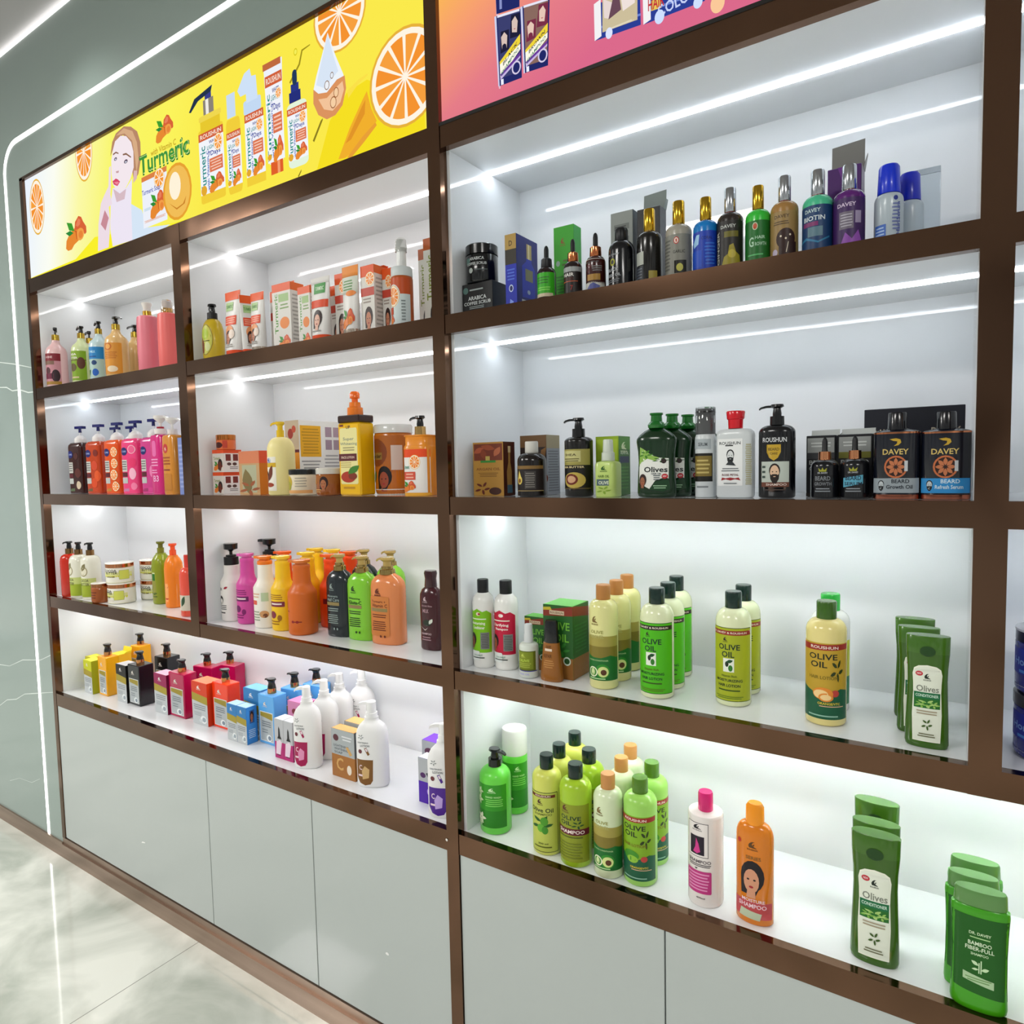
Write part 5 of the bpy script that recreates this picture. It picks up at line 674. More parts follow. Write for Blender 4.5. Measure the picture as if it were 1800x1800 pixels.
carton('open grey carton behind the black screw cap bottle', 0.3664, 0.1246, B_, 0.0485, 0.0293, 0.1740, '#9aa09c', [('ln', .1, .6, .9, .9, 2, '#7a807c'), ('r', .2, .82, .7, .835, '#4a4e4c')], [('r', 0, 0, 1, 1, '#5c6870')])
TC = shoulder(.60, .70, .36)
tall = [((0.4494, 0.0500, 0.0235, 0.1413), 'black bottle with tall gold cap and small gold label', '#1a1410', '#c8a030', [('r', -1.3, .25, -.1, .42, '#b8bcb4'), ('r', -1.3, .04, -.1, .24, '#1c2430'), ('r', .3, .04, 1.0, .16, '#a89a48'), ('ln', -1.2, .07, -.2, .22, 4, '#6a727c')]),
 ((0.5067, 0.0500, 0.0241, 0.1427), 'grey amber bottle with gold cap and red cross emblem', '#b0aca0', '#c8a030', [('r', -1.4, .04, 1.4, .55, '#8f8f86'), ('e', .15, .47, .2, .045, '#c8403c'), ('e', .15, .47, .15, .034, '#ece4d8'), ('r', .1, .45, .2, .49, '#c8403c'), ('t', 'GARLIC', .35, .33, .9, .04, '#4a4a44'), ('r', .0, .06, .9, .22, '#26241c'), ('e', .4, .13, .25, .05, '#c8c464'), ('ln', -1.2, .1, -.3, .5, 9, '#6a6a64')]),
 ((0.5569, 0.0500, 0.0221, 0.1380), 'vivid blue bottle with tall gold cap', '#1c8ad0', '#c8a030', [('r', -1.4, .04, 1.4, .54, '#1a4ab8'), ('p', '#a8d0f0', [(-.9, .4), (-.5, .5), (-.2, .5), (-.3, .38), (-.8, .34)]), ('t', 'CORAL', .4, .45, .9, .04, '#0e2a7c'), ('ln', .2, .1, 1.1, .4, 7, '#3c7ad8'), ('r', -1.2, .08, .0, .3, '#1c5ac8')]),
 ((0.6007, 0.0500, 0.0224, 0.1439), 'silver capped ginger bottle with vertical lettering and ginger root', '#3c3430', '#b8bcc0', [('r', -1.4, .04, 1.4, .58, '#33302c'), ('t', 'DAVEY', .1, .51, 1.2, .04, '#c8ccc8'), ('t', 'GINGER', -.8, .27, .4, .3, '#c8c8b8', 90), ('r', -.2, .38, .9, .45, '#7a742c'), ('p', '#a89c34', [(-.4, .05), (1.1, .05), (1.0, .16), (.7, .2), (.5, .3), (.2, .28), (.1, .18), (-.2, .15)]), ('e', .4, .18, .3, .05, '#c8b84c')]),
 ((0.6484, 0.0500, 0.0209, 0.1366), 'green hair growth bottle with tall gold cap', '#46c84c', '#c8a030', [('r', -1.4, .04, 1.4, .54, '#1c7a30'), ('e', .0, .47, .22, .048, '#c8d4b8'), ('e', .0, .47, .16, .036, '#c8684c'), ('t', 'G', -.3, .28, .4, .12, '#b8dcc0'), ('t', 'HAIR', .4, .33, .8, .04, '#b8dcc0'), ('t', 'ROWTH', .45, .25, .9, .045, '#b8dcc0'), ('ln', -.7, .1, .7, .14, 1, '#6ac47c')]),
 ((0.6918, 0.0500, 0.0224, 0.1422), 'tan bottle with silver cap and brown scalp drawing', '#b08a54', '#b8bcc0', [('r', -1.4, .04, 1.4, .56, '#a48a58'), ('t', 'DAVEY', .0, .5, 1.1, .04, '#5a4424'), ('e', .3, .24, .7, .12, '#3c1c14'), ('r', -.2, .04, 1.1, .2, '#3c1c14'), ('e', .3, .24, .07, .012, '#e8dcc8'), ('e', -.05, .27, .07, .012, '#e8dcc8'), ('e', .6, .28, .07, .012, '#e8dcc8'), ('p', '#e8dcc8', [(.3, .08), (.36, .08), (.5, .2), (.46, .2)]), ('e', -.5, .09, .22, .04, '#c8bcd0'), ('ln', -.7, .4, .6, .45, 2, '#6a5434')]),
 ((0.7439, 0.0500, 0.0234, 0.1390), 'teal blue biotin bottle with silver cap', '#5cc8a0', '#b8bcc0', [('r', -1.4, .04, 1.4, .56, '#1c4a78'), ('t', 'DAVEY', -.2, .5, 1.1, .045, '#c8dcdc'), ('t', 'BIOTIN', -.1, .41, 1.5, .055, '#dfe8ec'), ('r', -.9, .32, .2, .37, '#8a3c78'), ('r', -.5, .2, .5, .31, '#6a8a98'), ('p', '#3c8ab0', [(-1.4, .16), (-.6, .2), (.2, .14), (1, .2), (1, .18), (.2, .12), (-.6, .17), (-1.4, .13)])]),
 ((0.7911, 0.0500, 0.0237, 0.1355), 'purple bottle with silver cap in front of the open purple carton', '#6a2a80', '#b8bcc0', [('r', -1.4, .04, 1.4, .58, '#4a2668'), ('t', 'DAVEY', -.05, .5, 1.2, .045, '#d8c8e0'), ('r', -.5, .22, .4, .42, '#7c7484'), ('ln', -.45, .24, .35, .4, 5, '#b8b4c0'), ('r', .5, .28, .9, .42, '#a89cb8'), ('p', '#9c5cb8', [(-.4, .04), (-.1, .18), (.3, .1), (.7, .2), (1.0, .04)])])]
for T, lb, bc, cc, art in tall:
    B('hair_oil_bottle', lb, T, B_, TC, bc, art=art, cap=[([(.69, .34, .34), (.705, .42, .42), (.715, .42, .42)], '#8a3c40' if cc[1] == 'b' else '#8a6a28', 'g', 'neck_ring'), ([(.712, .44, .44), (.72, .46, .46), (.985, .45, .45), (1, .41, .41)], cc, 'm', 'tall_cap')])
carton('open black carton with raised grey flap behind the gold capped black bottle', .4245, .125, B_, .0474, .034, .168, '#17181c', [('r', .1, .1, .9, .8, '#1e2026')], [('r', 0, 0, 1, 1, '#55585c')], open_=.042, topcol='#8e9896')
carton('open purple carton with tall grey flap raised', .776, .13, B_, .052, .045, .158, '#5a1e78', [('t', 'DAVEY', .45, .6, .7, .09, '#d8c8e0'), ('ln', .1, .42, .6, .5, 2, '#a884b8'), ('p', '#7c3a98', [(.3, 1), (.5, .8), (.7, 1)])], [('r', 0, 0, 1, 1, '#8c8494')], open_=.058, topcol='#8a8a86')
B('spray_bottle', 'clear lotion spray bottle with bright blue cap', (0.8468, 0.0600, 0.0207, 0.1241), B_, shoulder(.55, .64, .62), '#c8d4dc', fin='s', cap=[([(.64, .78, .78), (.65, .8, .8), (.97, .72, .72), (1, .62, .62)], '#1a44e0', 's', 'spray_cap')], art=[('r', -1.0, .08, -.1, .24, '#4a78c8'), ('ln', -.9, .1, -.2, .22, 3, '#b8d0f0'), ('t', 'Hair Serum', .75, .3, .4, .3, '#4a5aa8', 90), ('e', .55, .55, .16, .03, '#3c4a9c'), ('ln', .3, .15, .9, .5, 8, '#7a86b8')])
B('spray_bottle', 'second blue capped spray bottle hidden behind the bright blue capped one', (.872, .115, .0207, .1241), B_, shoulder(.55, .64, .62), '#c8d4dc', fin='s', cap=[([(.64, .78, .78), (.65, .8, .8), (.97, .72, .72), (1, .62, .62)], '#2438c8', 's', 'spray_cap')])
carton('clear plastic sleeve box behind the blue capped sprays', .889, .17, B_, .05, .045, .14, '#dfe8ee', (), (), (), fin='x')

# ------------------------------------------------------------------ left cabinet, bottom shelf: cartons with matching pump bottles
def serumbox(label, T, c, top, side, name='product_box', face=True, group=None, dark='#8c8f90'):
    f = [('r', 0, .72, 1, 1, c), ('r', 0, 0, 1, .56, '#c9ced0'), ('p', '#b0a03c', [(0, .56), (1, .50), (1, .68), (0, .74)]), ('lg', .45, .88, .12, .04, '#e8e4e0'), ('ln', .1, .34, .9, .48, 3, '#8a9298'), ('ln', .1, .2, .6, .3, 3, '#a4abb0'), ('e', .72, .14, .2, .09, '#eef2f2'), ('e', .76, .14, .12, .055, '#a8b4bc'), ('e', .55, .1, .12, .04, '#d4dadc')]
    return carton(label, T[0], T[1], E_, T[2], T[3], T[4], c, f if face else [('r', 0, 0, 1, 1, c)], [('r', 0, 0, 1, 1, side)], [('r', .02, .04, .98, .96, top)], group=group)
def serumpump(label, T, H, c, side, r=.0135, label_=True):
    """flat shouldered rectangular bottle in one colour with a gold collared black pump"""
    x, y, w_, d, h = T; t = thing('pump_bottle', label, 'bottle', (x, y, E_))
    boxes('body', [(-w_ / 2, -d / 2, 0, w_ / 2, d / 2, h)], mat(c, 'g'), t, .0022)
    if label_:
        f = [('r', .1, .06, .92, .66, '#dfe3e2'), ('r', .13, .075, .89, .645, '#bcc2c4'), ('p', '#a8983c', [(.13, .56), (.89, .51), (.89, .64), (.13, .645)]), ('lg', .45, .82, .12, .04, '#e8e0d8'), ('ln', .2, .35, .8, .48, 3, '#7a8288'), ('ln', .2, .22, .6, .32, 2, '#8f979c'), ('e', .65, .14, .16, .07, '#f0f4f4'), ('e', .68, .14, .1, .045, '#8f9ca8')]
        canvas('label', f, lambda u, v, k: ((u - .5) * w_, -d / 2 - k, v * h), t, 'c')
    z0, H2 = h - .0005, H - h
    loft('collar', [(z0, r, r, 2), (z0 + H2 * .36, r, r, 2)], mat('#c88a54', 'm'), t)
    loft('pump_head', [(z0 + H2 * .36, r * .95, r * .95, 2), (z0 + H2 * .5, r * .9, r * .9, 2), (z0 + H2 * .72, r * .72, r * .72, 2), (z0 + H2 * .86, r * .9, r * .9, 2), (z0 + H2 * .9, r * 1.15, r * 1.0, 2), (z0 + H2, r * 1.05, r * .9, 2)], mat('#1a1413', 'g'), t)
    zz = z0 + H2 * .9
    fromfaces('nozzle', [(-r * q, s * r * ww, zz + dz + e) for q, ww, dz in ((.3, .4, 0), (1.9, .28, -.001), (2.2, .2, -.0035)) for s, e in ((-1, -.0022), (1, -.0022), (1, .0028), (-1, .0028))], [(0, 1, 5, 4), (1, 2, 6, 5), (2, 3, 7, 6), (3, 0, 4, 7), (4, 5, 9, 8), (5, 6, 10, 9), (6, 7, 11, 10), (7, 4, 8, 11), (8, 9, 10, 11), (3, 2, 1, 0)], [mat('#1a1413', 'g')], t)
    return t
def bdims(T, w_=None, d=None, h=None): return (T[0], T[1], w_ or T[2], d or T[3], h or T[4])
serumbox('yellow-green serum carton, leftmost on the bottom shelf', (-1.945, .12, .05, .045, .128), '#d9cf2c', '#eae848', '#cfcf34')
serumbox('yellow-green serum carton standing in front of the leftmost one', (-1.885, .088, .062, .045, .13), '#cdd02c', '#ecec50', '#b8c034')
yB = serumpump('yellow pump bottle at the front of the yellow group', bdims((-1.8027, 0.1053, 0.0598, 0.0502, 0.1515), .062, .05, .1515), .1983, '#f2b416', 0)
dup(yB, 'yellow pump bottle standing at the back of the yellow group', (-1.86, .262, E_), 4)
carton('yellow serum carton with open lid behind the front yellow pump bottle', -1.878, .188, E_, .062, .055, .132, '#f0c81c', [('r', 0, 0, 1, 1, '#e8c420')], [('r', 0, 0, 1, 1, '#f2c020')], [('r', .02, .02, .98, .98, '#f6e040')], open_=.02, topcol='#f2da30')
serumbox('black serum carton with silver front beside the front black pump bottle', (-1.660, .104, .070, .05, .142), '#242223', '#c8c4c4', '#1d1c1e')
kB = serumpump('black pump bottle at the front of the black pair', (-1.5808, 0.1115, 0.0765, 0.0561, 0.1508), .1967, '#1b1d22', 0)
dup(kB, 'black pump bottle standing behind the front black one', (-1.60, .225, E_), 6)
serumbox('magenta serum carton with pale top at the shelf front', (-1.41, .112, .08, .048, .142), '#a01c60', '#e0b8cc', '#8c1450')
mB = serumpump('magenta pump bottle at the front of the magenta group', (-1.3213, 0.1201, 0.0929, 0.0499, 0.1566), .2002, '#b80f58', 0)
mB2 = dup(mB, 'magenta pump bottle, middle of the magenta group', (-1.315, .212, E_), 8)
dup(mB, 'magenta pump bottle, rearmost of the magenta group', (-1.262, .268, E_), 10)
serumbox('orange serum carton with pale orange top beside the orange pump bottle', (-1.184, .125, .088, .06, .146), '#d84a20', '#f0906c', '#e04a1c')
serumpump('orange-red flat shouldered pump bottle beside the orange serum carton', (-1.090, .1338, .086, .048, .153), .1964, '#f0481a', 0)
for T, lb in (((-.966, .0865, .049, .038, .1176), 'light blue serum carton, left one of the front twins'), ((-.916, .0865, .049, .038, .1176), 'light blue serum carton with small portrait, right one of the front twins')):
    o = serumbox(lb, T, '#3c8ac4', '#bfe0f0', '#4a9ae0')
c = canvas('portrait', [('r', .3, .55, .75, .9, '#3c6aa8'), ('fc', .52, .74, .17, .12, '#b87a5a', '#3a1c1c'), ('ln', .15, .15, .85, .4, 5, '#c8e0f4')], lambda u, v, k: (.0246 + k, (u - .5) * .038, v * .1176), o)
serumbox('taller light blue serum carton behind the twin cartons', (-.925, .139, .085, .05, .1596), '#3c86bc', '#8cc8e4', '#4a9ae0')
bB = serumpump('light blue pump bottle at the front of the blue group', (-.8423, .1289, .0762, .05, .1572), .204, '#6cb4ec', 0)
dup(bB, 'light blue pump bottle, middle of the blue group', (-.828, .205, E_), 6); dup(bB, 'light blue pump bottle, rearmost of the blue group', (-.80, .27, E_), 8)
for x, lb in ((-.722, 'small pink and white dropper carton, left of the front pair'), (-.681, 'small pink and white dropper carton, right of the front pair')):
    carton(lb, x, .077, E_, .040, .04, .1187, '#dfe0e4', [('r', 0, 0, 1, 1, '#c4c6ca'), ('r', 0, 0, 1, .42, '#c02c80'), ('p', '#eddce8', [(.1, .1), (.6, .1), (.8, .42), (.6, .48), (.2, .42)]), ('p', '#1c1e22', [(.3, .5), (.8, .5), (.65, .58), (.6, .75), (.5, .82), (.44, .75), (.42, .58)]), ('ln', .15, .05, .7, .12, 1, '#7a1c50')], [('r', 0, 0, 1, .42, '#b02074'), ('r', 0, .42, 1, 1, '#c8c8cc'), ('r', .3, .62, .8, .88, '#8a4a44'), ('r', .3, .08, .8, .16, '#d8c8d4')], [('r', .03, .03, .97, .97, '#eef0f2')])
carton('taller pink carton behind the small dropper cartons', -.716, .142, E_, .075, .05, .1527, '#d060a0', [('r', 0, 0, 1, 1, '#d8dce0'), ('r', 0, .7, 1, 1, '#d490b8'), ('e', .4, .8, .15, .06, '#8a2c3c')], [('r', 0, 0, 1, 1, '#c84c94')], [('r', .02, .02, .98, .98, '#ec9cc8')])
WP = [(0, .9), (.01, .96), (.03, 1), (.60, 1), (.66, .93), (.71, .8), (.745, .62), (.765, .48), (.79, .44), (.81, .44)]
def wl(c1, c2): return [('p', c1, [(-.88, .12), (-.7, .055), (-.35, .03), (.0, .045), (.15, .09), (.2, .34), (-.88, .34)]), ('p', c2, [(-.5, .1), (-.1, .12), (-.05, .22), (-.35, .26), (-.55, .2)]), ('t', 'C', -.62, .24, .2, .06, '#f0dce4'), ('ln', -.8, .12, -.5, .17, 1, '#f0dce4'), ('r', -.86, .335, .19, .345, '#f4f4f4'),
    ('ol', -.55, .60, .2, .03, '#9aa0a0'), ('t', 'LIGHTENING', -.42, .535, .7, .018, '#8a9094'), ('t', 'LOTION', -.3, .50, .6, .026, '#7a8084'), ('p', c1, [(-.35, .47), (-.2, .48), (.0, .40), (-.12, .385)]), ('e', -.62, .43, .12, .025, '#7a4048'), ('p', '#f4e4ec', [(-.3, .465), (-.2, .472), (-.12, .44), (-.2, .43)])]
WK = dict(fin='p', br=.62, n=2.5, flat=True, cv=.05, pmp=dict(r=.36, cc='#efefee', cf='p', hc='#f1f1f0', hfin='p', st='white', ang=185, nl=2.4), rot=27)
def wpump(lb, T, c1, c2, **k): return B('pump_bottle', lb, T, E_, WP, '#efefee', art=wl(c1, c2), **{**WK, **k})
w1 = wpump('white lotion pump bottle with magenta label, front of the row of four', (-.607, .069, .040, .2347), '#b01c60', '#e8a0c4')
dup(w1, 'second white lotion pump bottle from the front of the magenta labelled row', (-.611, .137, E_)); dup(w1, 'third white lotion pump bottle from the front of the magenta labelled row', (-.620, .205, E_)); dup(w1, 'rearmost white lotion pump bottle of the magenta labelled row', (-.587, .265, E_))
wpump('white lotion pump bottle with brown-gold label beside the gold cartons', (-.3627, .0829, .0435, .2297), '#8c6430', '#d8b884')
wpump('white lotion pump bottle with purple label half hidden by the brown post', (-.092, .058, .043, .2297), '#5c2c9c', '#c8b0e8')
GF = lambda c, c2: [('r', 0, 0, 1, .47, c), ('r', 0, .47, 1, 1, '#b4babc'), ('e', .2, .82, .12, .07, '#6a3a44'), ('ln', .45, .78, .9, .9, 2, '#dfe2e4'), ('t', 'LIGHTENING', .42, .66, .66, .05, '#6a7078'), ('t', 'WHITENING', .42, .59, .6, .05, '#6a7078'), ('t', 'SOAP', .3, .52, .35, .05, '#6a7078'), ('p', c2, [(.62, .66), (.72, .68), (.9, .54), (.8, .5)]), ('t', 'C', .35, .28, .3, .26, c2), ('e', .75, .2, .1, .1, '#eee4d4')]
for T, lb in (((-.457, .080, .09, .034, .135), 'gold and silver soap carton, front one of the pair'), ((-.452, .125, .085, .04, .142), 'gold and silver soap carton, back one of the pair')):
    carton(lb, T[0], T[1], E_, T[2], T[3], T[4], '#b8864a', GF('#b07a3c', '#d8b070'), [('r', 0, 0, 1, .47, '#a8743a'), ('r', 0, .47, 1, 1, '#6a7074'), ('ln', .2, .55, .8, .9, 4, '#c8ccd0')], [('r', .02, .02, .98, .98, '#e0b878')])
carton('tall purple and silver carton at the right end of the left bottom shelf', -.184, .142, E_, .0658, .05, .1405, '#6a2cc0', [('r', 0, 0, 1, .42, '#8a3cc0'), ('r', 0, .42, 1, 1, '#b4b8be'), ('e', .35, .8, .22, .07, '#6a3a5c'), ('r', .05, 0, .95, .4, '#8438b8')], [('r', 0, 0, 1, 1, '#7a40c8')], [('r', .02, .02, .98, .98, '#8a4ae0')])
carton('short purple and silver soap carton in front of the tall purple one', -.166, .088, E_, .050, .034, .1167, '#5a24a8', [('r', 0, 0, 1, .48, '#5a22b0'), ('r', 0, .48, 1, 1, '#b8bcc0'), ('e', .3, .62, .18, .06, '#5a2c6c'), ('p', '#3a3c48', [(.5, .68), (.65, .7), (.85, .56), (.72, .53)]), ('e', .7, .28, .15, .08, '#c8b0f0')], [('r', 0, 0, 1, 1, '#7a50b8')], [('r', .02, .02, .98, .98, '#f0f2f6')])

# ------------------------------------------------------------------ left cabinet, second shelf from below
RP = [(0, .9), (.012, .96), (.03, 1), (.64, 1), (.70, .95), (.745, .8), (.77, .55), (.775, .4)]
kp = dict(r=.42, cc='#8a6a44', hc='#17181b', st='std', ang=180, nl=2.0)
AC = [('r', -1.4, .05, 1.4, .28, '#a8b83a'), ('r', -1.4, .26, 1.4, .38, '#ccd48c'), ('e', .1, .50, .5, .09, '#a8a07c'), ('e', .1, .5, .4, .07, '#e4e0cc'), ('lf', .1, .57, .5, .08, 60, '#8c8460'), ('t', 'COCOA', .1, .34, 1.1, .05, '#5a5a34'), ('t', 'BUTTER', .1, .27, 1.2, .05, '#5a5a34')]
r1 = B('pump_bottle', 'red pump bottle with black and bronze pump, leftmost of the cell', (-1.925, .045, .0335, .2129), D_, RP, '#c8341c', pmp=kp, rot=20)
r2 = B('pump_bottle', 'cream and green pump bottle directly beside the red one', (-1.8572, .047, .0335, .2129), D_, RP, '#e8e6d8', art=AC, pmp=kp, rot=-10)
dup(r2, 'cream and green pump bottle next to the small brown jar', (-1.787, .056, D_), 10)
jar('small brown jar with gold lid band at the shelf edge', -1.6816, .0354, D_, .0295, .072, '#b06a3c', '#f2efe8', .80, [('r', -1.4, .1, 1.4, .7, '#a8602c'), ('ln', -.8, .2, .7, .6, 3, '#7a3c1c')], band='#b87a50')
CB = [('r', -1.5, .04, 1.5, .5, '#d8d83c'), ('r', -1.5, .4, 1.5, .55, '#dfe0a0'), ('t', 'COCOA', -.2, .64, 1.1, .12, '#2a2620'), ('t', 'BUTTER', -.1, .52, 1.0, .12, '#2a2620'), ('t', 'CREAM', -.15, .34, .7, .07, '#6a5a2c'), ('rr', .5, .2, 1.25, .66, .05, .03, '#b8bc8c'), ('rr', .53, .22, 1.22, .64, .05, .03, '#d8dc6c')]
j1 = jar('large cocoa butter jar, lower one of the front stack', -1.6037, .0722, D_, .0462, .0735, '#f2f0e4', '#f6f4ee', .78, CB, band='#c8865c')
dup(j1, 'large cocoa butter jar stacked on top in the front stack', (-1.610, .0725, D_ + .0737), 30)
dup(j1, 'large cocoa butter jar, lower one of the back stack', (-1.577, .178, D_), 25); dup(j1, 'large cocoa butter jar stacked on top in the back stack', (-1.575, .178, D_ + .0737), 40)
FP = [(0, .92), (.01, .98), (.03, 1), (.3, .99), (.5, 1.0), (.6, 1.0), (.70, .92), (.76, .72), (.80, .5), (.815, .5)]
B('pump_bottle', 'olive green pump bottle with dark green waist band', (-1.4470, 0.1368, 0.0320, 0.2229), D_, FP, '#9aa61e', fin='s', n=2.2, pmp=dict(r=.42, cc='#8a8a24', cf='g', hc='#7c7c28', st='low', ang=175, nl=1.9), art=[('r', -1.4, .38, 1.4, .5, '#1c7a2c'), ('r', -1.4, .49, 1.4, .51, '#d4dcb0'), ('r', -1.4, .06, 1.4, .38, '#9c9c4c'), ('ol', .5, .2, .6, .1, '#3a6a1c'), ('lf', -.5, .26, .5, .1, 110, '#2c5a1c'), ('ln', -.3, .1, .6, .2, 2, '#6a7a2c')])
B('pump_bottle', 'orange pump bottle with honey pot label', (-1.337, .118, .0300, .2225), D_, FP, '#f8921c', fin='s', n=2.2, pmp=dict(r=.42, cc='#f0642c', cf='g', hc='#f2602a', hfin='g', st='low', ang=178, nl=1.8), art=[('r', -1.2, .1, 1.3, .38, '#f4b070'), ('e', .0, .2, .55, .07, '#c83c14'), ('r', -.4, .25, .4, .29, '#c84418'), ('p', '#b02c14', [(-.6, .34), (0, .3), (.6, .37), (.3, .33), (0, .28), (-.4, .31)])])
B('pump_bottle', 'coral red bottle mostly hidden behind the brown upright', (-1.150, .06, .029, .2), D_, shoulder(.66, .8, .4), '#e8604c', fin='g', cap=(DISC(.8, .45), '#d84a3c', 'g'), art=[('r', -1.2, .1, 1.2, .35, '#d8d0c0'), ('lf', .2, .25, .5, .1, 60, '#3a5a3c')])
# flared neck lotion bottles
NP = [(0, .9), (.012, .97), (.03, 1), (.54, 1.0), (.565, .99), (.60, .88), (.65, .70), (.70, .62), (.88, .58), (.9, .58)]
def neck(lb, T, col, cap, art=(), rot=0, ccol=None): return B('pump_bottle', lb, T, D_, NP, col, fin='p', n=2, art=art, rot=rot + 12, cap=[([(.88, .6, .6), (.905, .62, .62), (.93, .58, .58)], ccol or col, 'p', 'collar')], pmp=dict(r=.5, cc=cap, cf='p', hc=cap, hfin='p', st='flatcap', ang=185, nl=1.8))
_pump = pump
def pump(t, z0, z1, r, ccol, hcol, ang=180, style='std', cfin='m', nl=2.3, hfin='g'):
    if style != 'flatcap': return _pump(t, z0, z1, r, ccol, hcol, ang, style, cfin, nl, hfin)
    H = z1 - z0; a = radians(ang); vs, fs = loftdata([(z0 + H * .2, r * .9, r * .9, 2), (z0 + H * .55, r * .85, r * .85, 2), (z0 + H * .6, r * 1.2, r * 1.2, 2), (z0 + H * .95, r * 1.25, r * 1.25, 2), (z1, r * 1.1, r * 1.1, 2)], 28)
    k = len(vs)
    for d in (0, r * nl):
        for s, e in ((-1, .6), (1, .6), (1, .95), (-1, .95)): ww = r * .45 if d else r * .6; vs.append((cos(a) * d - sin(a) * s * ww, sin(a) * d + cos(a) * s * ww, z0 + H * e))
    fs += [(k, k + 1, k + 5, k + 4), (k + 1, k + 2, k + 6, k + 5), (k + 2, k + 3, k + 7, k + 6), (k + 3, k, k + 4, k + 7), (k + 4, k + 5, k + 6, k + 7)]
    fromfaces('pump_head', vs, fs, [mat(hcol, hfin)], t, smooth=40)
def nl_(c, d): return [('ln', -.9, .42, .6, .5, 3, c), ('rr', -.7, .33, .75, .40, .05, .01, d), ('ln', -.6, .345, .6, .39, 1, '#f0e4e0'), ('e', -.35, .22, .35, .05, d), ('e', .3, .18, .2, .04, c), ('ln', -.8, .08, .3, .15, 2, c)]
MPR = [(0, .9), (.012, .97), (.03, 1), (.49, 1.0), (.51, .99), (.54, .88), (.58, .72), (.62, .66), (.72, .66), (.725, .6)]
y1 = B('pump_bottle', 'white flared neck lotion bottle with raised black pump', (-0.9616, 0.0894, 0.0351, 0.2417), D_, MPR, '#eeeae6', fin='p', art=[('t', 'logic', -.45, .42, .75, .055, '#2a2a2e'), ('lf', .35, .44, .24, .03, 30, '#b02c44'), ('e', -.25, .28, .3, .055, '#1a1a1e'), ('e', -.2, .265, .16, .035, '#eeeae6'), ('ln', -.6, .15, .4, .22, 3, '#6a6a6e'), ('ln', -.6, .1, .3, .13, 1, '#2a2a2e')], pmp=dict(r=.62, cc='#1b1b1e', cf='p', hc='#1b1b1e', hfin='p', st='disc', ang=165, nl=2.6))
dup(y1, 'white flared neck bottle with raised black pump, standing behind the pink one', (-.965, .235, D_), 30)
neck('pink flared neck lotion bottle next to the white black-pump one', (-.8806, .0878, .0338, .2152), '#d65aa8', '#dc6cb4', nl_('#8c2474', '#7a1c6c'))
neck('white flared neck lotion bottle with orange cap', (-0.7865, 0.0823, 0.0357, 0.2136), '#f2ede4', '#f08a2c', [('ln', -.9, .42, .2, .5, 2, '#e0b8a0'), ('rr', -.9, .33, -.1, .39, .05, .01, '#e0705a'), ('r', .3, .38, .9, .5, '#c4d4b8'), ('e', .5, .2, .4, .05, '#d8a878'), ('e', .6, .18, .2, .03, '#8a5a3c'), ('ln', -.8, .1, .2, .25, 4, '#a8b09c')], ccol='#f08a2c')
y4 = neck('yellow flared neck lotion bottle at the front beside the orange-brown one', (-0.7079, 0.0844, 0.0353, 0.2175), '#f4cc28', '#f6d23c', nl_('#a8781c', '#8c3a4c'))
y5 = neck('orange-brown flared neck lotion bottle, largest at the shelf front', (-.6179, .0785, .0405, .2122), '#d8752c', '#dc8236', [('r', -1.2, .36, -.75, .42, '#7a2440'), ('ln', .0, .17, .6, .2, 1, '#8c2c24'), ('e', -.1, .185, .12, .018, '#a02c2c'), ('e', .25, .185, .12, .018, '#a02c2c'), ('ln', -.9, .3, -.4, .34, 1, '#a85a2c')])
o1 = neck('bright orange-red flared neck bottle behind the orange-brown one', (-.613, .186, .037, .2152), '#f2591c', '#f4702a', [('r', -.2, .33, 1.2, .4, '#8c1c2c'), ('e', .6, .2, .4, .05, '#a82c1c'), ('ln', .1, .42, .9, .5, 2, '#b03c1c')])
dup(o1, 'orange flared neck bottle at the very back behind the black gel bottle', (-.614, .262, D_))
dup(o1, 'orange topped flared neck bottle behind the white orange-capped one', (-.815, .175, D_))
dup(y4, 'yellow flared neck bottle in the middle row behind the orange-brown one', (-.706, .175, D_)); dup(y4, 'yellow flared neck bottle at the back, left one of two', (-.766, .262, D_)); dup(y4, 'yellow flared neck bottle at the back, right one of two', (-.688, .262, D_))
# faceted bottles
HP = [(0, .93), (.01, .98), (.03, 1), (.66, 1), (.72, .94), (.77, .74), (.80, .5), (.815, .42)]
def facet(name, lb, T, col, a): 
    t = B(name, lb, T, D_, HP, col, fin='g', rot=8, br=.62, n=2.6, flat=True, seg=12, cv=.05, cap=[([(.805, .42, .42), (.86, .40, .40), (.865, .36, .36)], '#a89058', 'm', 'collar')], pmp=dict(r=.36, cc='#a89058', hc='#c0a868', hfin='m', st='low', ang=190, nl=1.7), art=a); return t
def fl(c, w1_, w2_): return [('lg', -.25, .62, .18, .035, c), ('t', w1_, -.2, .50, .9, .028, c), ('t', w2_, -.15, .455, 1.0, .042, c), ('r', -.7, .385, .35, .425, '#9a8a5c'), ('ln', -.65, .31, .3, .36, 2, c), ('ln', -.65, .16, .25, .28, 5, c), ('e', -.1, .1, .06, .015, c), ('e', .15, .1, .06, .015, c)]
h1 = facet('pump_bottle', 'dark slate faceted pump bottle with gold pump', (-0.4981, 0.1132, 0.0423, 0.2292), '#2a3338', fl('#9aa8a4', 'Aloevera', 'Half Care'))
h2 = facet('pump_bottle', 'light green faceted pump bottle with gold pump', (-0.4134, 0.1155, 0.0447, 0.2285), '#8fd042', fl('#2c4a1c', 'Whitening', 'Gluta-C'))
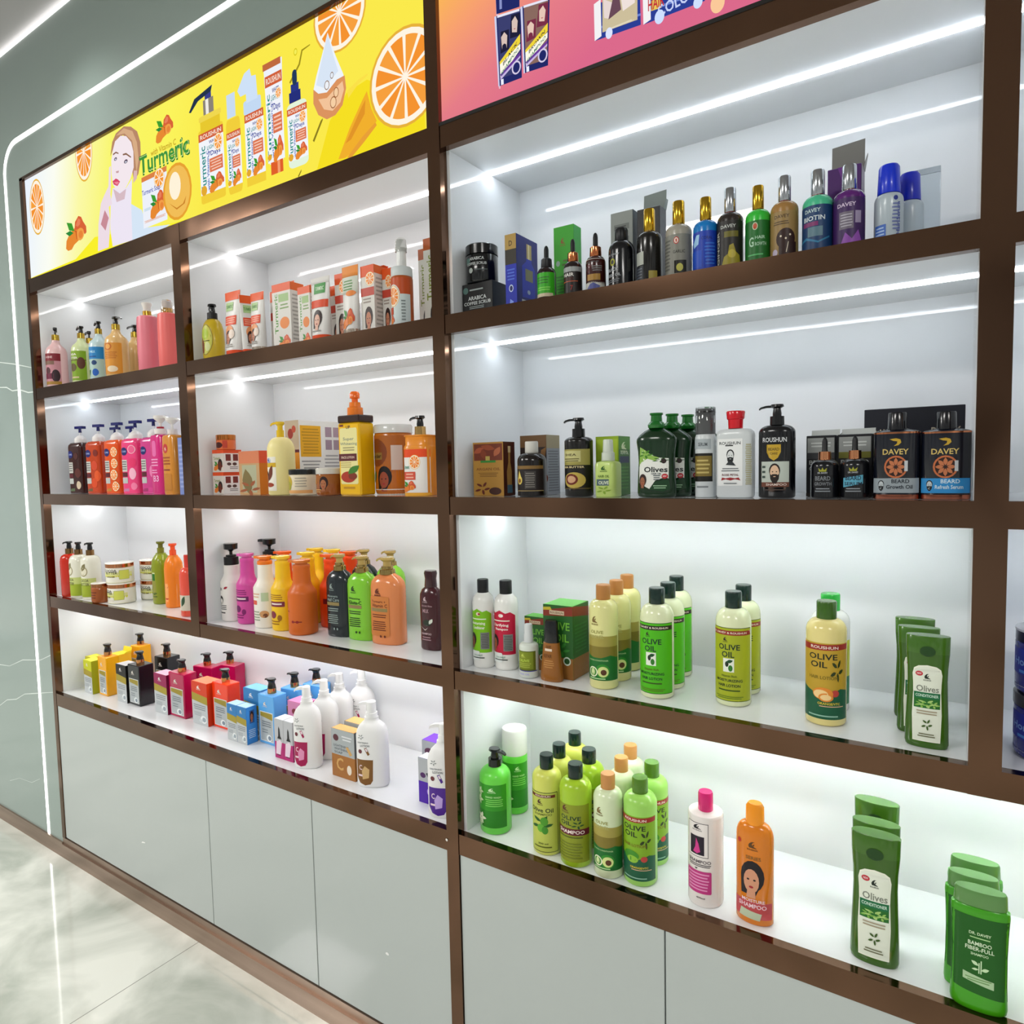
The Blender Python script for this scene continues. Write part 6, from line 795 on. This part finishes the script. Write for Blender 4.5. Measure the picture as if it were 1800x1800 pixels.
facet('pump_bottle', 'peach faceted pump bottle with gold pump', (-0.3200, 0.1176, 0.0503, 0.2299), '#e29460', fl('#7a3c24', 'Turmeric +', 'Vitamin C') + [('rr', -.8, .1, .45, .56, .1, .03, '#d28a4c')] + fl('#7a3c24', 'Turmeric +', 'Vitamin C'))
dup(h1, 'dark faceted pump bottle at the back behind the slate one', (-.515, .225, D_)); dup(h2, 'light green faceted pump bottle at the back behind the front green one', (-.425, .24, D_))
B('shampoo_bottle', 'maroon shampoo bottle beside the brown post', (-0.1756, 0.1229, 0.0330, 0.2028), D_, [(0, .9), (.01, .97), (.03, 1), (.25, .97), (.5, 1.0), (.62, 1), (.70, .97), (.76, .8), (.79, .55), (.8, .5)], '#4c1620', br=.6, n=2.3, flat=True, cv=.05, cap=([(.79, .48, .42), (.8, .52, .46), (.9, .46, .42), (.97, .54, .48), (1, .48, .42)], '#43141c', 'g', 'flip_cap'), art=[('lg', -.15, .65, .2, .03, '#c8b4b8'), ('t', 'Smooth Shine', 0, .565, 1.0, .022, '#b89aa0'), ('t', 'MILK', -.1, .5, .6, .045, '#b89aa0'), ('e', .0, .35, .4, .04, '#2c3c2c'), ('lf', .35, .37, .3, .04, 60, '#d8dcd0'), ('p', '#dcdcd4', [(-.7, .3), (-.2, .26), (.1, .29), (-.2, .25)]), ('t', 'SHAMPOO', -.1, .21, 1.0, .025, '#c8b4b8'), ('ln', -.6, .12, .4, .18, 2, '#a88a90')])

# ------------------------------------------------------------------ left cabinet, eye level shelf
SQ = [(0, .95), (.008, .99), (.02, 1), (.68, 1), (.715, .97), (.745, .8), (.755, .5)]
def wash(lb, x, a, y, f1, f2, dec, rot=12): return B('pump_bottle', lb, (x, y, a * 1.1, .2585), C_, SQ, f2, fin='g', br=.85, n=6, flat=True, rot=rot, cap=[([(.745, .56, .56), (.80, .56, .56), (.82, .5, .5), (.86, .2, .2)], '#e9e6e4', 'p', 'collar')], pmp=dict(r=.3, cc='#e9e6e4', cf='p', hc='#1c2170', hfin='p', st='tee', ang=180, nl=3.0),
    art=[('r', -.96, .03, -.1, .74, f1), ('r', -.1, .03, .96, .74, f2), ('rr', -.92, .30, -.2, .46, .04, .01, '#d4d2cc'), ('ln', -.85, .32, -.25, .45, 4, '#7a7a7c'), ('r', -.92, .23, -.2, .29, '#6a2430'), ('rr', -.92, .14, -.2, .22, .04, .01, '#c8ccc8'), ('e', -.5, .575, .38, .055, '#1d2a7a'), ('t', 'CARE', -.5, .575, .5, .025, '#b8c4ec')] + dec)
_pump2 = pump
def pump(t, z0, z1, r, ccol, hcol, ang=180, style='std', cfin='m', nl=2.3, hfin='g'):
    if style != 'tee': return _pump2(t, z0, z1, r, ccol, hcol, ang, style, cfin, nl, hfin)
    loft('stem', [(z0, r * .35, r * .35, 2), (z0 + (z1 - z0) * .62, r * .3, r * .3, 2)], mat('#e8e8ea', 'p'), t, 16)
    vs, fs = loftdata([(z0 + (z1 - z0) * .6, r * .5, r * .5, 2), (z0 + (z1 - z0) * .84, r * .42, r * .42, 2)], 16); k = len(vs); zt = z1 - (z1 - z0) * .09
    for d, ww in ((-r * 1.9, r * .6), (r * 1.9, r * .8)):
        for s, e in ((-1, -1), (1, -1), (1, 1), (-1, 1)): vs.append((d, s * ww, zt + e * (z1 - z0) * .08))
    fs += [(k, k + 1, k + 5, k + 4), (k + 1, k + 2, k + 6, k + 5), (k + 2, k + 3, k + 7, k + 6), (k + 3, k, k + 4, k + 7), (k + 4, k + 5, k + 6, k + 7), (k + 3, k + 2, k + 1, k)]
    fromfaces('pump_head', vs, fs, [mat(hcol, hfin)], t, smooth=40)
N1 = wash('dark brown body wash with green strip, leftmost blue-pump bottle', -1.9028, .034, .10, '#6a7a5c', '#4a2420', [('e', .45, .3, .4, .07, '#6a342c'), ('e', .5, .12, .3, .06, '#d8c8b0'), ('e', .3, .55, .3, .05, '#5c2c28')])
wash('orange-brown body wash with roses, second blue-pump bottle', -1.763, .035, .10, '#7a6a48', '#c8501c', [('e', .3, .4, .4, .07, '#d8542c'), ('e', .6, .25, .35, .08, '#e8682c'), ('e', .2, .15, .4, .07, '#e05a24'), ('e', .5, .58, .3, .05, '#8c2c14')])
wash('orange body wash covered in orange slices, third blue-pump bottle', -1.628, .034, .10, '#c88c3c', '#e8641c', [('or', .45, .58, .4, .07, 8), ('or', .45, .42, .4, .07, 8), ('or', .35, .26, .45, .075, 8), ('or', .5, .1, .4, .07, 8)])
wash('pink body wash with grapefruit slices, fourth blue-pump bottle', -1.502, .0365, .10, '#c88ab0', '#f0508c', [('e', .4, .6, .45, .06, '#fbb8cc'), ('e', .4, .6, .36, .05, '#f06c9c'), ('e', .45, .42, .4, .06, '#e83c78'), ('e', .4, .27, .4, .08, '#f8c0d4'), ('e', .5, .1, .35, .05, '#f48cb0')])
wash('magenta body wash with deep blue pump, fifth in the row', -1.392, .034, .105, '#b03c78', '#d84c98', [('e', .5, .3, .3, .08, '#f090c0')])
dup(N1, 'blue-pump body wash standing behind between the first and second bottles', (-1.885, .222, C_)); dup(N1, 'blue-pump body wash standing behind between the second and third bottles', (-1.79, .235, C_))
FL = dict(r=.42, cc='#e8e2e0', cf='p', hc='#ece8e4', hfin='p', st='flare', ang=10, nl=2.4)
B('pump_bottle', 'magenta bottle with white funnel shaped pump', (-1.270, .06, .037, .2589), C_, [(0, .93), (.01, .98), (.03, 1), (.72, 1), (.75, .9), (.765, .5)], '#d82c88', br=.7, n=3, flat=True, pmp=FL, art=[('rr', -.3, .48, .3, .68, .2, .04, '#e878b4'), ('ln', -.6, .35, .5, .46, 3, '#f0a8d0'), ('t', 'B3', .1, .2, .8, .08, '#f4b8dc'), ('ln', -.6, .26, .4, .32, 2, '#f0a8d0')], cap=[([(.765, .5, .5), (.83, .5, .5)], '#f0ece8', 'p', 'collar_ring'), ([(.83, .3, .3), (.86, .3, .3)], '#b01c3c', 'p', 'red_ring')])
B('pump_bottle', 'amber orange bottle with white funnel pump beside the mid upright', (-1.183, .050, .036, .2465), C_, [(0, .93), (.01, .98), (.03, 1), (.74, 1), (.77, .9), (.785, .5)], '#d8963c', br=.7, n=3, flat=True, pmp=FL, art=[('e', -.1, .6, .35, .06, '#c83c3c'), ('lg', -.1, .6, .15, .02, '#f4d8c8'), ('ln', -.6, .38, .5, .5, 3, '#a85a1c'), ('ln', -.6, .3, .5, .34, 1, '#8c3c1c'), ('rr', -.6, .05, .6, .27, .1, .02, '#c88a34')])
carton('lilac-blue carton squeezed beside the mid upright', -1.118, .06, C_, .03, .05, .18, '#8a9ad0', [('ln', .1, .1, .9, .9, 10, '#a8b4e0')], [])
OB = lambda: ([('r', 0, 0, 1, 1, '#e0d8d0'), ('r', 0, .84, 1, 1, '#e8602c'), ('t', 'Turmeric', .4, .62, .6, .14, '#8a9a3c'), ('tm', .5, .3, .4, .22), ('fc', .7, .35, .2, .22, '#7a3c28', '#2a1414')], [('r', 0, 0, 1, 1, '#f0ece8'), ('r', 0, .84, 1, 1, '#e8602c'), ('r', .12, .5, .4, .8, '#8a3c34'), ('r', .52, .5, .8, .8, '#8a3c34'), ('e', .3, .36, .12, .07, '#6a4a44'), ('e', .6, .36, .12, .07, '#6a4a44'), ('ln', .3, .12, .8, .26, 2, '#8a8a88')])
f, s = OB(); carton('orange topped turmeric carton at the bottom of the small stack', -.9644, .0917, C_, .0527, .0634, .0677, '#f08a4c', f, s, [])
carton('orange topped turmeric carton in the middle of the small stack', -.9630, .0930, C_ + .068, .0560, .0634, .0687, '#f08a4c', f, s, [])
jar('small orange turmeric jar with gold lid on top of the carton stack', -.957, .088, C_ + .137, .0285, .046, '#e8804c', '#c8783c', .66, [('e', .1, .3, .5, .2, '#5a2018'), ('r', .6, .1, 1.1, .6, '#c84c34'), ('r', -1.2, .4, -.4, .6, '#f0d8c8')], lfin='m')
carton('peach carton with pale front panel beside the cream pump bottle', -.785, .0616, C_, .095, .038, .1273, '#e8824c', [('r', 0, 0, 1, 1, '#c8a478'), ('r', 0, .72, 1, 1, '#d88a64'), ('r', .15, .05, .85, .68, '#b8b89c'), ('lf', .4, .3, .5, .3, 100, '#8a7a4c'), ('ol', .5, .15, .5, .18, '#a8643c')], [('r', 0, 0, 1, 1, '#dc8a2c'), ('r', 0, .72, 1, 1, '#e8684c')], [('r', .02, .02, .98, .98, '#e89a7c')])
B('pump_bottle', 'cream coloured pump bottle with yellow pump', (-0.6608, 0.0600, 0.0378, 0.2060), C_, shoulder(.60, .79, .3), '#f2e6a8', fin='p', rot=22, pmp=dict(r=.32, cc='#ecc824', cf='g', hc='#ecc824', st='low', ang=185, nl=2.3), art=[('r', -1.45, .06, .1, .52, '#f0ece0'), ('r', -1.45, .38, .1, .44, '#d8b430'), ('e', -.6, .47, .3, .035, '#c8d4dc'), ('lg', -.6, .48, .2, .025, '#2c4ab0'), ('fc', -.9, .24, .3, .08, '#c8805c', '#3a1c18'), ('lf', -.4, .3, .4, .12, 60, '#7a3c24'), ('e', -.5, .14, .4, .03, '#a84c2c')])
carton('tall white carton with yellow text square and small photographs', -0.7103, 0.2195, C_, 0.0613, 0.1589, 0.2164, '#f0efec', [('r', 0, .0, 1, 1, '#e8a83c'), ('r', 0, .6, 1, 1, '#c8b8a0'), ('e', .4, .82, .2, .07, '#a83c24'), ('e', .65, .88, .15, .05, '#c85c3c'), ('r', 0, .56, 1, .6, '#6a2430'), ('e', .5, .25, .35, .14, '#d8801c')], [('r', .03, .5, .52, .93, '#ecb81c'), ('ln', .06, .53, .49, .9, 9, '#c89a10'), ('r', .63, .78, .79, .92, '#b09aa8'), ('r', .83, .78, .99, .92, '#b8a0ac'), ('r', .63, .60, .79, .74, '#a894a4'), ('r', .83, .60, .99, .74, '#b09ca8'), ('ln', .04, .05, .5, .46, 9, '#a8a8a8'), ('ln', .58, .05, .98, .54, 10, '#b4b4b4')])
jar('small white jar with black lid at the shelf edge', -.5605, .052, C_, .0385, .0711, '#ece0c8', '#14161a', .80, [('e', -.5, .5, .5, .26, '#c8b03c'), ('e', -.6, .35, .5, .2, '#a8a83c'), ('ln', .2, .3, 1.1, .7, 4, '#b8b0a0'), ('r', -1.5, .08, 1.5, .2, '#e8b478')], band=None)
jar('brown and gold jar with grey-white lid next to the black lidded jar', -.4571, .054, C_, .036, .0725, '#a8642c', '#d8d4cc', .78, [('r', -1.5, .04, 1.5, .74, '#a86a2c'), ('fc', .35, .45, .35, .22, '#b87a54', '#3a1810'), ('ln', -1.1, .1, .2, .25, 2, '#d8a868'), ('e', -.6, .5, .2, .1, '#d8a04c')])
YT = (-0.3725, 0.0723, 0.0789, 0.0547, 0.2070)
t = thing('pump_bottle', 'tall square yellow bottle with dark brown shoulder and orange pump', 'bottle', (YT[0], YT[1], C_)); w_, d, h = YT[2], YT[3], YT[4]
boxes('body', [(-w_ / 2, -d / 2, 0, w_ / 2, d / 2, h * .905)], mat('#f2c418', 'g'), t, .004)
boxes('shoulder', [(-w_ / 2, -d / 2, h * .907, w_ / 2, d / 2, h)], mat('#3c1c14', 'g'), t, .003)
canvas('label', [('rr', .1, .14, .9, .84, .06, .03, '#ece4a8'), ('r', .1, .68, .28, .72, '#7a2c24') if 0 else ('r', .1, .86, .28, .885, '#7a2c1c'), ('t', 'UP', .5, .85, .2, .04, '#5a2424'), ('t', 'Super', .5, .7, .5, .05, '#9aa08c'), ('t', 'Whitening', .5, .64, .78, .045, '#9aa08c'), ('ln', .2, .55, .8, .61, 2, '#a8a078'), ('r', .04, .43, .86, .52, '#6a2430'), ('t', 'FACE LOTION', .45, .475, .6, .03, '#e8d0c0'), ('ln', .1, .34, .6, .42, 3, '#c8b878'), ('e', .45, .23, .34, .07, '#b8442c'), ('e', .65, .24, .2, .045, '#8c3c24'), ('lf', .7, .32, .34, .08, 40, '#4a8a34'), ('ln', .15, .07, .8, .12, 1, '#c89a1c')], lambda u, v, k: ((u - .5) * w_, -d / 2 - k, v * h), t, 'c')
loft('collar', [(h, .021, .021, 2), (h + .02, .020, .020, 2), (h + .022, .015, .015, 2), (h + .034, .014, .014, 2)], mat('#f08a24', 'g'), t); loft('pump_head', [(h + .034, .008, .008, 2), (h + .043, .008, .008, 2), (h + .045, .013, .013, 2), (h + .056, .013, .013, 2), (h + .062, .009, .009, 2)], mat('#f27a24', 'g'), t)
jar('large brown and gold tub with white lid behind the turmeric pump bottle', -.300, .135, C_, .0500, .1813, '#c87a2c', '#dcdedc', .88, [('r', -1.5, .05, 1.5, .84, '#b8702c'), ('e', -.3, .6, .7, .2, '#8c4a1c'), ('r', -.9, .50, .1, .6, '#9a7a3c'), ('t', 'Powder', -.4, .55, .9, .06, '#3c2414'), ('fc', .2, .24, .42, .15, '#a8583c', '#1c1012'), ('r', .6, .35, 1.2, .7, '#d8c8c0'), ('r', -1.5, .0, 1.5, .08, '#ece8e0'), ('lf', -.6, .25, .4, .1, 60, '#4a7a34')])
TP = [(0, .95), (.01, 1), (.44, 1), (.46, .97), (.5, .9), (.52, .96), (.56, 1.0), (.585, .9), (.60, .5)]
def tpump(lb, x, y): return B('pump_bottle', lb, (x, y, .0385, .193), C_, [(0, .97), (.008, 1), (.60, 1.0), (.62, .96), (.64, .9), (.73, .9), (.745, .98), (.755, .95), (.765, .4)], '#f2a02c', fin='s', rot=6, br=.8, n=3.5, flat=True, pmp=dict(r=.36, cc='#c8a468', hc='#14151a', ang=178, nl=2.2),
    art=[('r', -.97, .04, .97, .5, '#ece8e4'), ('r', -.97, .48, .97, .58, '#e8581c'), ('or', .05, .42, .42, .09, 10), ('t', 'Turmeric', -.6, .36, .5, .05, '#5aa08c'), ('r', -.8, .2, .1, .3, '#d8604c'), ('ln', -.7, .21, .0, .29, 2, '#f0b8a4'), ('tm', -.4, .12, .5, .07), ('r', -.97, .0, .97, .04, '#e8b040')])
tpump('white and orange turmeric pump bottle with black pump beside the brown post', -.1465, .066); tpump('second turmeric pump bottle behind, its black nozzle just showing at the post', -.100, .16)

# ------------------------------------------------------------------ left cabinet, top shelf
SG = [(0, .9), (.012, .96), (.03, 1), (.55, 1), (.61, .97), (.66, .85), (.70, .6), (.735, .42), (.78, .34), (.79, .34)]
def gel(lb, x, y, a, body, lab, ang, dec, h=.213, st='std', rot=0): return B('pump_bottle', lb, (x, y, a, h), B_, SG, body, fin='s', rot=rot, pmp=dict(r=.36, cc='#b8963c', hc='#17171a', ang=ang, nl=2.6, st=st), art=[('r', -1.5, .06, 1.5, .56, lab)] + dec)
mk = lambda c, w: [('t', w[0], 0, .50, 1.2, .035, '#f0e8e0'), ('t', w[1], .05, .44, 1.3, .035, '#f0e8e0'), ('r', -1.5, .395, 1.5, .41, c), ('e', .1, .28, .45, .07, c), ('e', -.5, .17, .4, .06, '#c8b490'), ('ln', -.8, .08, .8, .14, 1, '#d8c8a0')]
g1 = gel('pink and maroon body wash with raised black pump, first on the top shelf', -1.962, .06, .036, '#ecc8c8', '#c8929c', 150, [('r', -1.5, .44, 1.5, .56, '#8a1c30'), ('t', 'RICE WINE', 0, .5, 1.5, .035, '#e8c8c8'), ('r', -1.5, .38, .9, .44, '#8a6c5c'), ('e', .2, .28, .3, .06, '#5a1c2c'), ('r', -.4, .15, .8, .24, '#7a1c44'), ('e', 1.0, .2, .4, .1, '#3a1c28'), ('r', -1.5, .06, 1.5, .11, '#b08a3c')], h=.2339, st='thin')
dup(g1, 'pink and maroon body wash behind the first one on the top shelf', (-1.935, .17, B_), 30)
gel('lime green body wash with black pump, second on the top shelf', -1.7638, .06, .0345, '#dfe8b8', '#8cac1c', 178, mk('#6a5a24', ('SHEA', 'BUTTER')) + [('e', 1.0, .35, .4, .1, '#6a3c1c')])
gel('blue and white body wash with black pump, third on the top shelf', -1.636, .06, .033, '#cfe4e8', '#1c8cc8', 176, [('r', -1.5, .06, 1.5, .36, '#b8d0c8'), ('t', 'GOAT MILK', 0, .48, 1.4, .04, '#bfe4f4'), ('ln', -.8, .38, .8, .42, 1, '#0c5a9c'), ('e', -.5, .3, .3, .04, '#1c4a7c'), ('e', .5, .3, .3, .04, '#1c4a7c'), ('e', .6, .14, .35, .06, '#1c6ac0'), ('lf', -.4, .12, .6, .1, 40, '#4a7a4c')])
g4 = gel('amber honey body wash with black pump turned right, fourth on the top shelf', -1.5163, .06, .0371, '#ecc88c', '#e0a03c', 5, [('t', 'E', -.75, .48, .2, .05, '#3a3c34'), ('e', .25, .5, .4, .06, '#c8741c'), ('e', .25, .5, .28, .04, '#e8ac54'), ('ln', -.2, .3, 1.1, .42, 4, '#c87c1c'), ('e', -.7, .3, .3, .07, '#a8641c'), ('e', .6, .14, .5, .05, '#f0e0c4'), ('p', '#8a9a3c', [(-1.2, .08), (-.6, .08), (-.3, .2), (-.8, .18)])])
dup(g4, 'amber body wash behind, seen between the fourth bottle and the pink lotion', (-1.43, .165, B_), 20); dup(g4, 'pump bottle at the back between the third and fourth body washes', (-1.60, .17, B_), 190)
OVP = [(0, .88), (.01, .95), (.04, .98), (.3, 1.0), (.6, .98), (.74, .96), (.79, .92), (.805, .8), (.81, .35)]
WC = [([(.81, .36, .36), (.88, .36, .36)], '#c8963c', 'm', 'collar'), ([(.88, .3, .3), (.94, .32, .32), (.98, .44, .44), (1, .42, .42)], '#ece8e2', 'p', 'pump_head')]
pk = B('lotion_bottle', 'rose pink oval lotion bottle with gold collar and white pump', (-1.3129, 0.0600, 0.0368, 0.2303), B_, OVP, '#e88a98', br=.9, fin='p', flat=True, art=[('e', -.5, .68, .16, .04, '#b06a94'), ('t', 'LOTION', -.45, .35, .5, .26, '#b8588c', 90), ('t', 'ROSE', -.75, .4, .35, .18, '#c87098', 90), ('r', -.7, .5, -.35, .56, '#b8783c'), ('ln', -.8, .1, -.2, .2, 3, '#c8647c')], cap=WC)
B('lotion_bottle', 'salmon pink oval lotion bottle with transparent cap, right of the rose one', (-1.195, .06, .0335, .222), B_, OVP, '#f07c78', br=.9, fin='p', flat=True, cap=WC[:1] + [([(.88, .28, .28), (.97, .3, .3), (.98, .24, .24)], '#f0e8e4', 'p', 'pump_head')])
o = [q for q in bpy.data.objects if q.get('label', '').startswith('salmon pink oval')][0]
loft('clear_cap', [(.182, .018, .018, 2), (.215, .017, .017, 2), (.222, .012, .012, 2)], mat('#f6f4f2', 'x'), o, 28)
B('pump_bottle', 'yellow oval hand wash bottle with round emblem and black pump', (-0.9536, 0.0600, 0.0357, 0.1728), B_, [(0, .8), (.02, .9), (.1, .97), (.35, 1), (.55, .95), (.66, .8), (.72, .6), (.74, .42)], '#dcc02c', fin='s', br=.85, flat=True, cv=.06, pmp=dict(r=.42, cc='#15161a', cf='p', hc='#15161a', ang=160, nl=2.1, st='std'), art=[('e', .05, .37, .72, .27, '#a8942c'), ('e', .05, .37, .67, .25, '#d0d060'), ('e', .05, .46, .4, .1, '#b8cc3c'), ('p', '#8c4a24', [(-.4, .15), (-.1, .14), (.0, .3), (-.25, .42), (-.42, .3)]), ('e', .3, .25, .25, .08, '#dce0a8'), ('ln', -.1, .33, .55, .36, 1, '#4a4a1c')])
# turmeric tubes standing on their caps and cartons
def ttube(lb, x, y, a, h, art, rot=0, capc='#e85c24', z=None):
    t = thing('cosmetic_tube', lb, 'tube', (x, y, z or B_), rot)
    cz = .10; loft('cap', [(0, a * .80, a * .55, 2.4), (.004, a * .84, a * .6, 2.4), (h * cz, a * .84, a * .6, 2.4)], mat(capc, 'm' if capc == '#c8b8a8' else 'g'), t)
    pr = [(cz, .86), (.5, .95), (.9, 1.04), (1, 1.07)]; dd = [.60, .42, .14, .03]
    loft('body', [(p * h, a * s, a * q, 2.2) for (p, s), q in zip(pr, dd)], mat('#e9e7e4', 'p'), t)
    def mf(u, v, k): s = interp(pr, v); q = interp([(p, q) for (p, _), q in zip(pr, dd)], v); x_ = max(-.985, min(.985, u)); return (a * s * x_, -a * q * (1 - abs(x_) ** 2.2) ** (1 / 2.2) - k * 2.5, v * h)
    canvas('label', art, mf, t, 'c', .14, .06); return t
TA = lambda top='#ec6a28': [('r', -.98, .86, .98, .995, top), ('t', 'Turmeric', -.3, .78, .5, .05, '#5aa44c'), ('r', -.7, .70, .3, .83, '#b8d49c'), ('t', 'TURMERIC', -.2, .765, .9, .05, '#4a8a3c'), ('rr', -.8, .48, .75, .62, .05, .01, '#e8603c'), ('ln', -.7, .5, .65, .6, 3, '#f4b49c'), ('e', -.05, .38, .55, .1, '#e8a06c'), ('fc', -.1, .3, .4, .09, '#c88a6c', '#4a2418'), ('e', .3, .34, .35, .07, '#ecdcd0'), ('ln', -.7, .14, .6, .2, 2, '#b0aaa4')]
ttube('large turmeric hand cream tube, leftmost of the orange and white packs', -.8334, .05, .0345, .1914, TA())
ttube('narrow pointed turmeric tube seen edge on beside the large one', -.775, .06, .026, .172, TA(), rot=70)
ttube('medium turmeric tube with silver cap, third of the orange and white packs', -.722, .05, .0285, .171, TA(), capc='#c8b8a8')
def tcart(lb, T, front, side, open_=.0): return carton(lb, T[0], T[1], B_, T[2], T[3], T[4], '#ece9e4', front, side, [('r', .02, .02, .98, .98, '#f08040')], open_=open_, topcol='#ec7434')
TF = [('r', 0, 0, 1, 1, '#dfdcd6'), ('r', 0, .88, 1, 1, '#e8682c'), ('t', 'Turmeric', .2, .55, .6, .2, '#6aa44c', 90), ('r', .35, .72, .9, .84, '#a8c48c'), ('ln', .4, .6, .9, .7, 2, '#8aa86c'), ('e', .65, .4, .26, .09, '#e8903c'), ('tm', .6, .12, .34, .1)]
TS = [('r', 0, .88, 1, 1, '#f08040'), ('ln', .1, .12, .9, .84, 12, '#c0bcb6'), ('r', .4, .04, .8, .09, '#d85a4c')]
TF2 = [('r', 0, 0, 1, 1, '#dfdcd6'), ('r', 0, .84, 1, 1, '#e8682c'), ('or', .7, .8, .35, .1, 8), ('r', 0, .56, 1, .68, '#c8503c'), ('fc', .55, .25, .3, .14, '#c88a6c', '#3a1c14'), ('ln', .1, .45, .8, .54, 2, '#a89c94')]
tcart('turmeric carton with tall open orange lid behind the tubes', (-.7233, .135, .065, .032, .19), TF2, TS, .032)
tcart('white turmeric carton with side text, left of the group', (-0.6199, 0.0733, 0.0761, 0.0467, 0.1794), TF, TS)
tcart('low turmeric carton with vertical lettering in the middle of the group', (-.530, .0668, .048, .03, .1567), TF, TS, .015)
ttube('turmeric tube with woman portrait standing between two cartons', -.4586, .048, .0335, .1683, [('r', -.98, .9, .98, .995, '#e8e6e2'), ('r', -.5, .74, .7, .9, '#5aa45c'), ('t', 'TURMERIC', .1, .82, .9, .06, '#e4f0dc'), ('r', -.98, .52, .98, .64, '#e05a2c'), ('fc', .1, .34, .5, .13, '#e0b4a0', '#3a2420'), ('ln', -.6, .14, .6, .18, 1, '#a8a4a0')])
tcart('turmeric carton with open orange lid behind the portrait tube', (-.474, .135, .06, .035, .165), TF2, TS, .03)
tcart('turmeric carton with orange slice at its top right of the portrait tube', (-.402, .085, .043, .04, .172), TF2, TS)
ttube('turmeric tube with silver cap and root picture right of the middle cartons', -.345, .046, .0275, .1772, [('r', -.98, .84, .98, .995, '#f0a050'), ('r', -.98, .60, .98, .84, '#d8dcd0'), ('ln', -.7, .64, .5, .8, 4, '#6a9a5c'), ('e', .3, .6, .6, .04, '#e8903c'), ('tm', .1, .25, .75, .14)], capc='#c8b8a8')
tcart('tall turmeric carton with wide text side near the foaming bottle', (-.291, .0742, .045, .0484, .1697), TF2, TS, .006)
tcart('turmeric carton showing only its text side beside the foaming bottle', (-.252, .1, .03, .045, .1614), TF2, TS)
fb = B('foam_cleanser', 'turmeric foaming cleanser bottle with clear brush cap', (-0.1765, 0.0500, 0.0263, 0.2123), B_, [(0, .95), (.008, .99), (.02, 1), (.54, 1), (.56, .97), (.57, .9)], '#c8641c', fin='s', cap=[([(.565, .96, .96), (.57, .99, .99), (.66, .97, .97), (.67, .9, .9)], '#d8dede', 'p', 'shoulder_cap'), ([(.67, .45, .45), (.88, .42, .42), (.885, .6, .5), (.98, .5, .45), (1, .3, .3)], '#eef0ee', 's', 'brush_cap')],
    art=[('r', -1.5, .02, 1.5, .52, '#d4dede'), ('r', -1.5, .36, 1.5, .54, '#c85a1c'), ('e', -.2, .34, .75, .13, '#d8dedc'), ('or', -.2, .34, .66, .115, 12), ('r', -1.2, .14, -.2, .22, '#c8542c'), ('tm', -.6, .08, .5, .06), ('ln', .6, .06, 1.0, .3, 7, '#8a9494')])
loft('brush_hood', [(.18, .014, .014, 2), (.205, .0135, .0135, 2), (.2123, .008, .008, 2)], mat('#f6f6f4', 'x'), fb, 24)
BF = [('r', 0, 0, 1, 1, '#d8d8d0'), ('r', 0, .87, 1, 1, '#b8642c'), ('t', 'Turmeric', .38, .56, .5, .42, '#8a9a3c', 90), ('fc', .7, .14, .35, .13, '#e0c0b0', '#2c1c18'), ('e', .8, .34, .12, .03, '#2a2a24')]
carton('tall turmeric carton with vertical lettering, left one beside the brown post', -.158, .125, B_, .034, .03, .200, '#e4e2dc', BF, TS, [])
carton('tallest turmeric carton with vertical lettering, right one touching the brown post', -.112, .1, B_, .050, .03, .2115, '#e4e2dc', BF, TS, [])
